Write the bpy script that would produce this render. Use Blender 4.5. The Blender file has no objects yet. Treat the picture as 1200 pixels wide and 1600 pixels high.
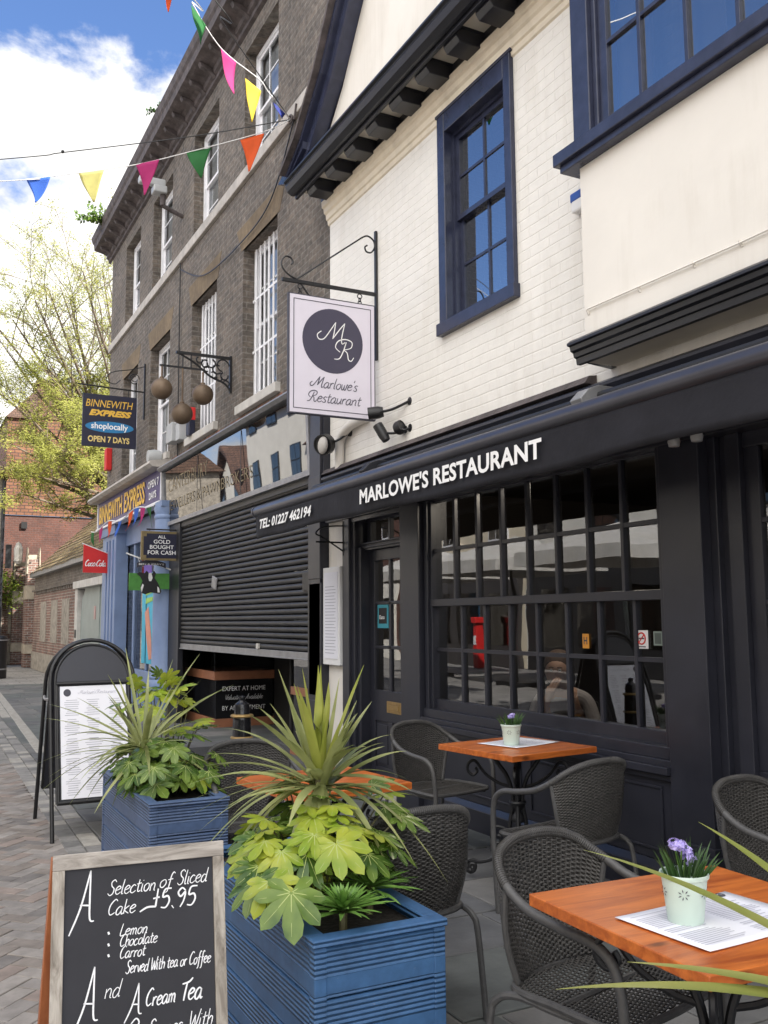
import bpy, bmesh, math, random
from mathutils import Vector, Matrix, noise
from math import sin, cos, pi, radians, sqrt, atan2, tan
SC = bpy.context.scene
COL = SC.collection
random.seed(7)
# ------------------------------------------------------------------ camera
FPX, YAW, PITCH, ROLL, CAMH = 1461.1, .4772429, .1140657, -.0076069, 1.5
_f = Vector((sin(YAW)*cos(PITCH), cos(YAW)*cos(PITCH), sin(PITCH)))
_r0 = Vector((cos(YAW), -sin(YAW), 0)); _u0 = _r0.cross(_f)
_r = cos(ROLL)*_r0 + sin(ROLL)*_u0; _u = -sin(ROLL)*_r0 + cos(ROLL)*_u0
cd = bpy.data.cameras.new('camera'); cam = bpy.data.objects.new('camera', cd); COL.objects.link(cam)
cd.sensor_fit = 'HORIZONTAL'; cd.sensor_width = 36; cd.lens = 36*FPX/1200
cd.clip_start = .05; cd.clip_end = 2000
m = Matrix.Identity(4)
for i in range(3):
    m[i][0] = _r[i]; m[i][1] = _u[i]; m[i][2] = -_f[i]
m.translation = (0, 0, CAMH); cam.matrix_world = m
SC.camera = cam
def at(px, py, d):
    "world point at depth d (metres along the view axis) on the sight line through a photo pixel"
    return Vector((0, 0, CAMH)) + (_f + _r*((px-600)/FPX) - _u*((py-800)/FPX))*d
# ------------------------------------------------------------------ world, sun, exposure
SUN_DIR = Vector((.50, -.62, .70)).normalized()        # towards the sun: behind the camera, over the restaurant roof
SUN_EL = math.asin(SUN_DIR.z); SUN_AZ = atan2(SUN_DIR.x, SUN_DIR.y)
w = bpy.data.worlds.new('World'); SC.world = w; w.use_nodes = True
nt = w.node_tree; nt.nodes.clear()
def N(nt, t, **k):
    n = nt.nodes.new(t)
    for a, b in k.items():
        if a == 'i':
            for kk, vv in b.items(): n.inputs[kk].default_value = vv
        else: setattr(n, a, b)
    return n
out = N(nt, 'ShaderNodeOutputWorld'); bg = N(nt, 'ShaderNodeBackground')
sky = N(nt, 'ShaderNodeTexSky', sky_type='NISHITA', sun_disc=False, sun_elevation=SUN_EL, sun_rotation=SUN_AZ,
        altitude=50, air_density=1.0, dust_density=.25, ozone_density=3.5)
tc = N(nt, 'ShaderNodeTexCoord')
mp = N(nt, 'ShaderNodeMapping', i={'Scale': (1, 1, 1.6), 'Location': (.35, .1, .22)})
nt.links.new(tc.outputs['Generated'], mp.inputs['Vector'])
nz = N(nt, 'ShaderNodeTexNoise', i={'Scale': 3.2, 'Detail': 9, 'Roughness': .58, 'Distortion': .25})
nt.links.new(mp.outputs[0], nz.inputs['Vector'])
# broken cloud: one bank low over the far end of the street, and an unseen brighter deck added overhead and opposite to light the facade
def lobe(v, lo, hi, a0, a1):
    d = N(nt, 'ShaderNodeVectorMath', operation='DOT_PRODUCT', i={1: Vector(v).normalized()}); nt.links.new(tc.outputs['Generated'], d.inputs[0])
    m_ = N(nt, 'ShaderNodeMapRange', i={1: lo, 2: hi, 3: a0, 4: a1}); nt.links.new(d.outputs['Value'], m_.inputs[0]); return m_.outputs[0]
cb = at(40, 400, 1) - Vector((0, 0, CAMH))
def addn(a, b_):
    n_ = N(nt, 'ShaderNodeMath', operation='ADD'); nt.links.new(a, n_.inputs[0]); nt.links.new(b_, n_.inputs[1]); return n_.outputs[0]
bias = addn(lobe(cb, .968, .9915, -.12, .15), lobe((-.75, -.65, .55), .05, .75, 0, .30))
cr = N(nt, 'ShaderNodeMapRange', interpolation_type='SMOOTHSTEP', i={1: .50, 2: .60, 3: 0, 4: 1}); nt.links.new(addn(nz.outputs['Fac'], bias), cr.inputs[0])
nz2 = N(nt, 'ShaderNodeTexNoise', i={'Scale': 6, 'Detail': 6}); nt.links.new(mp.outputs[0], nz2.inputs['Vector'])
SKY_S = .082
cc = N(nt, 'ShaderNodeMapRange', i={1: .35, 2: .6, 3: .40/SKY_S, 4: .60/SKY_S}); nt.links.new(nz2.outputs['Fac'], cc.inputs[0])
dk = N(nt, 'ShaderNodeMath', operation='MULTIPLY'); nt.links.new(cc.outputs[0], dk.inputs[0]); nt.links.new(lobe((-.75, -.65, .55), .05, .75, 1, 2.2), dk.inputs[1])
cm = N(nt, 'ShaderNodeVectorMath', operation='SCALE', i={0: (1.0, .985, .96)}); nt.links.new(dk.outputs[0], cm.inputs['Scale'])
mx = N(nt, 'ShaderNodeMix', data_type='RGBA'); nt.links.new(cr.outputs[0], mx.inputs['Factor'])
tn = N(nt, 'ShaderNodeVectorMath', operation='MULTIPLY', i={1: (.90, .98, 1.16)}); nt.links.new(sky.outputs[0], tn.inputs[0]); nt.links.new(tn.outputs[0], mx.inputs['A']); nt.links.new(cm.outputs[0], mx.inputs['B'])
nt.links.new(mx.outputs['Result'], bg.inputs['Color']); bg.inputs['Strength'].default_value = SKY_S
nt.links.new(bg.outputs[0], out.inputs[0])
sl = bpy.data.lights.new('sun', 'SUN'); so = bpy.data.objects.new('sun', sl); COL.objects.link(so)
sl.energy = 5.0; sl.angle = radians(.5); sl.color = (1, .95, .87)
so.rotation_euler = (-SUN_DIR).to_track_quat('-Z', 'Y').to_euler(); so.location = (0, -5, 30)
SC.view_settings.view_transform = 'Standard'; SC.view_settings.look = 'None'
SC.view_settings.exposure = 1.42; SC.view_settings.gamma = 1
SC.cycles.max_bounces = 8; SC.cycles.transparent_max_bounces = 12; SC.cycles.glossy_bounces = 4
SC.cycles.diffuse_bounces = 4; SC.cycles.caustics_reflective = False; SC.cycles.caustics_refractive = False
SC.cycles.sample_clamp_indirect = 6
# ------------------------------------------------------------------ materials
MATS = {}
def newmat(name):
    M = bpy.data.materials.new(name); M.use_nodes = True; nt = M.node_tree; nt.nodes.clear()
    o = N(nt, 'ShaderNodeOutputMaterial'); b = N(nt, 'ShaderNodeBsdfPrincipled'); nt.links.new(b.outputs[0], o.inputs[0])
    MATS[name] = M
    return M, nt, b, o
def pos(nt, scale=(1, 1, 1), rot=(0, 0, 0), world=False):
    if world: s = N(nt, 'ShaderNodeNewGeometry').outputs['Position']
    else: s = N(nt, 'ShaderNodeTexCoord').outputs['Object']
    mpn = N(nt, 'ShaderNodeMapping', i={'Scale': scale, 'Rotation': rot}); nt.links.new(s, mpn.inputs['Vector'])
    return mpn.outputs[0]
def vary(nt, vec, col, amt, scale, detail=5, hue=0.):
    "multiply a colour by a noise between 1-amt and 1+amt"
    n = N(nt, 'ShaderNodeTexNoise', i={'Scale': scale, 'Detail': detail, 'Roughness': .6}); nt.links.new(vec, n.inputs['Vector'])
    r = N(nt, 'ShaderNodeMapRange', i={1: .28, 2: .72, 3: 1-amt, 4: 1+amt}); nt.links.new(n.outputs['Fac'], r.inputs[0])
    s = N(nt, 'ShaderNodeVectorMath', operation='SCALE')
    if isinstance(col, (tuple, list)): s.inputs[0].default_value = col[:3]
    else: nt.links.new(col, s.inputs[0])
    nt.links.new(r.outputs[0], s.inputs['Scale'])
    return s.outputs[0], n
def bump(nt, b, h, strength, dist=.01, prev=None):
    bn = N(nt, 'ShaderNodeBump', i={'Strength': strength, 'Distance': dist}); nt.links.new(h, bn.inputs['Height'])
    if prev: nt.links.new(prev, bn.inputs['Normal'])
    nt.links.new(bn.outputs[0], b.inputs['Normal']); return bn.outputs[0]
def mat(name, col, rough=.6, metal=0, var=.12, vs=6, bs=0, bst=.2, bd=.004, spec=.5, coat=0, stretch=(1, 1, 1), world=False, rvar=.0, trans=0):
    M, nt, b, o = newmat(name)
    v = pos(nt, stretch, world=world)
    c, n = vary(nt, v, col, var, vs)
    nt.links.new(c, b.inputs['Base Color']); b.inputs['Roughness'].default_value = rough
    b.inputs['Metallic'].default_value = metal; b.inputs['Specular IOR Level'].default_value = spec
    b.inputs['Coat Weight'].default_value = coat
    if rvar:
        r = N(nt, 'ShaderNodeMapRange', i={1: .3, 2: .7, 3: rough-rvar, 4: rough+rvar}); nt.links.new(n.outputs['Fac'], r.inputs[0]); nt.links.new(r.outputs[0], b.inputs['Roughness'])
    if bs:
        n2 = N(nt, 'ShaderNodeTexNoise', i={'Scale': bs, 'Detail': 5}); nt.links.new(v, n2.inputs['Vector'])
        bump(nt, b, n2.outputs['Fac'], bst, bd)
    if trans:
        t = N(nt, 'ShaderNodeBsdfTranslucent'); nt.links.new(c, t.inputs['Color']); mxs = N(nt, 'ShaderNodeMixShader', i={0: trans})
        nt.links.new(b.outputs[0], mxs.inputs[1]); nt.links.new(t.outputs[0], mxs.inputs[2]); nt.links.new(mxs.outputs[0], o.inputs[0])
    return M
def brick(name, c1, c2, mortar, bw=.215, bh=.075, ms=.011, bst=.6, bd=.012, rough=.85, var=.25, horiz=False, dirt=.25, extra=None, msm=.2, rnd=True, bias=0, rot=0, off=.5):
    "brickwork laid in world space: u = x+y along the wall, v = height (or x,y on the ground)"
    M, nt, b, o = newmat(name)
    g = N(nt, 'ShaderNodeNewGeometry').outputs['Position']
    sp = N(nt, 'ShaderNodeSeparateXYZ'); nt.links.new(g, sp.inputs[0]); cx = N(nt, 'ShaderNodeCombineXYZ')
    if horiz:
        nt.links.new(sp.outputs[0], cx.inputs[0]); nt.links.new(sp.outputs[1], cx.inputs[1])
    else:
        a = N(nt, 'ShaderNodeMath', operation='ADD'); nt.links.new(sp.outputs[0], a.inputs[0]); nt.links.new(sp.outputs[1], a.inputs[1])
        nt.links.new(a.outputs[0], cx.inputs[0]); nt.links.new(sp.outputs[2], cx.inputs[1])
    # slightly uneven courses
    nw = N(nt, 'ShaderNodeTexNoise', i={'Scale': 4, 'Detail': 3}); nt.links.new(cx.outputs[0], nw.inputs['Vector'])
    sc_ = N(nt, 'ShaderNodeVectorMath', operation='SCALE', i={'Scale': .014}); nt.links.new(nw.outputs['Color'], sc_.inputs[0])
    av = N(nt, 'ShaderNodeVectorMath', operation='ADD'); nt.links.new(cx.outputs[0], av.inputs[0]); nt.links.new(sc_.outputs[0], av.inputs[1])
    mpn = N(nt, 'ShaderNodeMapping', i={'Rotation': (0, 0, rot)}); nt.links.new(av.outputs[0], mpn.inputs[0])
    t = N(nt, 'ShaderNodeTexBrick', offset=off, i={'Color1': (*c1, 1), 'Color2': (*c2, 1), 'Mortar': (*mortar, 1), 'Scale': 1, 'Mortar Size': ms, 'Mortar Smooth': msm, 'Bias': bias, 'Brick Width': bw, 'Row Height': bh})
    nt.links.new(mpn.outputs[0], t.inputs['Vector'])
    c, n1 = vary(nt, g, t.outputs['Color'], var, 14, 4)
    c, n2 = vary(nt, g, c, dirt, 1.3, 6)
    nt.links.new(c, b.inputs['Base Color']); b.inputs['Roughness'].default_value = rough
    inv = N(nt, 'ShaderNodeMath', operation='SUBTRACT', i={0: 1.}); nt.links.new(t.outputs['Fac'], inv.inputs[1])
    nf = N(nt, 'ShaderNodeTexNoise', i={'Scale': 60, 'Detail': 4}); nt.links.new(g, nf.inputs['Vector'])
    nm = N(nt, 'ShaderNodeTexNoise', i={'Scale': 9, 'Detail': 3}); nt.links.new(g, nm.inputs['Vector'])
    s1 = N(nt, 'ShaderNodeMath', operation='MULTIPLY_ADD', i={1: .35}); nt.links.new(nf.outputs['Fac'], s1.inputs[0]); nt.links.new(inv.outputs[0], s1.inputs[2])
    s2 = N(nt, 'ShaderNodeMath', operation='MULTIPLY_ADD', i={1: .8}); nt.links.new(nm.outputs['Fac'], s2.inputs[0]); nt.links.new(s1.outputs[0], s2.inputs[2])
    bump(nt, b, s2.outputs[0], bst, bd)
    return M
def glass(name, ior=1.6, tint=(.9, .93, .92)):
    M, nt, b, o = newmat(name); nt.nodes.remove(b)
    t = N(nt, 'ShaderNodeBsdfTransparent', i={'Color': (*tint, 1)}); g = N(nt, 'ShaderNodeBsdfGlossy', i={'Roughness': .0, 'Color': (.95, .97, 1, 1)})
    fr = N(nt, 'ShaderNodeFresnel', i={'IOR': ior}); mxs = N(nt, 'ShaderNodeMixShader')
    nz = N(nt, 'ShaderNodeTexNoise', i={'Scale': 2.2, 'Detail': 1}); nt.links.new(pos(nt, world=True), nz.inputs['Vector'])
    bn = N(nt, 'ShaderNodeBump', i={'Strength': .12, 'Distance': .02}); bn.inputs['Strength'].default_value = .07; nt.links.new(nz.outputs['Fac'], bn.inputs['Height']); nt.links.new(bn.outputs[0], g.inputs['Normal'])
    nt.links.new(fr.outputs[0], mxs.inputs[0]); nt.links.new(t.outputs[0], mxs.inputs[1]); nt.links.new(g.outputs[0], mxs.inputs[2]); nt.links.new(mxs.outputs[0], o.inputs[0])
    return M
def wood(name, c1, c2, scale=1., axis=0, rough=.35, coat=.3, knots=True):
    M, nt, b, o = newmat(name)
    st = [7, 7, 7]; st[axis] = .9
    v = pos(nt, tuple(s*scale for s in st))
    n = N(nt, 'ShaderNodeTexNoise', i={'Scale': 3, 'Detail': 8, 'Roughness': .65, 'Distortion': .6}); nt.links.new(v, n.inputs['Vector'])
    r = N(nt, 'ShaderNodeValToRGB'); r.color_ramp.elements[0].position = .34; r.color_ramp.elements[1].position = .62
    r.color_ramp.elements[0].color = (*c2, 1); r.color_ramp.elements[1].color = (*c1, 1); nt.links.new(n.outputs['Fac'], r.inputs[0])
    col = r.outputs[0]
    if knots:
        v2 = pos(nt, tuple(s*.9 for s in (4 if axis != 0 else 1.8, 4 if axis != 1 else 1.8, 4)))
        vo = N(nt, 'ShaderNodeTexVoronoi', i={'Scale': 2.2*scale}); nt.links.new(v2, vo.inputs['Vector'])
        k = N(nt, 'ShaderNodeMapRange', i={1: .05, 2: .14, 3: .38, 4: 1}); nt.links.new(vo.outputs['Distance'], k.inputs[0])
        s = N(nt, 'ShaderNodeVectorMath', operation='SCALE'); nt.links.new(col, s.inputs[0]); nt.links.new(k.outputs[0], s.inputs['Scale']); col = s.outputs[0]
    nt.links.new(col, b.inputs['Base Color']); b.inputs['Roughness'].default_value = rough; b.inputs['Coat Weight'].default_value = coat; b.inputs['Coat Roughness'].default_value = .15
    bump(nt, b, n.outputs['Fac'], .25, .002)
    return M
def leafmat(name, c1, c2, trans=.3, rough=.38, vs=9):
    M, nt, b, o = newmat(name)
    v = pos(nt, world=True)
    n = N(nt, 'ShaderNodeTexNoise', i={'Scale': vs, 'Detail': 3}); nt.links.new(v, n.inputs['Vector'])
    r = N(nt, 'ShaderNodeValToRGB'); r.color_ramp.elements[0].position = .36; r.color_ramp.elements[1].position = .64
    r.color_ramp.elements[0].color = (*c1, 1); r.color_ramp.elements[1].color = (*c2, 1); nt.links.new(n.outputs['Fac'], r.inputs[0])
    nt.links.new(r.outputs[0], b.inputs['Base Color']); b.inputs['Roughness'].default_value = rough
    t = N(nt, 'ShaderNodeBsdfTranslucent'); nt.links.new(r.outputs[0], t.inputs['Color']); mxs = N(nt, 'ShaderNodeMixShader', i={0: trans})
    nt.links.new(b.outputs[0], mxs.inputs[1]); nt.links.new(t.outputs[0], mxs.inputs[2]); nt.links.new(mxs.outputs[0], o.inputs[0])
    return M
def streaks(M, amt=.10, sc=7):
    "faint vertical runs of grime and patchy repainting"
    nt = M.node_tree; b = [n for n in nt.nodes if n.type == 'BSDF_PRINCIPLED'][0]; l = b.inputs['Base Color'].links[0]; src = l.from_socket
    n = N(nt, 'ShaderNodeTexNoise', i={'Scale': sc, 'Detail': 6, 'Roughness': .7}); nt.links.new(pos(nt, (1, 1, .10), world=True), n.inputs['Vector'])
    n2 = N(nt, 'ShaderNodeTexNoise', i={'Scale': 1.6, 'Detail': 5}); nt.links.new(pos(nt, world=True), n2.inputs['Vector'])
    mu = N(nt, 'ShaderNodeMath', operation='MULTIPLY'); nt.links.new(n.outputs['Fac'], mu.inputs[0]); nt.links.new(n2.outputs['Fac'], mu.inputs[1])
    r = N(nt, 'ShaderNodeMapRange', i={1: .24, 2: .40, 3: 0, 4: amt}); nt.links.new(mu.outputs[0], r.inputs[0])
    m_ = N(nt, 'ShaderNodeMix', data_type='RGBA', i={'B': (.42, .36, .27, 1)}); nt.links.new(r.outputs[0], m_.inputs['Factor']); nt.links.new(src, m_.inputs['A'])
    nt.links.new(m_.outputs['Result'], b.inputs['Base Color'])
# ------------------------------------------------------------------ objects and naming
ROOT = {}
def tag(o, label=None, cat=None, group=None, kind=None):
    if label: o['label'] = label
    if cat: o['category'] = cat
    if group: o['group'] = group
    if kind: o['kind'] = kind
    return o
def T(name, label, cat, loc=(0, 0, 0), rz=0, group=None):
    o = bpy.data.objects.new(name, None); COL.objects.link(o); o.empty_display_size = .1
    o.location = loc; o.rotation_euler = (0, 0, rz)
    ROOT[o.name] = Matrix.Translation(loc) @ Matrix.Rotation(rz, 4, 'Z')
    return tag(o, label, cat, group)
def children(o): return [c for c in COL.objects if c.parent == o]
def copy_tree(o, parent=None, kids=None):
    if kids is None:
        kids = {}
        for c in COL.objects:
            if c.parent: kids.setdefault(c.parent.name, []).append(c)
    c = o.copy(); COL.objects.link(c); c.parent = parent
    for ch in kids.get(o.name, []): copy_tree(ch, c, kids)
    return c
def smooth_path(pts, n=6, closed=False):
    P = [Vector(p) for p in pts]
    if len(P) < 3: return P
    out = []
    L = len(P)
    for i in range(L if closed else L-1):
        if closed: a, b, c, d = P[(i-1) % L], P[i], P[(i+1) % L], P[(i+2) % L]
        else: a, b, c, d = P[max(i-1, 0)], P[i], P[i+1], P[min(i+2, L-1)]
        for k in range(n):
            t = k/n
            out.append(.5*((2*b) + (c-a)*t + (2*a-5*b+4*c-d)*t*t + (3*b-a-3*c+d)*t*t*t))
    if not closed: out.append(P[-1].copy())
    return out
class MB:
    def __init__(s): s.v = []; s.f = []; s.m = []; s.mi = 0
    def add(s, vs, fs):
        b = len(s.v); s.v += [Vector(v) for v in vs]; s.f += [[b+i for i in f] for f in fs]; s.m += [s.mi]*len(fs); return s
    def box(s, x0, x1, y0, y1, z0, z1, M=None):
        if x0 > x1: x0, x1 = x1, x0
        if y0 > y1: y0, y1 = y1, y0
        if z0 > z1: z0, z1 = z1, z0
        vs = [Vector((x, y, z)) for x in (x0, x1) for y in (y0, y1) for z in (z0, z1)]
        if M: vs = [M @ v for v in vs]
        return s.add(vs, [(0, 1, 3, 2), (4, 6, 7, 5), (0, 4, 5, 1), (2, 3, 7, 6), (0, 2, 6, 4), (1, 5, 7, 3)])
    def obox(s, O, U, V, W):
        O, U, V, W = map(Vector, (O, U, V, W))
        vs = [O+U*a+V*b+W*c for a in (0, 1) for b in (0, 1) for c in (0, 1)]
        fs = [(0, 1, 3, 2), (4, 6, 7, 5), (0, 4, 5, 1), (2, 3, 7, 6), (0, 2, 6, 4), (1, 5, 7, 3)]
        if U.cross(V).dot(W) < 0: fs = [tuple(reversed(f)) for f in fs]
        return s.add(vs, fs)
    def prism(s, poly, D):
        "closed polygon (3-D points) swept along D"
        P = [Vector(p) for p in poly]; D = Vector(D); n = len(P)
        nn = Vector((0, 0, 0))
        for i in range(n): nn += P[i].cross(P[(i+1) % n])
        if nn.dot(D) > 0: P.reverse()
        return s.add(P+[p+D for p in P], [tuple(range(n)), tuple(range(2*n-1, n-1, -1))]+[((i+1) % n, i, n+i, n+(i+1) % n) for i in range(n)])
    def tube(s, pts, r, n=8, closed=False, flat=None, cap=True):
        P = [Vector(p) for p in pts]; L = len(P)
        if L < 2: return s
        R = r if isinstance(r, (list, tuple)) else [r]*L
        vs = []; fs = []; prev = None
        for i in range(L):
            if closed: t = P[(i+1) % L]-P[i-1]
            else: t = P[min(i+1, L-1)]-P[max(i-1, 0)]
            if t.length < 1e-9: t = Vector((0, 0, 1))
            t.normalize()
            if prev is None:
                a = Vector((0, 0, 1)) if abs(t.z) < .9 else Vector((1, 0, 0)); x = t.cross(a).normalized()
            else:
                x = prev - t*prev.dot(t)
                if x.length < 1e-6: x = t.orthogonal()
                x.normalize()
            prev = x; y = t.cross(x)
            for k in range(n):
                a = 2*pi*k/n
                vs.append(P[i]+(x*cos(a)+y*sin(a))*R[i] if flat is None else P[i]+x*cos(a)*R[i]+y*sin(a)*R[i]*flat)
        for i in range(L if closed else L-1):
            j = (i+1) % L
            for k in range(n):
                fs.append((i*n+k, i*n+(k+1) % n, j*n+(k+1) % n, j*n+k))
        if not closed and cap:
            fs.append(tuple(range(n-1, -1, -1))); fs.append(tuple(range((L-1)*n, L*n)))
        return s.add(vs, fs)
    def lathe(s, prof, c=(0, 0, 0), n=20, axis='z', M=None):
        c = Vector(c); vs = []; fs = []
        for (r, h) in prof:
            for k in range(n):
                a = 2*pi*k/n
                p = Vector((r*cos(a), r*sin(a), h))
                if axis == 'x': p = Vector((h, r*cos(a), r*sin(a)))
                if axis == 'y': p = Vector((r*sin(a), h, r*cos(a)))
                if M: p = M @ p
                vs.append(p+c)
        L = len(prof)
        for i in range(L-1):
            for k in range(n): fs.append((i*n+k, i*n+(k+1) % n, (i+1)*n+(k+1) % n, (i+1)*n+k))
        fs.append(tuple(range(n-1, -1, -1))); fs.append(tuple(range((L-1)*n, L*n)))
        return s.add(vs, fs)
    def ball(s, c, r, n=20, m=12, sc=(1, 1, 1)):
        c = Vector(c); vs = []; fs = []
        for i in range(m+1):
            th = pi*i/m
            for k in range(n):
                a = 2*pi*k/n; vs.append(c+Vector((r*sc[0]*sin(th)*cos(a), r*sc[1]*sin(th)*sin(a), r*sc[2]*cos(th))))
        for i in range(m):
            for k in range(n): fs.append((i*n+k, (i+1)*n+k, (i+1)*n+(k+1) % n, i*n+(k+1) % n))
        return s.add(vs, fs)
    def quad(s, a, b, c, d): return s.add([a, b, c, d], [(0, 1, 2, 3)])
    def ribbon(s, pts, nrm, wd):
        P = [Vector(p) for p in pts]; nrm = Vector(nrm); L = len(P); vs = []
        for i in range(L):
            t = P[min(i+1, L-1)]-P[max(i-1, 0)]
            if t.length < 1e-9: t = Vector((1, 0, 0))
            sd = nrm.cross(t).normalized()*((wd[i] if isinstance(wd, list) else wd)/2)
            vs += [P[i]-sd, P[i]+sd]
        return s.add(vs, [(2*i, 2*i+2, 2*i+3, 2*i+1) for i in range(L-1)])
    def build(s, name, mt, parent=None, smooth=False, bevel=0, world=True, solid=0, sub=0, fix=False, kind=None):
        me = bpy.data.meshes.new(name)
        R = ROOT.get(parent.name) if parent else None
        vs = s.v
        org = None
        if parent is not None and world and R is not None:
            I = R.inverted(); vs = [I @ v for v in vs]
        elif parent is None and vs:
            lo = Vector([min(v[i] for v in vs) for i in range(3)]); hi = Vector([max(v[i] for v in vs) for i in range(3)])
            org = Vector(((lo.x+hi.x)/2, (lo.y+hi.y)/2, lo.z)); vs = [v-org for v in vs]
        me.from_pydata([tuple(v) for v in vs], [], s.f)
        if isinstance(mt, (list, tuple)):
            for q in mt: me.materials.append(q)
            for p, i in zip(me.polygons, s.m): p.material_index = i
        else: me.materials.append(mt)
        if fix or solid:
            bm = bmesh.new(); bm.from_mesh(me); bmesh.ops.remove_doubles(bm, verts=bm.verts, dist=1e-5); bmesh.ops.recalc_face_normals(bm, faces=bm.faces); bm.to_mesh(me); bm.free()
        if smooth:
            for p in me.polygons: p.use_smooth = True
            if smooth == 'auto':
                me.set_sharp_from_angle(angle=radians(40))
        o = bpy.data.objects.new(name, me); COL.objects.link(o)
        if parent is not None:
            o.parent = parent; ROOT[o.name] = R if R is not None else Matrix.Identity(4)
        else:
            o.location = org if org else (0, 0, 0); ROOT[o.name] = Matrix.Translation(org) if org else Matrix.Identity(4)
        if solid:
            md = o.modifiers.new('solid', 'SOLIDIFY'); md.thickness = solid; md.offset = 0
        if bevel:
            md = o.modifiers.new('bevel', 'BEVEL'); md.width = bevel; md.segments = 2; md.limit_method = 'ANGLE'; md.angle_limit = radians(40)
        if sub:
            md = o.modifiers.new('sub', 'SUBSURF'); md.levels = sub; md.render_levels = sub
        if kind: o['kind'] = kind
        return o
def struct(name, mb, mt, **k):
    o = mb.build(name, mt, None, **k); o['kind'] = 'structure'; return o
# ------------------------------------------------------------------ lettering
def text_geo(s, size=1., shear=0., bold=0., space=1., align='LEFT', body_w=1.):
    cu = bpy.data.curves.new('t', 'FONT'); cu.body = s; cu.size = size; cu.shear = shear; cu.offset = bold; cu.space_character = space; cu.align_x = align; cu.resolution_u = 3
    o = bpy.data.objects.new('t', cu); COL.objects.link(o)
    dg = bpy.context.evaluated_depsgraph_get(); me = bpy.data.meshes.new_from_object(o.evaluated_get(dg))
    vs = [v.co.copy() for v in me.vertices]; fs = [tuple(p.vertices) for p in me.polygons]
    bpy.data.objects.remove(o); bpy.data.curves.remove(cu); bpy.data.meshes.remove(me)
    return vs, fs
def put_text(mb, s, O, U, V, width=None, height=None, shear=0., bold=0., space=1., warp=None):
    "flat lettering: O lower-left corner, U right, V up; scaled to the width and height given"
    vs, fs = text_geo(s, 1, shear, bold, space)
    if not vs: return
    x0 = min(v.x for v in vs); x1 = max(v.x for v in vs); y0 = min(v.y for v in vs); y1 = max(v.y for v in vs)
    U = Vector(U); V = Vector(V); O = Vector(O)
    sy = height/(y1-y0); sx = (width/(x1-x0)) if width else sy
    mb.add([O+U*((v.x-x0)*sx)+V*((v.y-y0)*sy) for v in vs], fs)
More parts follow.
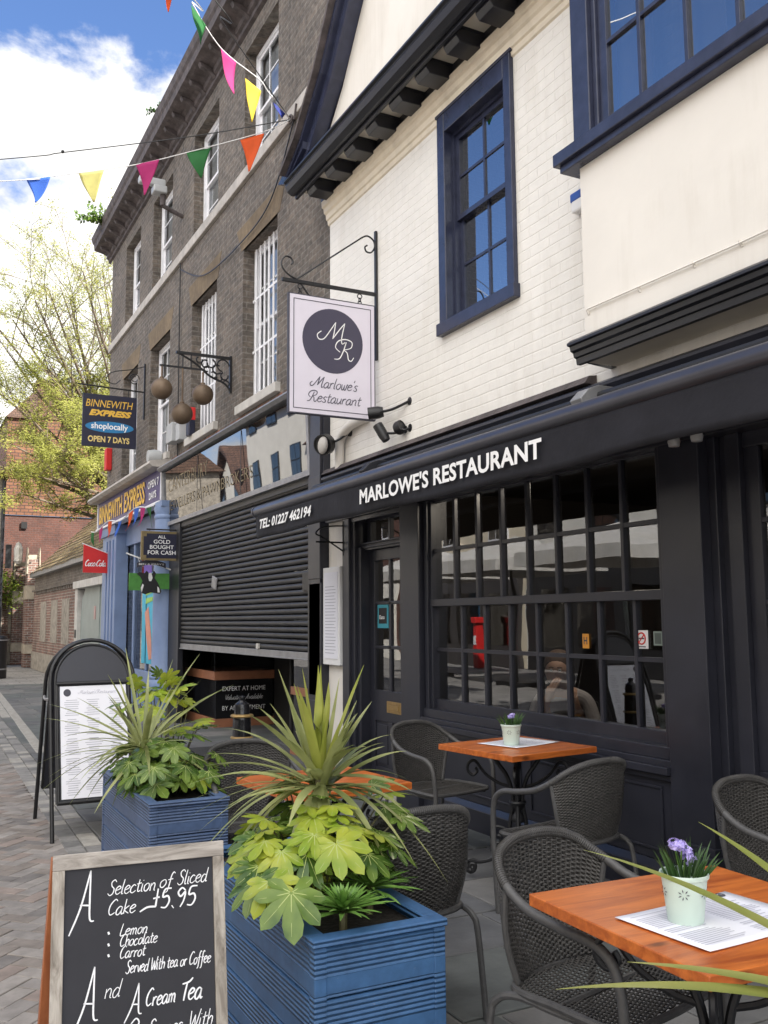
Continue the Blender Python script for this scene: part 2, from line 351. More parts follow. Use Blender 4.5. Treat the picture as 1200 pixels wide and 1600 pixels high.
G = {  # handwriting: strokes per letter on a grid with x-height 1; last item = advance
 'a': ([[(.9,.9),(.5,1.02),(.08,.6),(.1,.1),(.45,-.02),(.8,.4),(.92,.95)],[(.92,.95),(.86,.25),(1.0,.0),(1.2,.15)]],1.2),
 'b': ([[(.1,1.9),(.1,.1),(.5,0),(.9,.5),(.5,1),(.12,.7)]],1.1),
 'c': ([[(.85,.85),(.5,1.02),(.08,.6),(.12,.1),(.5,-.02),(.95,.25)]],1.02),
 'd': ([[(.85,.85),(.45,1.0),(.05,.55),(.12,.05),(.5,0),(.85,.5)],[(1.0,1.9),(.86,.5),(.88,.05),(1.1,.1)]],1.22),
 'e': ([[(.1,.5),(.6,.62),(.85,.85),(.5,1.04),(.1,.7),(.1,.2),(.45,-.02),(.95,.25)]],1.02),
 'f': ([[(.95,1.75),(.7,1.95),(.45,1.5),(.4,.5),(.3,-.5),(.0,-.7)],[(.05,.95),(.8,1.05)]],.9),
 'g': ([[(.85,.85),(.45,1.0),(.05,.55),(.3,.0),(.85,.5)],[(.92,.95),(.85,-.4),(.3,-.7)]],1.1),
 'h': ([[(.15,1.9),(.1,0)],[(.1,.5),(.5,1),(.8,.8),(.75,0)]],1.0),
 'i': ([[(.15,1.),(.12,.1),(.35,.0)],[(.2,1.4),(.22,1.46)]],.48),
 'k': ([[(.15,1.9),(.1,0)],[(.8,1),(.15,.5),(.9,0)]],1.02),
 'l': ([[(.25,1.9),(.12,.8),(.14,.05),(.4,.05)]],.52),
 'm': ([[(.1,1.),(.1,0)],[(.1,.6),(.4,1),(.6,.8),(.58,0)],[(.6,.6),(.9,1),(1.15,.8),(1.15,.1),(1.35,0)]],1.5),
 'n': ([[(.1,1.),(.1,0)],[(.1,.55),(.5,1),(.8,.8),(.78,.1),(1.0,.02)]],1.12),
 'o': ([[(.5,1.),(.1,.7),(.12,.15),(.5,-.02),(.88,.4),(.8,.9),(.5,1.)]],1.05),
 'p': ([[(.15,1),(.05,-.8)],[(.12,.7),(.5,1),(.85,.6),(.5,0),(.1,.15)]],1.0),
 'r': ([[(.1,1.),(.1,0)],[(.1,.5),(.4,.95),(.75,.95)]],.85),
 's': ([[(.8,.9),(.45,1.02),(.15,.75),(.6,.4),(.65,.1),(.3,-.02),(.02,.15)]],.9),
 't': ([[(.35,1.6),(.28,.3),(.45,0),(.75,.15)],[(.0,1.0),(.75,1.12)]],.82),
 'u': ([[(.1,1),(.1,.2),(.4,-.02),(.8,.5),(.85,1)],[(.85,1),(.8,.2),(1.0,0)]],1.1),
 'v': ([[(.05,1),(.4,0),(.8,1)]],.9),
 'w': ([[(.05,1),(.2,.05),(.5,.1),(.62,.9)],[(.62,.9),(.7,.05),(1.0,.1),(1.15,1.),(1.35,.85)]],1.35),
 'x': ([[(.0,1),(.8,0)],[(.8,1),(0,0)]],.9), 'y': ([[(.1,1),(.4,.2),(.8,1)],[(.8,1),(.3,-.7)]],.95), 'z': ([[(.05,1),(.8,1),(.05,0),(.85,0)]],.95),
 'A': ([[(-.5,-.5),(.3,.6),(1.0,2.1)],[(1.0,2.1),(.95,1.0),(.95,.1),(1.25,.0)],[(.25,.7),(.98,.65)]],1.5),
 'C': ([[(1.2,1.7),(.8,1.95),(.2,1.3),(.1,.5),(.45,-.02),(1.1,.25)]],1.25),
 'J': ([[(.9,1.9),(.8,.3),(.4,-.1),(.05,.3)]],1.1),
 'L': ([[(.3,1.9),(.12,.05),(1.0,.1)]],1.1),
 'M': ([[(-.55,.95),(-.9,.6),(-.7,.2),(-.2,.3),(.35,1.2),(.75,1.95)],[(.75,1.95),(.7,.9),(.62,.35)],[(.62,.35),(1.2,1.3),(1.65,1.95)],[(1.65,1.95),(1.5,.6),(1.6,.02),(1.9,.2)]],2.0),
 'R': ([[(.2,.7),(-.3,1.1),(-.1,1.7),(.6,1.95),(1.25,1.75),(1.2,1.2),(.5,.95)],[(.7,1.7),(.5,.8),(.2,.1),(-.3,.0)],[(.5,.95),(.9,.7),(1.1,.1),(1.4,.0),(1.6,.35)]],1.7),
 'S': ([[(1.1,1.65),(.75,1.95),(.3,1.65),(.45,1.15),(.9,.75),(.8,.15),(.35,-.05),(-.05,.25)]],1.2),
 'T': ([[(-.1,1.6),(.9,1.75),(1.4,2.1)],[(.65,1.7),(.5,.7),(.45,0)]],1.1),
 'W': ([[(.0,1.9),(.25,.0),(.75,1.4)],[(.75,1.4),(1.0,.0),(1.5,2.0)]],1.5),
 'V': ([[(.0,1.9),(.5,0),(1.2,2.0)]],1.2),
 '5': ([[(1.0,1.8),(.35,1.75),(.2,1.05),(.7,1.1),(.9,.6),(.6,.05),(.1,.1)]],1.15), '9': ([[(.9,1.5),(.5,1.8),(.15,1.4),(.45,1.),(.88,1.4),(.8,.6),(.5,0)]],1.1), '2': ([[(.1,1.4),(.5,1.85),(.9,1.4),(.5,.6),(.05,.05),(1.05,.1)]],1.2),
 '.': ([[(.15,.0),(.22,.05)]],.45), "'": ([[(.2,1.9),(.1,1.5)]],.3), '-': ([[(.1,.6),(.6,.62)]],.7), '&': ([[(1,0),(.3,1.4),(.6,1.8),(.7,1.4),(.1,.5),(.4,0),(1,.7)]],1.1),
 '£': ([[(-1.0,-.1),(-.3,.25),(.5,.25),(.6,.25)],[(.6,1.9),(.55,.25)],[(.2,1.0),(.85,1.1)]],1.0), '*': ([[(.12,.5),(.30,.56),(.48,.62)]],.6), ' ': ([], .62),
}
def script(mb, s, O, U, V, h, w=.1, slant=.25, space=1., jitter=0., maxw=None, rnd=None, ratio=1.):
    "handwritten line; h = x-height in metres, w = stroke width in x-heights"
    U = Vector(U).normalized(); V = Vector(V).normalized(); O = Vector(O); Nn = U.cross(V)
    rnd = rnd or random.Random(hash(len(s)*7+ord(s[0])))
    x = 0; adv = sum(G.get(c, G[' '])[1]*space for c in s)
    sx = h*ratio if maxw is None else min(h*ratio, maxw/adv)
    for c in s:
        st, a = G.get(c, G[' '])
        jy = rnd.uniform(-jitter, jitter)
        for p in st:
            q = [O+U*((px+slant*py)*sx+x*sx)+V*((py+jy)*h) for px, py in p]
            q = smooth_path(q, 5)
            n = len(q)
            ws = [h*w*(.65+.5*abs(sin(pi*(i/n)*.9+.3))) for i in range(n)] if c not in '.*' else [h*w*(3.2 if c == '*' else 2.2)]*n
            mb.ribbon(q, Nn, ws)
        x += a*space
    return x*sx
# ------------------------------------------------------------------ palette
m_paint = mat('shopfront_paint', (.021, .022, .032), .38, var=.2, vs=3, bs=25, bst=.08, bd=.003, rvar=.08)
m_blue = mat('blue_black_gloss', (.030, .035, .066), .25, var=.25, vs=8, bs=30, bst=.25, bd=.003, world=True)
m_black = mat('black_iron', (.012, .012, .014), .42, var=.3, vs=20, bs=60, bst=.2, bd=.002)
m_gutter = mat('black_gutter', (.014, .015, .02), .35, var=.25, vs=6, bs=20, bst=.15)
m_whitebrick = brick('painted_brick', (.79, .765, .72), (.805, .78, .735), (.775, .748, .70), ms=.008, bst=.34, bd=.011, rough=.62, var=.03, dirt=.05, msm=1.)
m_render = mat('cream_render', (.78, .745, .69), .75, var=.05, vs=1.2, bs=9, bst=.2, bd=.01, world=True)
m_mould = mat('cream_moulding', (.76, .68, .55), .6, var=.1, vs=5, bs=20, bst=.2, world=True)
m_soffit = mat('soffit_board', (.68, .64, .55), .6, var=.08, vs=4)
m_stock = brick('stock_brick', (.150, .122, .100), (.105, .090, .078), (.18, .163, .143), ms=.008, bst=.9, bd=.02, var=.45, dirt=.28)
m_stockred = brick('red_patch_brick', (.22, .09, .055), (.13, .09, .07), (.20, .18, .16), ms=.009, bst=.9, bd=.02, var=.45, dirt=.28)
m_lintel = brick('gauged_brick', (.185, .135, .08), (.15, .11, .068), (.14, .11, .078), bw=.068, bh=.4, ms=.004, bst=.4, bd=.01, var=.2, dirt=.3, off=0)
m_stone = mat('string_stone', (.42, .39, .36), .8, var=.25, vs=5, bs=20, bst=.3, world=True)
m_sill = mat('stone_sill', (.52, .50, .47), .75, var=.15, vs=5, bs=20, bst=.2, world=True)
m_cornice = mat('weathered_cornice', (.085, .07, .07), .8, var=.5, vs=7, bs=18, bst=.6, bd=.02, world=True)
m_roof = brick('roof_tile', (.10, .06, .045), (.14, .08, .055), (.03, .025, .02), bw=.17, bh=.1, ms=.006, bst=1, bd=.02, var=.35)
m_wframe = mat('white_frame', (.80, .80, .83), .5, var=.08, vs=6, world=True)
m_glass = glass('window_glass', 1.75)
m_glass2 = glass('sky_glass', 4.2, (.75, .78, .82))
m_glass3 = glass('shop_glass', 2.05, (.85, .88, .88))
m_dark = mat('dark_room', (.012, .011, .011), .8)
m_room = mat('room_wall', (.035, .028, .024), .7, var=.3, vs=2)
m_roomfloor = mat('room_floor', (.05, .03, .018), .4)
m_blind = mat('pale_blind', (.60, .60, .64), .8)
m_white = mat('white_paint', (.78, .78, .78), .5, var=.03)
m_letter = mat('white_lettering', (.85, .85, .85), .6, var=.02)
m_awning = mat('awning_cloth', (.016, .016, .021), .75, var=.35, vs=2.5, bs=14, bst=.35, bd=.012, spec=.3)
m_bar = mat('awning_bar', (.07, .07, .085), .3, metal=.5, var=.15, vs=3)
m_wicker = mat('grey_wicker', (.062, .058, .055), .55, var=.3, vs=30, bs=120, bst=.4, bd=.001)
m_tube = mat('wrapped_tube', (.075, .073, .073), .5, var=.2, vs=40, bs=150, bst=.5, bd=.001)
m_table = wood('orange_table_top', (.60, .165, .030), (.33, .068, .012), 1., 0, .40, .15)
m_leg = mat('cast_iron_black', (.010, .010, .012), .45, var=.3, vs=30, bs=60, bst=.3, bd=.002)
m_planter = None
m_paper = mat('menu_paper', (.80, .80, .86), .7, var=.02)
m_ink = mat('grey_ink', (.42, .42, .48), .7)
m_dkink = mat('dark_ink', (.05, .05, .07), .6)
m_gold = mat('gold_leaf', (.22, .17, .085), .4, metal=.4, var=.2, vs=20)
m_brass = mat('brass', (.34, .22, .08), .4, metal=.35, var=.2, vs=20)
m_pot = mat('mint_pot', (.56, .68, .60), .45, var=.04)
m_grass = leafmat('lavender_leaf', (.035, .085, .02), (.06, .13, .035), .2)
m_petal = mat('lilac_petal', (.62, .54, .92), .6, var=.15, vs=60, trans=.3)
m_cord = leafmat('cordyline_leaf', (.22, .25, .085), (.42, .44, .19), .3, .35, 5)
m_cordend = leafmat('cordyline_young', (.24, .29, .035), (.42, .44, .10), .3, .35, 5)
m_fatsia = leafmat('fatsia_leaf', (.060, .125, .022), (.19, .28, .05), .3, .27, 9)
m_fatsiay = leafmat('fatsia_young_leaf', (.24, .36, .03), (.46, .50, .06), .35, .3, 9)
m_rosette = leafmat('rosette_leaf', (.10, .22, .035), (.19, .34, .07), .2, .4, 20)
m_soil = mat('soil', (.015, .011, .008), .95, var=.5, vs=40, bs=60, bst=.8, bd=.01)
m_stem = mat('green_stem', (.10, .09, .04), .6, var=.3, vs=20)
m_purple = mat('logo_slate', (.055, .05, .085), .5, var=.05)
m_signwhite = mat('sign_face', (.70, .66, .75), .5, var=.03)
m_navy = mat('navy_sign', (.012, .013, .035), .4, var=.1)
m_yellow = mat('yellow_letter', (.75, .45, .06), .5)
m_cyan = mat('blue_oval', (.02, .19, .42), .5)
m_red = mat('signal_red', (.60, .02, .02), .45, var=.08)
m_galv = mat('galvanised', (.30, .30, .31), .45, metal=.5, var=.2, vs=8)
m_greybox = mat('grey_alarm_box', (.42, .43, .44), .5, var=.1)
streaks(m_render, .20); streaks(m_whitebrick, .18); streaks(m_sill, .35, 10); streaks(m_mould, .3)
m_vein = mat('leaf_vein', (.38, .44, .14), .5)
# ================================================================== GROUND
m_ground = brick('street_slabs', (.27, .255, .24), (.21, .20, .19), (.12, .115, .105), bw=.62, bh=.42, ms=.012, bst=.5, bd=.01, horiz=True, var=.2, dirt=.25)
b = MB(); b.quad((-400, -200, -.014), (400, -200, -.014), (400, 800, -.014), (-400, 800, -.014)); struct('ground', b, m_ground)
PV = [mat('paver_%s' % n, c, .85, var=.25, vs=9, bs=70, bst=.4, bd=.003, world=True) for n, c in
      dict(grey=(.24, .217, .20), pink=(.255, .205, .178), brown=(.212, .182, .16), buff=(.28, .252, .23), dark=(.175, .158, .147)).items()]
def slab(b, poly, z0, z1, ch, mi):
    "chamfered block on an arbitrary convex outline"
    c = sum((Vector((p[0], p[1], 0)) for p in poly), Vector())/len(poly)
    def ring(f, z):
        o = []
        for p in poly:
            d = Vector((p[0], p[1], 0))-c; L = d.length; o.append(Vector((c.x, c.y, z))+d*((L-f)/L))
        return o
    n = len(poly); vs = ring(0, z0)+ring(0, z1-ch)+ring(ch*1.6, z1)
    fs = [(k*n+i, k*n+(i+1) % n, (k+1)*n+(i+1) % n, (k+1)*n+i) for k in (0, 1) for i in range(n)]+[tuple(range(2*n, 3*n))]
    b.mi = mi; b.add(vs, fs)
rd = random.Random(3)
b = MB(); bl, bw_ = .2, .1; ca, sa = cos(radians(45)), sin(radians(45))
for j in range(-20, 150):
    for i in range(-40, 42):
        for (x, y, dx, dy) in ((j+4*i, j, 2, 1), (j+3+4*i, j, 1, 2)):
            X = (x+dx/2)*bw_; Y = (y+dy/2)*bw_
            cx = X*ca-Y*sa+1.; cy = X*sa+Y*ca+1.
            if not (-3.2 < cx < .97+.022*cy and 1.2 < cy < 10.9): continue
            hx, hy = dx*bw_/2-.0022, dy*bw_/2-.0022
            z = rd.uniform(-.0018, .0018)
            slab(b, [(cx+a*hx*ca-c*hy*sa, cy+a*hx*sa+c*hy*ca) for a, c in ((-1, -1), (1, -1), (1, 1), (-1, 1))], -.02, z, .003, rd.choice((0, 0, 0, 1, 2, 2, 3, 4)))
struct('brick_paving', b, PV)
# double strip of setts along the terrace edge, and a pale one further up
ST = [mat('sett_%s' % n, c, .8, var=.25, vs=12, bs=60, bst=.4, world=True) for n, c in dict(mid=(.23, .22, .21), dark=(.16, .155, .15), pale=(.33, .31, .28)).items()]
b = MB()
def edge(y): return .885+.022*y
for k in range(2):
    y = 1.0
    while y < 24:
        L = rd.uniform(.16, .24); x0 = edge(y)+.02+.125*k
        slab(b, [(x0, y), (x0+.118, y), (x0+.118+.022*L, y+L-.008), (x0+.022*L, y+L-.008)], -.02, .004+rd.uniform(-.002, .002), .004, rd.choice((0, 0, 1, 2)))
        y += L
for k in range(3):
    y = 11.6
    while y < 24:
        L = rd.uniform(.09, .13); x0 = 1.33+.04*(y-11.6)-.14*k+.15
        if x0 > edge(y)+.28: slab(b, [(x0, y), (x0+.13, y), (x0+.13, y+L-.008), (x0, y+L-.008)], -.02, .007, .005, 2)
        y += L
struct('kerb_setts', b, ST)
SL = [mat('flagstone_%s' % n, c, .72, var=.3, vs=3.5, bs=35, bst=.45, bd=.006, world=True) for n, c in dict(slate=(.11, .11, .112), grey=(.135, .132, .128), green=(.105, .112, .108), pale=(.16, .154, .147)).items()]
m_mortar = mat('slab_mortar', (.17, .165, .155), .9, var=.3, vs=8, bs=60, bst=.4, world=True)
b = MB(); b.quad((1.12, -3, -.006), (4.9, -3, -.006), (5.2, 24, -.006), (1.66, 24, -.006)); struct('pavement_bed', b, m_mortar)
b = MB(); y = -3
while y < 23.8:
    D = rd.uniform(.42, .62); x = edge(y)+.275
    while x < 4.85:
        W_ = rd.uniform(.5, .95)
        if 4.85-(x+W_) < .35: W_ = 4.86-x
        g = rd.uniform(.006, .011); sk = rd.uniform(-.01, .01)
        slab(b, [(x+g, y+g), (x+W_-g+sk, y+g), (x+W_-g, y+D-g), (x+g, y+D-g)], -.02, rd.uniform(.001, .005), .004, rd.choice((0, 0, 1, 2, 2, 3)))
        x += W_
    y += D
struct('pavement', b, SL)
# ================================================================== WALLS WITH OPENINGS
def wall_x(b, X, y0, y1, z0, z1, ops, depth, br=None, back=True):
    "wall in the plane x = X facing -x, with openings (ya, yb, za, zb) and their reveals going to +x"
    ys = sorted({y0, y1, *[o[0] for o in ops], *[o[1] for o in ops]}); zs = sorted({z0, z1, *[o[2] for o in ops], *[o[3] for o in ops]})
    for i in range(len(ys)-1):
        for j in range(len(zs)-1):
            cy, cz = (ys[i]+ys[i+1])/2, (zs[j]+zs[j+1])/2
            if any(o[0] < cy < o[1] and o[2] < cz < o[3] for o in ops): continue
            b.quad((X, ys[i+1], zs[j]), (X, ys[i], zs[j]), (X, ys[i], zs[j+1]), (X, ys[i+1], zs[j+1]))
    for (a, c, d, e) in ops:
        D = X+depth
        b.quad((X, c, d), (X, c, e), (D, c, e), (D, c, d)); b.quad((X, a, d), (D, a, d), (D, a, e), (X, a, e))
        b.quad((X, a, e), (D, a, e), (D, c, e), (X, c, e)); b.quad((X, a, d), (X, c, d), (D, c, d), (D, a, d))
def sash(parent, X, y0, y1, z0, z1, cols, rows, fm, gm, fw=.06, bar=.018, split=.5, bars=0, jut=.03, blind=None, name='window', crown=0):
    "sliding sash window in an opening; upper sash stands in front of the lower one"
    b = MB(); X1 = X+.09
    b.box(X, X1, y0, y0+fw, z0, z1); b.box(X, X1, y1-fw, y1, z0, z1)
    b.box(X, X1, y0+fw, y1-fw, z1-fw, z1); b.box(X-jut, X1, y0, y1, z0, z0+fw*.7) if jut == 0 else b.box(X, X1, y0+fw, y1-fw, z0, z0+fw*.8)
    win = b.build(name, fm, parent)
    zm = z0+(z1-z0)*split; ya, yb = y0+fw, y1-fw
    for (za, zb, xo, rr) in ((zm-.02, z1-fw, X+.022, rows[0]), (z0+fw*.8, zm+.02, X+.052, rows[1])):
        s = MB(); sw = .04
        s.box(xo, xo+.03, ya, ya+sw, za, zb); s.box(xo, xo+.03, yb-sw, yb, za, zb); s.box(xo, xo+.03, ya+sw, yb-sw, za, za+sw); s.box(xo, xo+.03, ya+sw, yb-sw, zb-sw, zb)
        for k in range(1, cols):
            yy = ya+sw+(yb-ya-2*sw)*k/cols; s.box(xo+.004, xo+.026, yy-bar/2, yy+bar/2, za+sw, zb-sw)
        for k in range(1, rr):
            zz = za+sw+(zb-za-2*sw)*k/rr; s.box(xo+.006, xo+.024, ya+sw, yb-sw, zz-bar/2, zz+bar/2)
        s.build('sash', fm, win)
        p = MB(); p.quad((xo+.015, yb-sw, za+sw), (xo+.015, ya+sw, za+sw), (xo+.015, ya+sw, zb-sw), (xo+.015, yb-sw, zb-sw)); p.build('pane', gm, win)
    if bars:
        s = MB()
        for k in range(bars):
            yy = y0+fw+(y1-y0-2*fw)*(k+.5)/bars
            s.tube([(X-.02, yy, z0+.02), (X-.02, yy, z1-.02)], .015, 6)
        s.box(X-.026, X-.014, y0+.02, y1-.02, z0+(z1-z0)*.33, z0+(z1-z0)*.33+.03); s.box(X-.026, X-.014, y0+.02, y1-.02, z0+(z1-z0)*.66, z0+(z1-z0)*.66+.03)
        s.build('security_bars', fm, win, smooth='auto')
    if blind is not None:
        s = MB(); s.box(X+.10, X+.108, y0+.02, y1-.02, z0+(z1-z0)*blind, z1-.02); s.build('blind', m_blind, win)
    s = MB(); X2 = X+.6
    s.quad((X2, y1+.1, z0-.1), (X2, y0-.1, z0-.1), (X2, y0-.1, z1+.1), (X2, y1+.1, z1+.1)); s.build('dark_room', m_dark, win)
    return win
# ================================================================== BROWN BRICK TERRACE
XB = 3.80
BB = T('brick_house', 'tall soot brown brick terrace with white sash windows in deep reveals', 'building', (XB, 14.3, 0))
cols = [(10.05, 11.30), (12.45, 13.72), (15.03, 16.40), (17.40, 18.68)]
ops = [(a, c, 7.38, 9.06) for a, c in cols]+[(a, c, 4.24, 6.32) for a, c in cols]
Y0, Y1 = 8.43, 20.1
shop_ops = [(8.80, 14.55, 0, 3.0), (14.95, 19.85, 0, 3.4)]
b = MB(); wall_x(b, XB, Y0, Y1, 0, 9.45, ops+shop_ops, .16)
b.quad((XB, Y1, 0), (XB, Y1, 9.45), (12, Y1, 9.45), (12, Y1, 0)); b.quad((XB, Y0, 0), (12, Y0, 0), (12, Y0, 9.45), (XB, Y0, 9.45))
b.quad((12, Y0, 0), (12, Y1, 0), (12, Y1, 9.45), (12, Y0, 9.45))
b.build('wall', m_stock, BB)
b = MB()
for a, c in ((9.0, 11.9), (11.95, 14.9)): b.box(XB-.003, XB+.02, a, c, 3.88, 4.10)
b.build('wall_patch', m_stockred, BB)
for k, (a, c) in enumerate(cols):
    l = MB(); e = .12 if k else .16
    l.prism([(XB-.004, a-e*.4, 6.32), (XB-.004, c+e*.4, 6.32), (XB-.004, c+e*1.7, 6.66), (XB-.004, a-e*1.7, 6.66)], (.03, 0, 0)); l.build('window_arch', m_lintel, BB)
    s = MB(); s.box(XB-.07, XB+.2, a-.12, c+.1, 4.12, 4.235); s.build('sill', m_sill, BB, bevel=.008)
    sash(BB, XB+.15, a+.01, c-.01, 4.24, 6.31, 3, (2, 2), m_wframe, m_glass, bars=(7 if k < 2 else 0), blind=(.02, .12, .02, .3)[k])
    sash(BB, XB+.15, a+.01, c-.01, 7.38, 9.05, 3 if k == 0 else 2, (2, 2), m_wframe, m_glass, blind=(.25, .1, .02, .02)[k])
s = MB(); s.box(XB-.05, XB+.1, Y0+.02, Y1+.02, 7.22, 7.375); s.build('string_course', m_stone, BB, bevel=.01)
# moulded, weathered eaves cornice
s = MB(); prof = [(0, 9.30), (-.05, 9.32), (-.05, 9.38), (-.09, 9.40), (-.10, 9.47), (-.16, 9.50), (-.30, 9.53), (-.36, 9.55), (-.37, 9.66), (-.40, 9.70), (-.43, 9.80), (0, 9.84)]
s.prism([(XB+p[0], Y1+.25, p[1]) for p in prof], (0, -(Y1+.25-Y0-.02), 0)); s.build('cornice', m_cornice, BB)
for i in range(24):
    y = Y1-.05-i*.5
    s = MB()
    s.prism([(XB-.055, y, 9.50), (XB-.30, y, 9.525), (XB-.27, y, 9.47), (XB-.12, y, 9.41), (XB-.055, y, 9.36)], (0, -.09, 0)); s.build('bracket', m_cornice, BB)
s = MB(); s.prism([(XB-.4, Y1+.2, 9.84), (7.9, Y1+.2, 12.2), (12.2, Y1+.2, 9.84)], (0, -(Y1+.2-Y0), 0)); s.build('roof', m_roof, BB)
# cable dropping down the brick
s = MB(); s.tube(smooth_path([(3.77, 9.46, 7.2), (3.77, 10.2, 6.55), (3.77, 11.3, 6.42), (3.77, 13, 6.55), (3.77, 14.34, 7.1)], 6), .008, 5); s.tube([(3.765, 14.34, 7.2), (3.765, 14.33, 5.6), (3.765, 14.3, 4.0)], .012, 5); s.build('cable', m_black, BB)
# ---- weeds in the cornice
def weed(name, label, c, r, n, mt, seed, up=.3):
    rr = random.Random(seed); st = MB(); lf = MB()
    t = T(name, label, 'plant', c)
    for i in range(n):
        d = Vector((rr.uniform(-1, 1), rr.uniform(-1, 1), rr.uniform(-.2, 1)+up)).normalized(); L = r*rr.uniform(.5, 1)
        p = smooth_path([Vector(c), Vector(c)+d*L*.5+Vector((0, 0, .1*L)), Vector(c)+d*L], 4); st.tube(p, .004, 4)
        for q in p[2:]:
            for k in range(3):
                a = Vector((rr.uniform(-1, 1), rr.uniform(-1, 1), rr.uniform(-1, 1))).normalized()*r*.13; e = a.orthogonal().normalized()*r*.07
                q2 = q+a*.6; lf.add([q2-a*.5-e*.2, q2+e, q2+a*.7, q2-e], [(0, 1, 2, 3)])
    st.build('stem', m_stem, t); lf.build('foliage', mt, t)
weed('weed', 'leafy weed sprouting from the left end of the brown brick cornice', (3.33, 19.2, 9.72), .55, 16, m_fatsia, 1)
weed('weed', 'small weed on the cornice top below the pink pennant string', (3.40, 14.6, 9.82), .28, 9, m_grass, 2)
# ================================================================== CREAM RESTAURANT BUILDING
XW = 3.76
RB = T('restaurant_building', 'cream painted brick restaurant with black shopfront, blue sash window and jettied bay', 'building', (XW, 4.5, 0))
YL, YR = 8.43, -2.6
WIN = (5.19, 6.20, 3.73, 5.54)
b = MB(); wall_x(b, XW, YR, YL, 2.85, 5.80, [WIN], .12); b.build('brick_wall', m_whitebrick, RB)
b = MB()
b.quad((XW, YR, 0), (12, YR, 0), (12, YR, 5.8), (XW, YR, 5.8))
b.quad((12, YR, 0), (12, YL, 0), (12, YL, 9.5), (12, YR, 9.5)); b.build('rendered_wall', m_render, RB)
# blue sash window
w_ = sash(RB, XW+.045, 5.275, 6.115, 3.86, 5.40, 2, (2, 2), m_blue, m_glass2, fw=.03, bar=.022, split=.53)
b = MB()
b.box(XW-.035, XW+.13, 5.19, 5.28, 3.83, 5.56); b.box(XW-.035, XW+.13, 6.11, 6.22, 3.83, 5.56); b.box(XW-.033, XW+.13, 5.28, 6.11, 5.40, 5.56)
b.box(XW-.055, XW+.13, 5.17, 6.24, 3.73, 3.83); b.box(XW-.04, XW+.03, 5.17, 6.24, 5.56, 5.585)
b.build('window_casing', m_blue, w_, bevel=.006)
# cream frieze moulding under the eaves
b = MB(); pr = [(0, 5.52), (-.015, 5.53), (-.02, 5.57), (-.035, 5.58), (-.04, 5.63), (-.06, 5.645), (-.065, 5.69), (-.085, 5.70), (-.09, 5.76), (.0, 5.77)]
b.prism([(XW+p[0], YL+.02, p[1]) for p in pr], (0, -(YL-YR), 0)); b.build('frieze', m_mould, RB)
b = MB(); b.box(3.42, XW+.01, YR, YL+.12, 5.865, 5.885); b.build('soffit', m_soffit, RB)
for i in range(23):
    y = 8.33-.445*i
    s = MB(); s.prism([(3.70, y, 5.862), (3.46, y, 5.862), (3.46, y, 5.775), (3.49, y, 5.735), (3.70, y, 5.735)], (0, -.185, 0)); s.box(3.45, 3.71, y-.195, y+.010, 5.848, 5.863)
    s.build('bracket', m_gutter, RB, bevel=.004)
b = MB(); b.box(3.70, 3.735, YR, YL+.1, 5.78, 5.864); b.box(3.425, 3.458, YR, YL+.13, 5.79, 5.90); b.build('eaves_board', m_gutter, RB, bevel=.004)
b = MB(); gp = [(3.42, 5.82), (3.385, 5.82), (3.34, 5.85), (3.32, 5.90), (3.325, 5.93), (3.30, 5.94), (3.30, 5.96), (3.42, 5.96)]
b.prism([(p[0], YL+.14, p[1]) for p in gp], (0, -(YL-YR), 0)); b.build('gutter', m_gutter, RB, bevel=.003)
# gable face standing behind the gutter, with its bargeboard
XG = 3.50
b = MB(); gl = [(XG, 8.25, 5.90), (XG, 7.95, 6.12), (XG, 7.55, 6.50), (XG, 6.2, 8.25), (XG, 4.9, 10.1), (XG, 2.2, 6.5), (XG, 1.5, 5.9)]
b.prism(gl, (.2, 0, 0)); b.build('gable', m_render, RB)
def barge(off, x0, x1, th, mt, name, bev=.006):
    b = MB(); pts = [Vector((0, 8.50, 5.93)), Vector((0, 8.10, 6.15)), Vector((0, 7.60, 6.60)), Vector((0, 6.2, 8.38)), Vector((0, 4.9, 10.3))]
    for i in range(len(pts)-1):
        d = (pts[i+1]-pts[i]); nrm = Vector((0, d.z, -d.y)).normalized()
        nrm = -nrm if nrm.z < 0 else nrm
        def n_at(k):
            a = pts[max(k-1, 0)]; c = pts[min(k+1, len(pts)-1)]; e = (c-a).normalized(); n = Vector((0, e.z, -e.y)); return n if n.z > 0 else -n
        a0, a1 = pts[i]+n_at(i)*off, pts[i+1]+n_at(i+1)*off; c0, c1 = pts[i]+n_at(i)*(off+th), pts[i+1]+n_at(i+1)*(off+th)
        poly = [Vector((x0, p.y, p.z)) for p in (a0, a1, c1, c0)]
        b.prism(poly, (x1-x0, 0, 0))
    b.build(name, mt, RB)
barge(-.10, 3.36, 3.40, .17, m_blue, 'bargeboard'); barge(.02, 3.30, 3.365, .05, m_blue, 'barge_moulding')
barge(-.09, 3.40, 3.50, .02, m_blue, 'verge_soffit'); barge(.075, 3.24, 4.6, .035, m_cornice, 'roof_verge')
b = MB(); b.prism([(3.32, YL+.35, 6.02), (3.32, YL+.12, 5.93), (3.32, 8.1, 6.10), (3.32, 8.1, 6.22)], (.06, 0, 0)); b.build('barge_foot', m_blue, RB)
b = MB(); b.add([(3.5, 8.5, 6.0), (3.5, 4.9, 10.35), (12, 8.5, 9.2), (12, 4.9, 10.35), (3.5, 1.3, 6.0), (12, 1.3, 6.0), (3.5, -2.6, 6.0), (12, -2.6, 9.2), (12, 8.5, 5.9), (3.5, 8.5, 5.9)], [(0, 1, 3, 2), (1, 4, 5, 3), (4, 6, 7, 5), (9, 0, 2, 8)]); b.build('roof', m_roof, RB)
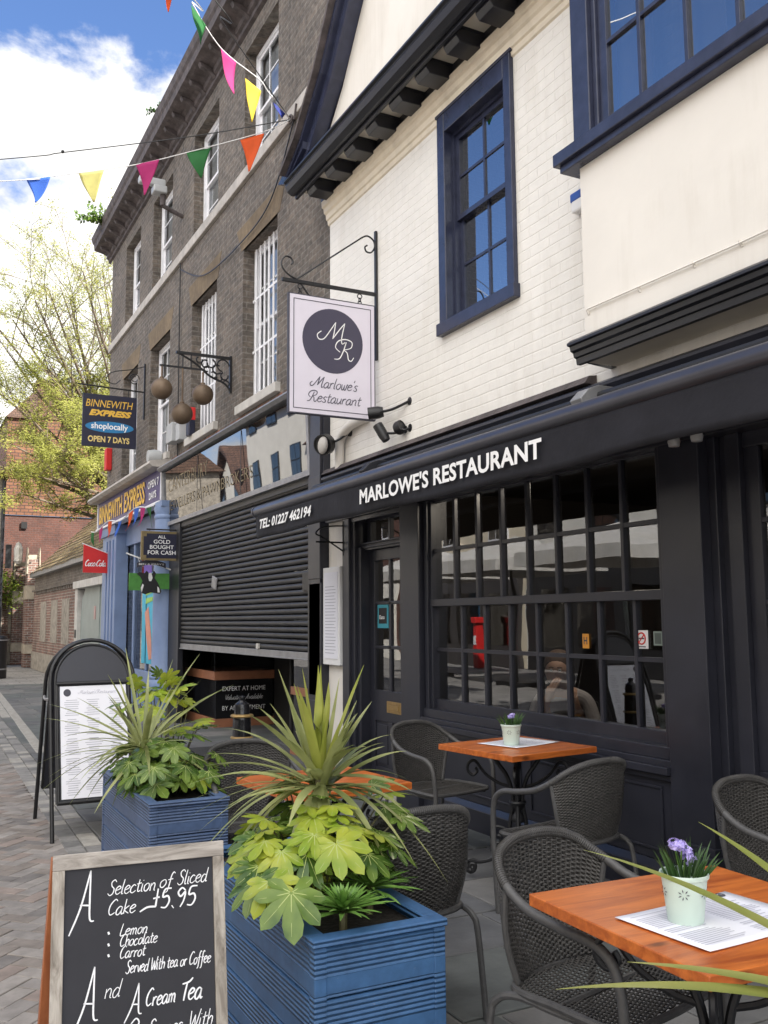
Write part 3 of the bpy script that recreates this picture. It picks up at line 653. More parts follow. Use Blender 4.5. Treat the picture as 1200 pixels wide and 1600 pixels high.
# ------------------------------------------------ jettied bay
XJ = 3.53
b = MB(); b.box(XJ, XW, YR, 4.22, 3.10, 4.24); b.build('bay_front', m_render, RB)
b = MB(); b.box(3.435, XW, YR, 4.36, 4.235, 4.315); b.box(3.465, XW, YR, 4.33, 4.19, 4.237); b.build('bay_sill', m_blue, RB, bevel=.006)
b = MB(); b.box(3.50, XW, 4.08, 4.235, 4.315, 7.5); b.box(3.53, XW, 4.04, 4.08, 4.315, 7.5); b.build('bay_corner_post', m_blue, RB, bevel=.006)
bw = MB()
bw.box(3.535, 3.60, YR, 4.04, 4.315, 4.36)
ys = [4.0, 3.705, 3.36, 3.02, 2.68, 2.34, 2.0, 1.66]
for i, y in enumerate(ys): bw.box(3.55, 3.585, y-(.03 if i == 0 else .014), y+(.04 if i == 0 else .014), 4.36, 6.2)
for z in (4.87, 5.38, 5.89): bw.box(3.552, 3.583, 1.6, 4.0, z-.013, z+.013)
bwo = bw.build('bay_window', m_blue, RB, bevel=.003)
p = MB(); p.quad((3.57, 4.0, 4.36), (3.57, 1.6, 4.36), (3.57, 1.6, 6.2), (3.57, 4.0, 6.2)); p.build('pane', m_glass2, bwo)
for q_ in ((3.66, 3.68, 3.72, 4.0, 4.36, 6.2), (3.66, 3.68, 3.2, 3.5, 4.36, 6.2)): p = MB(); p.box(*q_); p.build('curtain', m_white, bwo)
p = MB(); p.quad((4.6, 4.1, 4.3), (4.6, 1.3, 4.3), (4.6, 1.3, 6.3), (4.6, 4.1, 6.3)); p.quad((3.5, 4.1, 4.33), (4.6, 4.1, 4.33), (4.6, 1.3, 4.33), (3.5, 1.3, 4.33)); p.build('bay_room', m_room, bwo)
b = MB()
cp = [(XJ, 3.13), (3.455, 3.125), (3.43, 3.105), (3.43, 3.09), (3.45, 3.085), (3.455, 3.06), (3.475, 3.05), (3.48, 3.025), (3.495, 3.02), (3.50, 2.985), (XJ, 2.985)]
b.prism([(p_[0], 4.27, p_[1]) for p_ in cp], (0, -(4.27-YR), 0))
b.prism([(3.50, 4.22, 3.12), (3.50, 4.27, 3.12), (XW, 4.27, 3.10), (XW, 4.22, 3.10), ], (0, 0, -.11)); b.build('bay_cornice', m_gutter, RB)
b = MB(); b.box(XJ, XW, YR, 4.225, 2.995, 3.012); b.build('bay_soffit', m_soffit, RB)
b = MB(); P_ = [(3.515, 4.18, 3.30), (3.515, 3.05, 3.285), (3.515, 1.5, 3.30)]; b.tube(P_, .006, 5)
for y in (4.18, 3.75, 3.35, 3.05): b.tube([(3.515, y, 3.30), (3.53, y, 3.27)], .008, 5)
b.build('cable', m_render, RB)
# ------------------------------------------------ shopfront
b = MB()
b.box(3.68, XW+.2, YR, 8.40, 2.80, 2.845); b.prism([(3.675, 8.42, 2.845), (3.655, 8.42, 2.87), (3.655, 8.42, 2.89), (3.70, 8.42, 2.915), (XW, 8.42, 2.92), (XW, 8.42, 2.845)], (0, -(8.42-YR), 0))
b.box(3.69, XW+.1, YR, 8.40, 2.44, 2.80)
b.build('fascia', m_paint, RB, bevel=.003)
b = MB(); b.prism([(3.66, 8.44, 2.925), (3.70, 8.44, 2.975), (XW, 8.44, 2.985), (XW, 8.44, 2.925)], (0, -(8.44-4.4), 0)); b.build('fascia_flashing', m_cornice, RB)
def pilaster(y0, y1, xf=3.69, fl=True):
    s = MB(); s.box(xf, XW+.12, y0, y1, .30, 2.44); s.box(xf-.035, XW+.12, y0-.03, y1+.03, 0, .30); s.box(xf-.02, XW+.12, y0-.015, y1+.015, .30, .34)
    s.build('pilaster', m_paint, RB, bevel=.004)
pilaster(6.55, 6.86); pilaster(3.55, 3.84)
s = MB(); s.box(3.70, XW+.2, 7.88, 8.02, 0, 2.44); s.build('door_post', m_paint, RB, bevel=.004)
s = MB(); s.box(3.72, XW+.2, 8.02, 8.40, 0, .02); s.box(3.745, XW+.3, 8.02, 8.43, 0, 2.85); s.build('end_wall', m_render, RB)
# window surround, sash and stall riser
def shop_window(y0, y1, z0, zm, z1, n, zl, zu, xs=3.80):
    b = MB()
    b.box(3.735, XW+.15, y0, y0+.045, z0-.1, z1+.1); b.box(3.735, XW+.15, y1-.045, y1, z0-.1, z1+.1)     # linings
    b.box(3.76, XW+.15, y0+.045, y0+.075, z0-.02, z1+.02); b.box(3.76, XW+.15, y1-.075, y1-.045, z0-.02, z1+.02)
    b.box(xs-.015, xs+.05, y0+.075, y1-.075, z0-.03, z0+.055); b.box(xs-.015, xs+.05, y0+.075, y1-.075, z1-.03, z1+.06)
    b.box(xs-.045, xs+.03, y0+.05, y1-.05, zm-.028, zm+.028)
    win = b.build('shop_window', m_paint, RB, bevel=.003)
    ya, yb = y0+.075, y1-.075
    for k in range(1, n):
        yy = ya+(yb-ya)*k/n
        s = MB(); s.box(xs-.022, xs+.012, yy-.014, yy+.014, zm+.02, z1-.03); s.build('glazing_bar', m_paint, win, bevel=.004)
        s = MB(); s.box(xs-.002, xs+.034, yy-.014-.06, yy+.014-.06, z0+.05, zm-.02); s.build('glazing_bar', m_paint, win, bevel=.004)
    s = MB(); s.box(xs-.018, xs+.010, ya, yb, zu-.013, zu+.013); s.box(xs+.001, xs+.030, ya, yb, zl-.013, zl+.013); s.build('transom', m_paint, win)
    s = MB(); s.quad((xs+.004, yb, zm), (xs+.004, ya, zm), (xs+.004, ya, z1), (xs+.004, yb, z1)); s.build('pane', m_glass3, win); s = MB(); s.quad((xs+.022, yb, z0), (xs+.022, ya, z0), (xs+.022, ya, zm), (xs+.022, yb, zm)); s.build('pane', m_glass3, win)
    return win
SW = shop_window(3.86, 6.53, .82, 1.625, 2.46, 8, 1.26, 2.04)
b = MB()  # sill mouldings and stall riser panels
b.box(3.695, 3.86, 3.84, 6.55, .70, .735); b.box(3.665, 3.86, 3.84, 6.55, .66, .70); b.box(3.70, 3.86, 3.84, 6.55, .625, .655); b.box(3.72, 3.86, 3.84, 6.55, .735, .80)
b.box(3.73, 3.90, 3.84, 6.55, .19, .625)
b.box(3.70, 3.90, 3.84, 6.55, 0, .15); b.prism([(3.70, 6.55, .15), (3.73, 6.55, .19), (3.74, 6.55, .15)], (0, -2.71, 0))
for (a, c) in ((3.94, 5.15), (5.25, 6.45)):
    b.box(3.72, 3.73, a, c, .57, .585); b.box(3.72, 3.73, a, c, .24, .255); b.box(3.72, 3.73, a, a+.015, .255, .57); b.box(3.72, 3.73, c-.015, c, .255, .57)
b.build('stall_riser', m_paint, RB, bevel=.003)
# recessed half-glazed door
XD = 3.86
b = MB(); y0, y1 = 6.90, 7.82
b.box(XD-.10, XD+.06, y1-.07, y1, 0, 2.16); b.box(XD-.04, XD+.06, y0-.01, y0+.05, 0, 2.16)
b.box(3.72, 3.735, 6.86, 7.88, 2.40, 2.44)
b.box(XD-.06, XD+.06, y0, y1, 2.13, 2.20); b.box(XD-.08, XD+.06, y0, y1, 2.15, 2.165); b.box(XD-.08, XD+.06, y0, y1, 2.185, 2.20)
b.box(XD-.02, XD+.04, y0, y1, 2.40, 2.46); b.box(XD-.02, XD+.04, y1-.12, y1-.05, 2.20, 2.40)
b.box(XW-.03, XD+.06, 7.815, 7.885, 0, 2.44); b.box(3.745, XD+.06, 6.86, 6.90, 0, 2.44)
b.box(XD-.01, XD+.03, 7.33, 7.37, 2.20, 2.40)
fr = b.build('door_frame', m_paint, RB, bevel=.003)
p = MB(); p.quad((XD+.01, y1-.1, 2.2), (XD+.01, y0, 2.2), (XD+.01, y0, 2.4), (XD+.01, y1-.1, 2.4)); p.build('pane', m_glass3, fr)
b = MB(); ya, yb = 6.95, 7.75; sx = XD-.005
b.box(sx, sx+.045, ya, ya+.14, .06, 2.13); b.box(sx, sx+.045, yb-.09, yb, .06, 2.13)
b.box(sx, sx+.045, ya+.14, yb-.09, 2.03, 2.13); b.box(sx, sx+.045, ya+.14, yb-.09, .60, .87)
b.box(sx, sx+.045, ya+.14, yb-.09, .06, .20); b.box(sx+.015, sx+.035, ya+.14, yb-.09, .20, .60); b.box(sx, sx+.045, 7.33, 7.41, .20, .60)
for a, c in ((7.11, 7.31), (7.43, 7.64)): b.box(sx+.004, sx+.03, a, c, .23, .57)
b.box(sx+.006, sx+.04, 7.35, 7.39, .87, 2.03)
for z in (1.25, 1.645): b.box(sx+.006, sx+.04, ya+.14, yb-.09, z-.014, z+.014)
DO = b.build('door', m_paint, RB, bevel=.004)
p = MB(); p.quad((sx+.022, yb-.09, .87), (sx+.022, ya+.14, .87), (sx+.022, ya+.14, 2.03), (sx+.022, yb-.09, 2.03)); p.build('pane', m_glass3, DO)
p = MB(); p.box(sx-.006, sx, 7.15, 7.42, .685, .785); p.box(sx-.010, sx-.006, 7.18, 7.39, .70, .708); p.box(sx-.010, sx-.006, 7.18, 7.39, .76, .768); p.box(sx-.012, sx-.006, 7.19, 7.38, .715, .752); p.build('letter_plate', m_brass, DO, bevel=.002)
b = MB(); b.box(3.66, 3.92, 6.86, 7.9, .0, .06); b.build('threshold', m_stone, RB, bevel=.006)
# delivery sticker in the door glass
p = MB(); p.box(sx+.017, sx+.0215, 7.42, 7.63, 1.42, 1.63); dst = p.build('sticker', mat('teal_sticker', (.05, .35, .45), .5), DO)
p = MB(); p.box(sx+.014, sx+.017, 7.45, 7.60, 1.46, 1.60); p.build('sticker_panel', mat('black_sticker', (.01, .01, .012), .5), dst)
p = MB(); put_text(p, 'Eats', (sx+.013, 7.585, 1.50), (0, -1, 0), (0, 0, 1), .10, .035, bold=.02); p.build('sticker_lettering', m_letter, dst)
# right-hand door bay
b = MB()
b.box(3.80, 3.95, 3.44, 3.55, 0, 2.44); b.box(3.76, 3.95, 3.50, 3.55, 0, 2.44); b.box(3.78, 3.95, 3.36, 3.45, 0, 2.44)
b.box(3.81, 3.86, 2.45, 3.36, 2.36, 2.44); b.box(3.81, 3.86, 2.45, 3.36, 0, .74); b.box(3.815, 3.855, 3.27, 3.36, .74, 2.36)
b.box(3.81, 3.86, 2.3, 2.45, 0, 2.44)
for z in (1.18, 1.57, 1.98): b.box(3.82, 3.85, 2.45, 3.30, z-.014, z+.014)
for y in (3.02, 2.74): b.box(3.82, 3.85, y-.016, y+.016, .74, 2.36)
b.build('side_door', m_paint, RB, bevel=.004)
d_ = [c for c in RB.children][-1] if RB.children else None
p = MB(); p.quad((3.838, 3.28, .74), (3.838, 2.45, .74), (3.838, 2.45, 2.36), (3.838, 3.28, 2.36)); p.build('pane', m_glass3, RB)
b = MB(); b.box(3.72, 3.95, YR, 2.3, 0, 2.44); b.build('far_shopfront', m_paint, RB)
# stickers in the big window, and a reflected hydrant sign laid on the glass
st = MB(); st.box(3.812, 3.816, 4.10, 4.205, 1.32, 1.425); so_ = st.build('sticker', m_white, SW)
st = MB(); pts = [(3.811, 4.152+.032*cos(a), 1.378+.032*sin(a)) for a in [i*2*pi/20 for i in range(20)]]; st.tube(pts, .0045, 5, closed=True); st.tube([(3.811, 4.152-.022, 1.40), (3.811, 4.152+.022, 1.356)], .0035, 5); st.build('no_smoking_mark', m_red, so_)
st = MB(); st.box(3.810, 3.8115, 4.13, 4.172, 1.374, 1.382); st.box(3.810, 3.8115, 4.12, 4.185, 1.328, 1.334); st.build('sticker_lettering', m_dkink, so_)
st = MB(); st.box(3.812, 3.816, 3.985, 4.055, 1.34, 1.42); s2 = st.build('sticker', mat('green_grey_sticker', (.20, .25, .22), .5), SW)
st = MB(); st.box(3.811, 3.8118, 3.995, 4.045, 1.35, 1.41); st.build('sticker_panel', mat('green_sticker_dark', (.07, .09, .08), .5), s2)
st = MB(); st.box(3.812, 3.816, 4.62, 4.68, 1.31, 1.40); s3 = st.build('sticker', mat('reflected_sign_orange', (.65, .28, .03), .5), SW)  # reflection of an orange hydrant sign, put on the pane as a flat plate
st = MB(); put_text(st, 'H', (3.811, 4.668, 1.335), (0, -1, 0), (0, 0, 1), .035, .045, bold=.03); st.build('sticker_lettering', m_dkink, s3)
# dining room behind the glass
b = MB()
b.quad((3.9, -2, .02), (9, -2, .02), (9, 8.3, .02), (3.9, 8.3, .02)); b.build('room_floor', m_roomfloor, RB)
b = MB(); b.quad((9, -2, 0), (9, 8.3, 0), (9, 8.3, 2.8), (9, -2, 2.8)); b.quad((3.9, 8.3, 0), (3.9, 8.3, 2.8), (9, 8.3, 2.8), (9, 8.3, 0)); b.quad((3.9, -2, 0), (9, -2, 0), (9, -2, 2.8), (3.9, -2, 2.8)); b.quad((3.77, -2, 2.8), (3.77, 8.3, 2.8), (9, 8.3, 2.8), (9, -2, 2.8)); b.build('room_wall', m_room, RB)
# ceiling lamp added in the dining room to brighten the seated person
CL = T('fill_lamp', 'small lit square ceiling lamp added inside the restaurant to brighten the seated person', 'lamp', (4.7, 5.1, 2.72))
p = MB(); p.box(4.55, 4.85, 4.95, 5.25, 2.74, 2.80); p.build('housing', m_black, CL, bevel=.005)
me_, ne_, be_, oe_ = newmat('lamp_glow'); be_.inputs['Emission Color'].default_value = (1, .85, .65, 1); be_.inputs['Emission Strength'].default_value = 2.5
p = MB(); p.box(4.58, 4.82, 4.98, 5.22, 2.725, 2.74); p.build('diffuser', me_, CL)
ll = bpy.data.lights.new('fill_lamp_light', 'POINT'); ll.energy = 13; ll.color = (1, .86, .70); ll.shadow_soft_size = .12; lo_ = bpy.data.objects.new('fill_lamp_light', ll); COL.objects.link(lo_); lo_.parent = CL; lo_.location = (-.35, .1, -.15)
# ------------------------------------------------ awning
AW = T('awning', 'black shop awning with white restaurant lettering along its hanging front flap', 'awning', (3.0, 4.6, 2.3))
XA = 2.97; YA0, YA1 = -.6, 8.36
b = MB(); b.tube([(XA, YA0, 2.515), (XA, YA1, 2.515)], .050, 18); b.lathe([(.0, -.012), (.056, -.012), (.056, .012), (.0, .012)], (XA, YA1, 2.515), 16, 'y'); b.build('front_bar', m_bar, AW, smooth='auto')
b = MB(); n = 140; rows = 6
vs = []; fs = []
for i in range(n+1):
    y = YA1-.02+(YA0-YA1)*i/n
    for j in range(rows+1):
        t = j/rows; z = 2.485-.225*t-.008*sin(y*1.7)*t-.006*sin(y*5.1+1)*t
        x = XA-.02+.012*t*sin(y*2.3)+.006*t*noise.noise(Vector((y*4, t*2, 0)))+.01*t
        vs.append((x, y, z))
for i in range(n):
    for j in range(rows): a = i*(rows+1)+j; fs.append((a, a+1, a+rows+2, a+rows+1))
b.add(vs, fs); b.build('valance', m_awning, AW, smooth=True, solid=.004)
b = MB(); vs = []; fs = []
for i in range(41):
    y = YA1-.05+(YA0-YA1)*i/40
    for j in range(5):
        t = j/4; vs.append((XA+.02+(3.62-XA)*t, y, 2.55+.11*t-.02*sin(pi*t)))
for i in range(40):
    for j in range(4): a = i*5+j; fs.append((a, a+1, a+6, a+5))
b.add(vs, fs); b.build('canopy', m_awning, AW, smooth=True, solid=.004)
b = MB(); b.box(3.50, 3.69, YA0, 8.30, 2.66, 2.79); b.build('cassette', m_black, AW, bevel=.02)
for y in (4.2, 7.0, 1.4):
    a_ = MB(); a_.prism([(3.44, y, 2.80), (3.52, y, 2.83), (3.66, y, 2.83), (3.66, y, 2.76), (3.50, y, 2.74), (3.40, y, 2.70), (3.38, y, 2.74)], (0, -.10, 0)); a_.build('bracket', m_galv if y == 4.2 else m_gutter, AW, bevel=.006)
for y in (7.9, 4.5, 1.0):
    a_ = MB(); a_.tube([(XA+.01, y, 2.50), (3.32, y-.45, 2.59), (3.62, y-.1, 2.70)], .018, 8); a_.build('arm', m_black, AW, smooth='auto')
b = MB(); LX = XA-.0405
put_text(b, "MARLOWE'S RESTAURANT", (LX, 6.05, 2.325), (0, -1, 0), (0, -.02, .98), 2.17, .115, shear=.0, bold=.03, space=1.02); b.build('lettering', m_letter, AW); b = MB()
put_text(b, "TEL: 01227 462194", (LX, 8.18, 2.335), (0, -1, 0), (0, -.1, .98), 1.22, .092, shear=.18, bold=.03)
b.build('lettering', m_letter, AW)
for y in (3.62, 3.46):
    b = MB(); b.lathe([(.0, -.028), (.028, -.026), (.034, 0), (.03, .016), (0, .02)], (3.60, y, 2.42), 12); b.build('lamp_glass', m_greybox, T('spot_lamp', ('left' if y == 3.62 else 'right')+' one of two small round lamps under the awning by the right pilaster', 'lamp', (3.60, y, 2.40), group='small lamps under the awning'), smooth='auto')
# ================================================================== JEWELLER'S SHOP
m_mirror, _nt, _b, _o = newmat('black_sign_glass'); _b.inputs['Base Color'].default_value = (.008, .008, .01, 1); _b.inputs['Roughness'].default_value = .012; _b.inputs['IOR'].default_value = 2.6
_n = N(_nt, 'ShaderNodeTexNoise', i={'Scale': .9, 'Detail': 2}); _nt.links.new(pos(_nt, world=True), _n.inputs['Vector']); bump(_nt, _b, _n.outputs['Fac'], .05, .03)
m_shut = mat('shutter_slat', (.055, .053, .052), .48, metal=.35, var=.2, vs=3, bs=30, bst=.05)
m_woodband = mat('orange_wood_band', (.36, .15, .08), .5, var=.2, vs=6, world=True)
FS = T('fascia_sign', 'glossy black glass jeweller fascia with faint gold lettering, above the roller shutter', 'shop sign', (3.7, 11.8, 3.0))
b = MB(); b.prism([(3.70, 14.72, 3.03), (3.66, 14.72, 3.84), (3.80, 14.72, 3.84), (3.80, 14.72, 3.03)], (0, -(14.72-8.80), 0)); b.build('panel', m_mirror, FS)
b = MB()
for (y0, y1) in ((14.72, 14.78), (8.74, 8.80)): b.prism([(3.67, y1, 3.0), (3.63, y1, 3.86), (3.80, y1, 3.86), (3.80, y1, 3.0)], (0, -(y1-y0), 0))
b.box(3.665, 3.80, 8.74, 14.78, 2.97, 3.03); b.build('frame', m_galv, FS)
for k, y in enumerate((12.8, 10.9)):
    b = MB(); b.box(3.655, 3.66, y-.006, y+.006, 3.03, 3.83); b.build('joint', m_black, FS)
b = MB(); b.prism([(3.80, 14.80, 3.86), (3.60, 14.80, 3.865), (3.56, 14.80, 3.90), (3.58, 14.80, 3.93), (3.80, 14.80, 3.99)], (0, -(14.80-8.72), 0)); b.build('top_moulding', m_galv, FS)
b = MB(); _V = Vector((-.04, 0, .81)).normalized()
put_text(b, 'CANTERBURY', (3.675, 14.45, 3.49), (0, -1, 0), _V, 2.1, .20, bold=-.012); b.build('lettering', m_gold, FS); b = MB()
put_text(b, 'JEWELLERS & PAWNBROKERS', (3.686, 14.45, 3.15), (0, -1, 0), _V, 3.9, .20, bold=-.012)
b.build('lettering', m_gold, FS)
b = MB(); b.box(3.50, 3.64, 8.46, 8.73, 0, 2.9); b.box(3.66, 3.80, 8.46, 8.73, 2.9, 3.9)
b.v = [Vector((v.x+.16 if v.z < 3 and v.x < 3.65 else v.x, v.y, v.z)) for v in b.v]
b.build('pilaster', m_paint, BB)
b = MB(); b.box(3.64, 3.80, 8.44, 8.735, 0, .72); b.box(3.66, 3.80, 8.44, 8.735, .76, 1.86); b.box(3.65, 3.80, 8.44, 8.735, 1.90, 2.93); b.box(3.69, 3.80, 8.44, 8.735, 2.93, 3.95); b.build('shop_pilaster', m_paint, BB, bevel=.006)
SH = T('roller_shutter', 'black slatted roller shutter, half lowered across the shop front', 'shutter', (3.74, 11.3, 1.1))
b = MB(); z = 1.17; yA, yB = 8.86, 13.85
while z < 2.96:
    pr = [(3.765, z), (3.750, z+.006), (3.742, z+.018), (3.740, z+.031), (3.743, z+.044), (3.752, z+.054), (3.765, z+.058), (3.775, z+.058), (3.775, z)]
    j_ = random.Random(int(z*1000)); d0, d1, e0 = j_.uniform(-.004, .004), j_.uniform(-.004, .004), j_.uniform(-.0025, .0025)
    b.prism([(x+d0, yB, zz+e0) for x, zz in pr], (d1-d0, -(yB-yA), -e0*1.5)); z += .0655
b.build('curtain', m_shut, SH, smooth='auto')
b = MB(); b.box(3.735, 3.775, yA, yB, 1.085, 1.165); b.box(3.72, 3.735, yA, yB, 1.085, 1.10); b.build('bottom_rail', m_galv, SH, bevel=.004)
b = MB(); b.box(3.70, 3.78, yB, yB+.07, 0, 2.98); b.box(3.70, 3.78, yA-.06, yA, 0, 2.98); b.build('guide_rail', m_gutter, SH, bevel=.004)
b = MB(); b.box(3.715, 3.74, 12.05, 12.25, 1.92, 2.08, Matrix.Translation((0, 12.15, 2.0)) @ Matrix.Rotation(.25, 4, 'X') @ Matrix.Translation((0, -12.15, -2.0))); b.build('lock_box', m_galv, SH, bevel=.01)
b = MB(); b.box(3.715, 3.735, 10.38, 10.46, 1.17, 1.23); b.build('keyhole_plate', m_sill, SH); b = MB(); b.box(3.72, 3.74, 8.88, 9.06, 1.80, 1.98); b.build('slot_plate', m_black, SH)
b = MB(); b.box(3.70, 3.80, 13.92, 14.75, 0, 3.0); b.box(3.66, 3.72, 14.50, 14.76, 0, 3.0); b.box(3.72, 3.80, 8.80, 13.92, 2.90, 3.0); b.build('shop_surround', m_black, BB)
# display windows of the lobby behind the shutter
for bx in ((4.0, 4.9, 12.985, 14.5, .0, .12), (4.0, 4.9, 12.985, 14.5, .66, .78), (4.0, 4.03, 9.0, 10.1, .66, .75), (4.0, 4.05, 9.0, 10.1, 0, .1)): LB = MB(); LB.box(*bx); LB.build('sill_band', m_woodband, BB, bevel=.004)
mat('black_panel', (.012, .012, .014), .2)
for bx in ((4.03, 4.88, 13.0, 14.5, .12, .66), (4.02, 4.88, 9.0, 10.1, .1, .66)): b = MB(); b.box(*bx); b.build('display_base', MATS['black_panel'], BB)
for q4 in (((4.03, 13.0, .78), (4.88, 13.0, .78), (4.88, 13.0, 2.9), (4.03, 13.0, 2.9)), ((4.02, 14.4, .78), (4.02, 13.02, .78), (4.02, 13.02, 2.9), (4.02, 14.4, 2.9)), ((4.02, 10.1, .75), (4.02, 9.0, .75), (4.02, 9.0, 2.9), (4.02, 10.1, 2.9))): b = MB(); b.quad(*q4); b.build('pane', m_glass3, BB)
b = MB(); b.box(4.9, 4.95, 10.1, 13.0, 0, 2.95); b.box(4.0, 5.0, 10.08, 10.12, .1, 2.9); b.quad((3.85, 8.8, 2.95), (3.85, 14.5, 2.95), (5.6, 14.5, 2.95), (5.6, 8.8, 2.95)); b.quad((5.6, 8.8, 0), (5.6, 14.5, 0), (5.6, 14.5, 3), (5.6, 8.8, 3)); b.quad((3.9, 14.54, 0), (5.6, 14.54, 0), (5.6, 14.54, 3), (3.9, 14.54, 3)); b.build('lobby_wall', m_dark, BB)
b = MB()
put_text(b, 'EXPERT AT HOME', (4.12, 12.981, .505), (1, 0, 0), (0, 0, 1), .64, .062)
put_text(b, 'BY APPOINTMENT', (4.12, 12.981, .235), (1, 0, 0), (0, 0, 1), .64, .062)
script(b, 'Valuations Available', (4.16, 12.981, .385), (1, 0, 0), (0, 0, 1), .035, .13, maxw=.56); b.build('window_lettering', m_letter, BB)
# ================================================================== BLUE CONVENIENCE SHOP
m_sky = mat('pale_blue_paint', (.18, .25, .42), .45, var=.12, vs=3, world=True)
FB = T('fascia_sign', 'purple shop sign with yellow letters under a grey ledge, over the pale blue columns', 'shop sign', (3.66, 17.4, 3.4))
b = MB(); b.box(3.66, 3.80, 14.84, 20.25, 3.42, 3.95); b.build('panel', mat('purple_sign', (.045, .03, .15), .35, var=.1), FB)
b = MB(); b.box(3.62, 3.80, 14.84, 20.27, 3.38, 3.42); b.box(3.645, 3.66, 14.84, 14.88, 3.42, 3.95); b.box(3.645, 3.66, 20.2, 20.27, 3.42, 3.95); b.build('frame', m_wframe, FB)
b = MB(); b.prism([(3.80, 20.35, 3.95), (3.50, 20.35, 3.955), (3.44, 20.35, 4.0), (3.46, 20.35, 4.05), (3.80, 20.35, 4.10)], (0, -(20.35-14.8), 0)); b.build('ledge', m_stone, FB)
b = MB(); put_text(b, 'BINNEWITH', (3.648, 20.05, 3.50), (0, -1, 0), (0, 0, 1), 2.25, .36, bold=.03); b.build('lettering', m_yellow, FB); b = MB(); put_text(b, 'EXPRESS', (3.648, 17.62, 3.50), (0, -1, 0), (0, 0, 1), 1.65, .38, bold=.03); b.build('lettering', m_yellow, FB)
b = MB(); put_text(b, 'OPEN 7', (3.648, 15.75, 3.70), (0, -1, 0), (0, 0, 1), .75, .13, bold=.02); put_text(b, 'DAYS', (3.648, 15.65, 3.51), (0, -1, 0), (0, 0, 1), .5, .12, bold=.02); b.build('small_lettering', m_letter, FB)
b = MB(); b.box(3.70, 3.95, 18.55, 19.85, 0, 3.38); b.box(3.66, 3.95, 18.5, 19.9, 0, .5); b.box(3.66, 3.95, 18.5, 19.9, 3.2, 3.38)
for y in (18.75, 19.05, 19.35): b.box(3.675, 3.70, y, y+.15, .6, 3.1)
b.box(3.78, 3.95, 14.9, 14.95, 0, 3.4); b.box(3.90, 4.0, 14.95, 18.55, 0, .62); b.box(3.93, 4.0, 17.9, 18.0, .62, 3.38); b.box(3.93, 4.0, 16.85, 16.93, .62, 3.38); b.box(3.93, 4.0, 15.9, 15.98, .62, 3.38); b.box(3.90, 4.0, 14.95, 18.55, 2.95, 3.38)
b.build('blue_shopfront', m_sky, BB, bevel=.01)
b = MB(); c0 = (3.70, 14.62, 0)
b.box(3.47, 3.93, 14.39, 14.85, 0, .5); b.lathe([(.24, .5), (.24, .56), (.215, .60), (.225, .64), (.20, .68), (.195, 1.2), (.185, 3.0), (.18, 3.08), (.195, 3.10), (.195, 3.14), (.18, 3.16), (.20, 3.24), (.20, 3.28)], c0, 24); b.box(3.56, 3.95, 14.42, 14.83, 3.28, 3.37)
b.build('column', m_sky, BB, smooth='auto')
b = MB(); b.quad((3.96, 18.5, .62), (3.96, 14.95, .62), (3.96, 14.95, 2.95), (3.96, 18.5, 2.95)); b.build('pane', m_glass, BB)
b = MB(); b.quad((4.3, 18.5, 0), (4.3, 14.95, 0), (4.3, 14.95, 3.4), (4.3, 18.5, 3.4)); b.build('display_back', m_blind, BB)
PO = T('window_poster', 'bright turquoise poster with a pink shape in the blue shop window', 'poster', (3.94, 16.6, .8))
b = MB(); b.box(3.93, 3.94, 16.1, 17.2, .75, 2.35); b.build('sheet', mat('turquoise_sheet', (.04, .42, .62), .5), PO)
b = MB(); b.box(3.925, 3.93, 16.5, 17.1, 2.1, 2.5); b.build('purple_block', mat('violet_block', (.10, .05, .35), .5), PO)
b = MB(); b.prism([(3.922, 16.95, 1.65), (3.922, 16.7, 1.75), (3.922, 16.45, 1.2), (3.922, 16.4, .85), (3.922, 16.6, .82), (3.922, 16.8, 1.2)], (.006, 0, 0)); b.build('pink_shape', mat('salmon_shape', (.62, .25, .18), .5), PO)
b = MB(); b.prism([(3.923, 16.9, 1.95), (3.923, 16.3, 2.0), (3.923, 16.3, 2.08), (3.923, 16.9, 2.04)], (.005, 0, 0)); b.prism([(3.923, 16.9, 1.8), (3.923, 16.4, 1.85), (3.923, 16.4, 1.92), (3.923, 16.9, 1.9)], (.005, 0, 0)); b.build('green_stripe', mat('lime_stripe', (.30, .55, .10), .5), PO)
# little party pennants under the purple sign
PG = {}
def cloth(name, c): 
    if name not in PG: PG[name] = mat('pennant_'+name, c, .7, var=.08, vs=10, trans=.45)
    return PG[name]
CC = dict(orange=(.80, .13, .02), green=(.03, .20, .05), pink=(.52, .03, .20), yellow=(.78, .60, .05), blue=(.02, .04, .28), sky=(.05, .16, .60), cream=(.62, .58, .22))
def pennant(b, A, B, drop, seed=0, curl=.2, wave=.1):
    "triangular cloth hanging from A-B, tip `drop` below; curls and folds a little"
    A, B = Vector(A), Vector(B); rr = random.Random(seed); n = 8; m = 10; side = (B-A).cross(Vector((0, 0, 1))).normalized(); W = (B-A).length
    vs = []; ph = rr.uniform(0, 6)
    for j in range(m+1):
        t = j/m
        for i in range(n+1):
            u = i/n; uu = .5+(u-.5)*(1-t*.94)
            p = A.lerp(B, uu)+Vector((0, 0, -drop*t))
            p += side*(W*wave*sin(ph+uu*4+t*3)*t+W*curl*t*t*sin(ph*1.7)) + (B-A)*(.10*sin(ph+2*t)*t)
            p.z += W*.06*sin(ph+uu*6)*t
            vs.append(p)
    b.add(vs, [(j*(n+1)+i, j*(n+1)+i+1, (j+1)*(n+1)+i+1, (j+1)*(n+1)+i) for j in range(m) for i in range(n)])
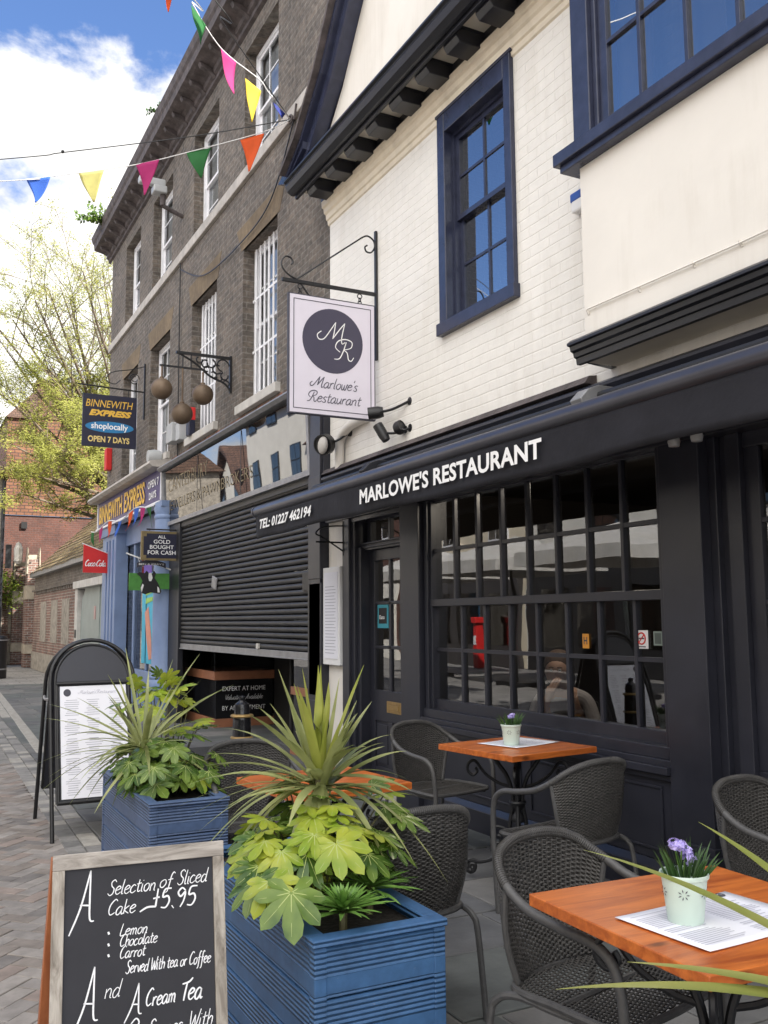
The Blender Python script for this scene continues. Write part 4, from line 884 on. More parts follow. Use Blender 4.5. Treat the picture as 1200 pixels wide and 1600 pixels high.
def bunting(label, pts, flags, group=None, r=.006):
    t = T('bunting', label, 'bunting', pts[0], group=group)
    b = MB(); b.tube(smooth_path(pts, 8), r, 5); b.build('string', m_white, t)
    for k, (A, B, drop, c, cu) in enumerate(flags):
        f = MB(); pennant(f, A, B, drop, k*5+len(label), cu); o = f.build('pennant', cloth(c, CC[c]), t, smooth=True, solid=.002); o['label'] = c.replace('sky', 'light blue').replace('cream', 'pale yellow')+' pennant'
    return t
P_ = [Vector((3.50, 20.1-.45*i, 3.36-.05*sin(i*1.2))) for i in range(13)]
bunting('string of small party pennants tied under the purple shop sign', P_, [(P_[i], P_[i].lerp(P_[i+1], .75), .32, c, .3) for i, c in ((0, 'green'), (2, 'pink'), (4, 'orange'), (6, 'sky'), (8, 'orange'), (9, 'sky'), (11, 'green'), (10, 'pink'))], r=.01)
# ================================================================== HANGING SIGNS
def circ(c, U, V, r, a0, a1, n=20): return [Vector(c)+Vector(U)*r*cos(a0+(a1-a0)*i/n)+Vector(V)*r*sin(a0+(a1-a0)*i/n) for i in range(n+1)]
X_, Z_ = Vector((1, 0, 0)), Vector((0, 0, 1))
# -- the white MR sign on its wrought iron bracket
SY = 7.37
HS = T('hanging_sign', 'white pub style sign with a slate disc and script initials, hung over the awning', 'hanging sign', (3.3, SY, 3.26))
U = Vector((1, 0, 0)); N_ = Vector((0, -1, 0))
b = MB(); b.box(2.885, 3.725, SY-.018, SY+.018, 3.265, 4.335); b.build('board', m_dkink, HS, bevel=.003)
b = MB(); b.box(2.897, 3.713, SY-.021, SY-.017, 3.277, 4.323); b.box(2.897, 3.713, SY+.017, SY+.021, 3.277, 4.323); b.build('face', m_signwhite, HS)
b = MB()
for (x0, x1, z0, z1) in ((2.93, 3.68, 3.312, 3.318), (2.93, 3.68, 4.282, 4.288), (2.93, 2.936, 3.318, 4.282), (3.674, 3.68, 3.318, 4.282)): b.box(x0, x1, SY-.0235, SY-.0212, z0, z1)
b.build('border_line', m_dkink, HS)
b = MB(); cx, cz, rr_ = 3.305, 3.945, .292
ci = [Vector((cx+rr_*cos(2*pi*i/48), SY-.023, cz+rr_*sin(2*pi*i/48))) for i in range(48)]; b.prism(ci, (0, .0015, 0)); b.build('disc', m_purple, HS)
b = MB(); script(b, 'M', (3.235, SY-.0245, 3.93), U, Z_, .098, .085, slant=.12, ratio=1.0); script(b, 'R', (3.345, SY-.0245, 3.785), U, Z_, .098, .085, slant=.12); b.build('monogram', m_letter, HS)
b = MB(); mat('sign_ink', (.10, .095, .13), .6); script(b, "Marlowe's", (3.12, SY-.0235, 3.515), U, Z_, .050, .16, slant=.3, maxw=.42); b.build('lettering', MATS['sign_ink'], HS); b = MB(); script(b, 'Restaurant', (3.07, SY-.0235, 3.385), U, Z_, .050, .16, slant=.3, maxw=.50); b.build('lettering', MATS['sign_ink'], HS)
BK = T('sign_bracket', 'black wrought iron bracket with scrolled stay holding the white sign', 'bracket', (3.75, SY, 3.83))
b = MB(); b.box(3.735, 3.757, SY-.016, SY+.016, 3.83, 5.05); b.build('wall_bar', m_black, BK, bevel=.003)
b = MB(); b.box(2.83, 3.735, SY-.013, SY+.013, 4.43, 4.462); b.build('arm', m_black, BK, bevel=.003)
b = MB(); b.tube([(2.96, SY, 4.46), (3.60, SY, 4.96)], .008, 6)
b.tube(smooth_path([(3.60, SY, 4.96), (3.66, SY, 4.99), (3.72, SY, 4.96), (3.735, SY, 4.90), (3.70, SY, 4.84), (3.65, SY, 4.84), (3.635, SY, 4.88), (3.66, SY, 4.90)], 5), .008, 6)
b.tube(smooth_path([(2.97, SY, 4.465), (2.90, SY, 4.49), (2.84, SY, 4.54), (2.825, SY, 4.60), (2.86, SY, 4.655), (2.91, SY, 4.65), (2.93, SY, 4.615), (2.915, SY, 4.59)], 5), .008, 6)
b.tube([(3.0, SY, 4.44), (3.25, SY+.3, 4.40), (3.74, SY+.55, 4.33)], .009, 6); b.build('scroll_stay', m_black, BK, smooth='auto')
for x in (3.00, 3.58):
    b = MB(); b.tube(circ((x, SY, 4.405), X_, Z_, .022, 0, 2*pi, 12)[:-1], .005, 5, closed=True); b.tube(circ((x, SY, 4.372), Vector((0, 1, 0)), Z_, .018, 0, 2*pi, 12)[:-1], .005, 5, closed=True); b.tube(circ((x, SY, 4.345), X_, Z_, .016, 0, 2*pi, 12)[:-1], .005, 5, closed=True); b.build('link', m_black, HS)
# -- dark square sign further along
BY = 16.75
H2 = T('hanging_sign', 'dark navy square sign with yellow words and a blue oval, near the tree', 'hanging sign', (3.18, BY, 4.55))
b = MB(); b.box(2.71, 3.65, BY-.02, BY+.02, 4.56, 5.50); b.build('board', m_navy, H2, bevel=.004)
b = MB(); put_text(b, 'BINNEWITH', (2.76, BY-.022, 5.27), U, Z_, .82, .13, shear=.2, bold=.004); b.build('lettering', m_yellow, H2); b = MB(); put_text(b, 'OPEN 7 DAYS', (2.81, BY-.022, 4.64), U, Z_, .72, .11, bold=.03)
b.build('lettering', mat('pale_yellow_letter', (.72, .55, .2), .5), H2)
b = MB(); put_text(b, 'EXPRESS', (2.82, BY-.022, 5.11), U, Z_, .74, .115, shear=.3, bold=.06); b.build('bold_lettering', m_yellow, H2)
b = MB(); b.prism([(3.18+.42*cos(2*pi*i/40), BY-.023, 4.92+.10*sin(2*pi*i/40)) for i in range(40)], (0, .002, 0)); b.build('oval', m_cyan, H2)
b = MB(); put_text(b, 'shoplocally', (2.86, BY-.025, 4.845), U, Z_, .64, .145, bold=.02); b.build('oval_lettering', m_letter, H2)
B2 = T('sign_bracket', 'thin scrolled iron bracket carrying the dark square sign', 'bracket', (3.78, BY, 5.1))
b = MB(); b.box(3.77, 3.795, BY-.015, BY+.015, 5.12, 6.15); b.tube([(2.62, BY, 5.66), (3.78, BY, 5.62)], .014, 6); b.tube(smooth_path([(3.78, BY, 6.1), (3.55, BY, 6.02), (3.2, BY, 5.93), (3.1, BY, 5.78), (3.25, BY, 5.72), (3.35, BY, 5.80)], 5), .009, 5); b.tube(circ((3.6, BY, 5.85), X_, Z_, .09, 0, 5.2, 16), .009, 5); b.tube(circ((3.6, BY, 5.85), X_, Z_, .05, 1, 6.2, 12), .008, 5); b.build('iron', m_black, B2)
b = MB(); b.tube([(2.84, BY, 5.65), (2.84, BY, 5.49)], .008, 5); b.tube([(3.5, BY, 5.63), (3.5, BY, 5.49)], .008, 5); b.build('hanger', m_black, H2)
# -- pawnbroker's three balls
PY = 11.74
PB = T('pawnbroker_sign', 'three dull bronze balls on an ornate black bracket, pawnbroker sign', 'sign', (3.2, PY, 4.0))
b = MB(); b.box(3.77, 3.80, PY-.02, PY+.02, 4.5, 5.0); b.box(3.05, 3.78, PY-.018, PY+.018, 4.95, 4.985); b.box(2.84, 3.42, PY-.012, PY+.012, 4.76, 4.782)
rb = random.Random(5)
for (x, z, r, a) in ((3.68, 4.86, .08, 0), (3.60, 4.80, .06, 1), (3.70, 4.72, .05, 2), (3.52, 4.87, .055, 3), (3.44, 4.86, .05, 1), (3.36, 4.90, .04, 2), (3.55, 4.72, .04, 4), (3.72, 4.62, .04, 5), (3.46, 4.79, .035, .5), (3.63, 4.68, .035, 2.5)):
    b.tube(circ((x, PY, z), X_, Z_, r, a, a+4.6, 14), .011, 5)
b.tube(smooth_path([(3.1, PY, 4.95), (3.3, PY, 4.85), (3.5, PY, 4.70), (3.7, PY, 4.62), (3.78, PY, 4.52)], 5), .014, 6); b.tube([(3.25, PY, 4.77), (3.25, PY, 4.95)], .01, 5)
b.build('bracket', m_black, PB)
m_ball = mat('dull_bronze', (.15, .105, .07), .55, metal=.35, var=.35, vs=3, bs=30, bst=.1)
for x, z in ((2.87, 4.46), (3.41, 4.44), (3.14, 4.16)):
    b = MB(); b.ball((x, PY, z), .138, 28, 18); b.lathe([(.03, .13), (.03, .155), (.012, .165), (.012, .30 if z > 4.2 else .62)], (x, PY, z), 10); b.build('ball', m_ball, PB, smooth='auto')
b = MB(); b.tube([(2.87, PY, 4.74), (2.87, PY, 4.77)], .01, 5); b.tube([(3.14, PY, 4.75), (3.14, PY, 4.96)], .01, 5); b.build('hanger', m_black, PB)
# -- small black and gold sign
GY = 14.05
H3 = T('hanging_sign', 'small black sign with notched gold border and white capitals before the blue column', 'hanging sign', (3.48, GY, 2.4))
b = MB(); b.box(3.17, 3.79, GY-.02, GY+.02, 2.40, 2.84); b.build('board', m_gold, H3, bevel=.004)
b = MB(); n_ = .045; x0, x1, z0, z1 = 3.205, 3.755, 2.435, 2.805
b.prism([(x0+n_, GY-.023, z0), (x1-n_, GY-.023, z0), (x1-n_, GY-.023, z0+n_), (x1, GY-.023, z0+n_), (x1, GY-.023, z1-n_), (x1-n_, GY-.023, z1-n_), (x1-n_, GY-.023, z1), (x0+n_, GY-.023, z1), (x0+n_, GY-.023, z1-n_), (x0, GY-.023, z1-n_), (x0, GY-.023, z0+n_), (x0+n_, GY-.023, z0+n_)], (0, .003, 0)); b.build('panel', m_navy, H3)
b = MB()
for s_, z, w_, h_ in (('ALL', 2.735, .12, .045), ('GOLD', 2.655, .25, .058), ('BOUGHT', 2.575, .36, .058), ('FOR CASH', 2.49, .42, .062)): b = MB(); put_text(b, s_, (3.48-w_/2, GY-.0245, z), U, Z_, w_, h_, bold=.01); b.build('lettering', m_letter, H3)
b = MB(); b.tube([(3.25, GY, 2.87), (3.80, GY, 2.87)], .012, 6); b.tube([(3.3, GY, 2.87), (3.3, GY, 2.83)], .006, 5); b.tube([(3.7, GY, 2.87), (3.7, GY, 2.83)], .006, 5); b.build('bracket', m_black, H3)
# -- ice cream sign with a cow's head
CY = 14.30
_n0 = len(H3.children) if False else 0
H4 = T('hanging_sign', 'ice cream sign cut in the shape of a cow head between green fields', 'hanging sign', (3.45, CY, 2.0))
m_fgreen = mat('field_green', (.06, .22, .04), .5, var=.2, vs=15)
b = MB()
for x0, x1 in ((3.17, 3.42), (3.5, 3.78)): b.box(x0, x1, CY-.012, CY+.012, 2.06+.02*(x0 > 3.4), 2.32)
b.build('field', m_fgreen, H4)
b = MB(); hd = [(3.36, 2.02), (3.34, 2.12), (3.37, 2.20), (3.33, 2.27), (3.28, 2.31), (3.32, 2.335), (3.40, 2.32), (3.43, 2.36), (3.47, 2.31), (3.51, 2.31), (3.54, 2.36), (3.57, 2.32), (3.55, 2.25), (3.60, 2.18), (3.66, 2.05), (3.64, 2.01), (3.5, 2.03), (3.42, 2.0)]
b.prism([(x, CY-.022, z) for x, z in hd], (0, .02, 0)); b.build('head', m_black, H4)
b = MB(); b.prism([(x, CY-.025, z) for x, z in [(3.46, 2.32), (3.50, 2.33), (3.52, 2.25), (3.50, 2.2), (3.47, 2.2), (3.455, 2.25)]], (0, .003, 0)); b.prism([(x, CY-.025, z) for x, z in [(3.36, 2.03), (3.39, 2.14), (3.37, 2.16), (3.345, 2.1)]], (0, .003, 0)); b.prism([(x, CY-.025, z) for x, z in [(3.60, 2.03), (3.635, 2.03), (3.62, 2.1), (3.595, 2.12)]], (0, .003, 0)); b.build('blaze', m_white, H4)
b = MB(); arc = [(3.28+.44*i/12, 2.40+.05*sin(pi*i/12)) for i in range(13)]
b.prism([(x, CY-.02, z) for x, z in arc]+[(x, CY-.02, z+.075) for x, z in reversed(arc)], (0, .012, 0)); b.build('banner', m_dkink, H4)
b = MB(); put_text(b, "BEN & JERRY'S", (3.31, CY-.0225, 2.435), U, Z_, .38, .036, bold=.01); b.build('lettering', m_letter, H4)
b = MB(); b.tube([(3.12, CY, 2.62), (3.8, CY, 2.38)], .012, 6); b.tube([(3.3, CY, 2.55), (3.33, CY, 2.47)], .005, 5); b.tube([(3.62, CY, 2.44), (3.62, CY, 2.46)], .005, 5); b.build('pole', m_white, H4)
H4.location.x -= .11; H4.location.z -= .10
# -- red soft drink pennant sign
KY = 19.3
H5 = T('hanging_sign', 'red slant topped soft drink sign with white script above the grey door', 'hanging sign', (3.45, KY, 2.45))
b = MB(); b.prism([(3.22, KY-.012, 2.47), (3.22, KY-.012, 3.03), (3.70, KY-.012, 2.85), (3.70, KY-.012, 2.46)], (0, .024, 0)); b.build('board', m_red, H5)
b = MB(); script(b, 'Coca', (3.255, KY-.0145, 2.60), U, Z_, .062, .24, slant=.3, maxw=.20); script(b, 'Cola', (3.47, KY-.0145, 2.60), U, Z_, .062, .24, slant=.3, maxw=.19); b.box(3.45, 3.475, KY-.0145, KY-.0135, 2.63, 2.645); b.build('lettering', m_letter, H5)
b = MB(); b.tube([(3.19, KY, 3.05), (3.75, KY, 2.84), (3.80, KY, 2.83)], .012, 6); b.build('pole', m_white, H5)
# ================================================================== BOXES, LAMPS, PIPES ON THE WALLS
def wallbox(label, x, y, z, dy, dz, dx, mt, m2=None):
    t = T('alarm_box', label, 'alarm box', (x, y, z))
    b = MB(); b.box(x, x+dx, y-dy/2, y+dy/2, z, z+dz); b.build('cover', mt, t, bevel=.015)
    if m2: b = MB(); b.box(x-.004, x+dx, y-dy/2-.004, y+dy/2+.004, z+dz*.55, z+dz*1.01); b.build('coloured_band', m2, t, bevel=.01)
    return t
wallbox('pale grey double alarm box with cables beside the bronze balls', 3.62, 14.3, 4.26, .34, .30, .18, m_greybox)
b = MB(); b.box(3.66, 3.8, 13.85, 14.05, 4.24, 4.5); b.build('side_box', m_greybox, bpy.data.objects['alarm_box'], bevel=.01)
wallbox('red and navy alarm box just below the lowest bronze ball', 3.68, 13.45, 4.22, .16, .42, .10, m_navy, m_red)
wallbox('slim red alarm box at the left end of the brown brick wall', 3.68, 19.75, 4.62, .22, .46, .12, m_red)
wallbox('small white and blue alarm box under the bay sill', 3.70, 4.46, 3.88+.18, .13, .13, .06, m_white, mat('blue_cover', (.02, .08, .35), .4))
t = T('light_fitting', 'grey bulkhead lamp above the top corner of the purple shop sign', 'lamp', (3.6, 15.1, 4.05)); b = MB(); b.lathe([(0, -.12), (.10, -.11), (.12, 0), (.10, .1), (0, .12)], (3.62, 15.2, 4.18), 14, 'x'); b.tube([(3.62, 15.2, 4.1), (3.79, 15.2, 4.1)], .03, 8); b.build('body', m_greybox, t, smooth='auto')
t = T('cctv_camera', 'grey security camera on a long bracket by the upper window', 'camera', (3.5, 14.3, 8.2))
b = MB(); b.box(3.08, 3.5, 14.3, 14.42, 8.42, 8.54, Matrix.Translation((0, 0, 0))); b.box(3.3, 3.52, 14.26, 14.46, 8.30, 8.42); b.build('housing', m_greybox, t, bevel=.02)
b = MB(); b.tube([(3.47, 14.36, 8.30), (3.47, 14.36, 8.12)], .045, 10); b.tube([(3.47, 14.36, 8.12), (3.62, 14.36, 8.06), (3.80, 14.36, 8.0)], .035, 10); b.build('arm', m_cornice, t, smooth='auto')
def flood(label, base, head, d, r=.05, L=.14, mt=m_black, rim=None, glassy=True):
    t = T('floodlight', label, 'floodlight', base, group='floodlights over the awning'); base, head, d = Vector(base), Vector(head), Vector(d).normalized()
    q = d.to_track_quat('Z', 'Y').to_matrix().to_4x4()
    b = MB(); b.tube(smooth_path([base, base.lerp(head, .5)+Vector((0, 0, -.02)), head], 5), .012, 6); b.lathe([(0, 0), (.035, 0), (.035, .02), (0, .02)], base, 10, 'x'); b.build('arm', mt, t, smooth='auto')
    b = MB(); b.lathe([(0, -L*.5), (r*.8, -L*.5), (r, -L*.2), (r, L*.45), (r*.9, L*.45), (r*.85, L*.35), (0, L*.35)], head, 16, M=q); b.build('head', rim or mt, t, smooth='auto')
    return t
flood('white faced round floodlight on a dark arm left of the white sign foot', (3.74, 7.95, 3.27), (3.56, 8.10, 3.17), (-.75, -.5, -.3), .10, .12)
b = MB(); b.ball((3.525, 8.08, 3.155), .088, 16, 8, (.45, 1, 1)); b.build('lens', m_sill, bpy.data.objects['floodlight'], smooth=True)
flood('upper black floodlight right below the white sign corner', (3.755, 6.78, 3.33), (3.62, 7.15, 3.29), (-.8, .5, -.1), .055, .14)
flood('lower black floodlight with barrel pointing at the wall, above the awning', (3.755, 6.86, 3.10), (3.63, 7.05, 3.10), (-.3, .35, .8), .045, .17)
flood('round black floodlight nearest the right, on a short arm above the awning', (3.757, 6.78, 3.10), (3.70, 6.86, 3.11), (.3, -.6, .2), .06, .07)
t = T('downpipe', 'cream painted waste pipe bending down the wall behind the floodlights', 'pipe', (3.72, 8.1, 2.95)); b = MB(); b.tube(smooth_path([(3.73, 7.55, 3.34), (3.71, 7.85, 3.32), (3.71, 8.06, 3.24), (3.71, 8.10, 3.12), (3.71, 8.10, 2.94)], 6), .045, 12); b.build('pipe', m_render, t, smooth='auto')
# menu case by the door
t = T('menu_case', 'tall white glazed menu case on the white end wall beside the door', 'menu case', (3.68, 8.2, 1.05))
b = MB(); b.box(3.68, 3.745, 8.04, 8.43, 1.07, 2.0); b.build('case', m_white, t, bevel=.006)
b = MB(); b.box(3.674, 3.68, 8.08, 8.39, 1.13, 1.95); b.build('menu_sheet', m_paper, t)
b = MB()
for i in range(22): b.box(3.672, 3.674, 8.12+.03*(i % 3 == 0), 8.36, 1.18+.03*i, 1.186+.03*i)
b.build('print', m_ink, t)
t = T('wall_bracket', 'small scrolled iron bracket on the post left of the door', 'bracket', (3.7, 8.0, 2.1)); b = MB(); b.tube([(3.70, 8.0, 2.42), (3.70, 8.0, 2.1)], .008, 5); b.tube(smooth_path([(3.70, 8.0, 2.38), (3.5, 8.0, 2.36), (3.42, 8.0, 2.3), (3.5, 8.0, 2.26), (3.7, 8.0, 2.14)], 5), .008, 5); b.tube([(3.42, 8, 2.22), (3.70, 8.0, 2.22)], .008, 5); b.build('iron', m_black, t)
# ================================================================== BUNTING AND WIRES ACROSS THE STREET
anc = Vector((3.74, 9.50, 7.21))
A1 = at(0, 283, 10.9); D1 = (A1-anc); end1 = anc+D1*2.6+Vector((0, 0, .9))
pz = [anc, at(408, 207, 10.6), at(293, 238, 10.7), at(213, 257, 10.8), at(125, 270, 10.85), at(42, 280, 10.9), A1, end1]
fl = [(at(375, 219, 10.62), at(413, 208, 10.6), .40, 'orange', .05), (at(291, 238, 10.7), at(330, 231, 10.68), .34, 'green', .12), (at(212, 257, 10.8), at(249, 249, 10.75), .38, 'pink', .12), (at(123, 271, 10.85), at(163, 265, 10.8), .38, 'cream', -.1), (at(41, 281, 10.9), at(79, 276, 10.87), .32, 'sky', .3)]
bunting('lower bunting string crossing the sky with blue, yellow, pink, green and orange pennants', pz, fl)
q = [anc, at(420, 145, 10.0), at(408, 127, 9.8), at(383, 107, 9.5), at(368, 96, 9.3), at(344, 74, 9.1), at(320, 40, 8.8), at(300, 5, 8.6), at(270, -40, 8.3), Vector((-1.5, 6.5, 9.0))]
fl = [(at(383, 122, 9.5), at(408, 142, 9.7), .42, 'yellow', .2), (at(345, 76, 9.1), at(369, 98, 9.3), .43, 'pink', -.3), (at(299, 8, 8.6), at(322, 40, 8.8), .30, 'green', .1), (at(256, -22, 8.2), at(271, -14, 8.3), .22, 'orange', .1), (at(427, 160, 10.0), at(446, 178, 10.1), .14, 'blue', .3)]
bunting('upper bunting string rising steeply past the brick cornice', q, fl)
t = T('overhead_wire', 'thin overhead wire running level across the cloud to the brick wall', 'wire', anc); b = MB(); b.tube(smooth_path([anc, at(300, 213, 10.8), at(100, 238, 11), at(0, 249, 11.1), anc+D1*2.5+Vector((0, .5, 1.2))], 6), .006, 5); b.ball(at(98, 237, 11), .02, 8, 6); b.build('wire', m_black, t)
t = T('overhead_wire', 'thin dark wire slanting up over the cornice to the top of the picture', 'wire', anc); b = MB(); b.tube(smooth_path([anc, at(400, 110, 9.8), at(345, 30, 9), at(320, -20, 8.6), Vector((-1.2, 7, 9.5))], 6), .006, 5); b.build('wire', m_black, t)
t = T('wall_hook', 'rusty iron hook on the string course where the strings are tied', 'hook', anc); b = MB(); b.tube(circ(anc, Vector((0, 1, 0)), Z_, .05, 0, 5, 10), .012, 6); b.tube([anc, anc+Vector((.08, 0, 0))], .015, 6); b.tube([anc+Vector((0, -.12, -.06)), anc+Vector((0, -.18, .1))], .012, 5); b.build('iron', m_cornice, t)
# ================================================================== WICKER CHAIRS
def weave(b, S, rows, stakes, amp, r, nseg=None, u0=0., u1=1.):
    "strands woven in and out along u over a surface S(u,v) -> (point, normal)"
    nseg = nseg or stakes*4
    for j in range(rows):
        v = (j+.5)/rows; pts = []
        for i in range(nseg+1):
            u = u0+(u1-u0)*i/nseg; p, n = S(u, v); pts.append(p+n*amp*sin(pi*stakes*(u-u0)/(u1-u0)+pi*j))
        b.tube(pts, r, 4, flat=.55, cap=False)
    for k in range(stakes+1):
        u = u0+(u1-u0)*k/stakes; b.tube([S(u, v/6)[0] for v in range(7)], r*.8, 4, cap=False)
def make_chair(label):
    t = T('wicker_chair', label, 'chair')
    half = [(.262, .235, 0), (.268, .245, .2), (.272, .252, .42), (.278, .235, .56), (.280, .17, .622), (.280, .04, .640), (.276, -.09, .665), (.258, -.195, .715), (.205, -.268, .772), (.11, -.302, .800), (0, -.312, .806)]
    loop = [(x, y, z) for x, y, z in half]+[(-x, y, z) for x, y, z in reversed(half[:-1])]
    L = smooth_path(loop, 6); n = len(L)
    b = MB(); b.tube(L, .0155, 10); b.build('arm_loop', m_tube, t, smooth='auto', world=False)
    # rear legs: an inverted U each side, rising under the seat and running down to the back foot
    for s in (1, -1):
        b = MB(); b.tube(smooth_path([(s*.235, .20, .385), (s*.245, .0, .390), (s*.25, -.16, .395), (s*.262, -.235, .37), (s*.268, -.262, .30), (s*.275, -.30, .0)], 6), .0125, 8); b.build('leg', m_tube, t, smooth='auto', world=False)
    b = MB(); b.tube(smooth_path([(.25, .215, .405), (.255, 0, .41), (.22, -.20, .405), (0, -.245, .40), (-.22, -.20, .405), (-.255, 0, .41), (-.25, .215, .405), (-.10, .24, .40), (.10, .24, .40)], 6, closed=True), .012, 8, closed=True)
    b.tube([(-.25, -.02, .395), (.25, -.02, .395)], .010, 6); b.build('seat_frame', m_tube, t, smooth='auto', world=False)
    # seat
    def S(u, v):
        y = .225-.45*v; w = .245 if y > -.12 else .245*sqrt(max(.05, 1-((y+.12)/.13)**2*.75))
        x = (2*u-1)*w; z = .405-.018*(1-(2*u-1)**2)*(1-(2*v-1)**2); return Vector((x, y, z)), Vector((0, 0, 1))
    b = MB(); weave(b, S, 58, 20, .0038, .0042); b.build('seat', m_wicker, t, smooth=True, world=False)
    # back shell between the loop and the rear of the seat
    def loop_at(u):
        a = u*(n-1); i = min(int(a), n-2); return L[i].lerp(L[i+1], a-i)
    ua, ub = .345, .655
    def B(u, v):
        top = loop_at(ua+(ub-ua)*u); q = 1-2*u; bot = Vector((.205*q, -.245+.05*q*q, .412))
        p = top.lerp(bot, v); c = Vector((0, .05, p.z)); nn = (p-c).normalized(); p = p+nn*.02*sin(pi*v)
        return p, nn
    b = MB(); weave(b, B, 50, 30, .0045, .0050, 120); b.build('backrest', m_wicker, t, smooth=True, world=False)
    for u in (0, 1):
        b = MB(); b.tube([B(u, k/8)[0] for k in range(9)], .011, 8); b.build('back_frame', m_tube, t, smooth='auto', world=False)
    # wrapped binding where the weave meets the loop
    b = MB()
    for k in range(80):
        u = ua+(ub-ua)*k/79; p = loop_at(u); d = (loop_at(min(u+.01, 1))-loop_at(u-.01)).normalized(); x = d.cross(Vector((0, 0, 1))).normalized(); y = d.cross(x)
        b.tube([p+x*.0165*cos(a)+y*.0165*sin(a)+d*.003*a/6 for a in [i*2*pi/8 for i in range(9)]], .0022, 3)
    b.build('binding', m_wicker, t, smooth=True, world=False)
    return t
chairs = [
 ('grey wicker chair on the far side of the middle table, facing the viewer', 3.20, 5.42, 192),
 ('grey wicker chair seen from behind, at the near side of the middle table', 3.07, 3.98, 8),
 ('grey wicker chair with its back towards the viewer, tucked beside the near blue planter', 1.755, 3.38, 2),
 ('grey wicker chair pushed under the nearest orange table, its curved back facing the planter', 1.935, 2.31, 194),
 ('grey wicker chair cut off by the right edge of the picture, against the dark pilaster', 3.30, 2.72, 188),
 ('grey wicker chair behind the spiky plant, next to the bollard', 1.80, 5.05, 175)]
proto = make_chair(chairs[0][0]); grp = 'wicker chairs on the terrace'
for i, (lb, x, y, a) in enumerate(chairs):
    o = proto if i == 0 else copy_tree(proto)
    o.location = (x, y, .004); o.rotation_euler = (0, 0, radians(a)); o.scale = (.94, .94, .985); tag(o, lb, 'chair', grp)
# ================================================================== TABLES
def make_table(label):
    t = T('cafe_table', label, 'table')
    b = MB(); s = .35; b.box(-s, s, -s, s, .702, .735); b.build('table_top', m_table, t, bevel=.003, world=False)
    b = MB(); b.box(-.20, .20, -.02, .02, .690, .702); b.box(-.02, .02, -.20, .20, .690, .702); b.lathe([(.0, .36), (.022, .36), (.03, .40), (.02, .44), (.016, .60), (.03, .66), (.035, .69), (0, .69)], (0, 0, 0), 12); b.build('support', m_leg, t, smooth='auto', world=False)
    for k in range(4):
        M = Matrix.Rotation(pi/4+k*pi/2, 4, 'Z'); b = MB()
        def P(pts): return [M @ Vector((x, 0, z)) for x, z in pts]
        b.tube(smooth_path(P([(.31, .03), (.30, .055), (.275, .05), (.28, .02), (.31, .012), (.335, .04), (.31, .075), (.24, .07), (.15, .10), (.075, .20), (.045, .32), (.03, .44), (.06, .55), (.11, .62), (.16, .69)]), 5), [.013]*30+[.016]*60, 8) if False else b.tube(smooth_path(P([(.31, .03), (.30, .055), (.275, .05), (.28, .02), (.31, .012), (.335, .04), (.31, .075), (.24, .07), (.15, .10), (.075, .20), (.045, .32), (.03, .44), (.06, .55), (.11, .62), (.16, .69)]), 5), .0135, 8)
        b.tube(smooth_path(P([(.05, .50), (.12, .52), (.20, .57), (.26, .64), (.30, .63), (.31, .59), (.28, .56), (.25, .58), (.26, .605)]), 5), .010, 6)
        b.tube(smooth_path(P([(.06, .25), (.13, .27), (.17, .23), (.155, .185), (.12, .18), (.11, .21), (.13, .22)]), 5), .009, 6)
        b.ball(M @ Vector((.305, 0, .018)), .018, 10, 6); b.build('leg', m_leg, t, smooth='auto', world=False)
    b = MB(); b.lathe([(0, .30), (.04, .30), (.045, .31), (.04, .33), (.02, .36), (.05, .40), (.055, .41), (.05, .42), (0, .42)], (0, 0, 0), 14); b.build('collar', m_leg, t, smooth='auto', world=False)
    return t
tables = [('square orange table nearest the viewer, carrying a mint pot on a sheet of paper', 1.92, 1.87, 0, -2, .97, 1.0),
          ('middle orange table with ornate black iron legs under the big shop window', 3.25, 4.62, .022, 7, .93, 1.0),
          ('empty orange table half hidden behind the spiky plant', 1.84, 4.22, -.005, 6, .88, 1.0),
          ('orange table whose corner just enters at the right edge of the picture', 3.50, 1.95, 0, 3, 1.0, 1.0)]
pt = make_table(tables[0][0])
for i, (lb, x, y, z, a, s, _) in enumerate(tables):
    o = pt if i == 0 else copy_tree(pt)
    o.location = (x, y, .004+max(z, 0)); o.rotation_euler = (0, 0, radians(a)); o.scale = (s, s, 1); tag(o, lb, 'table', 'orange topped cafe tables')
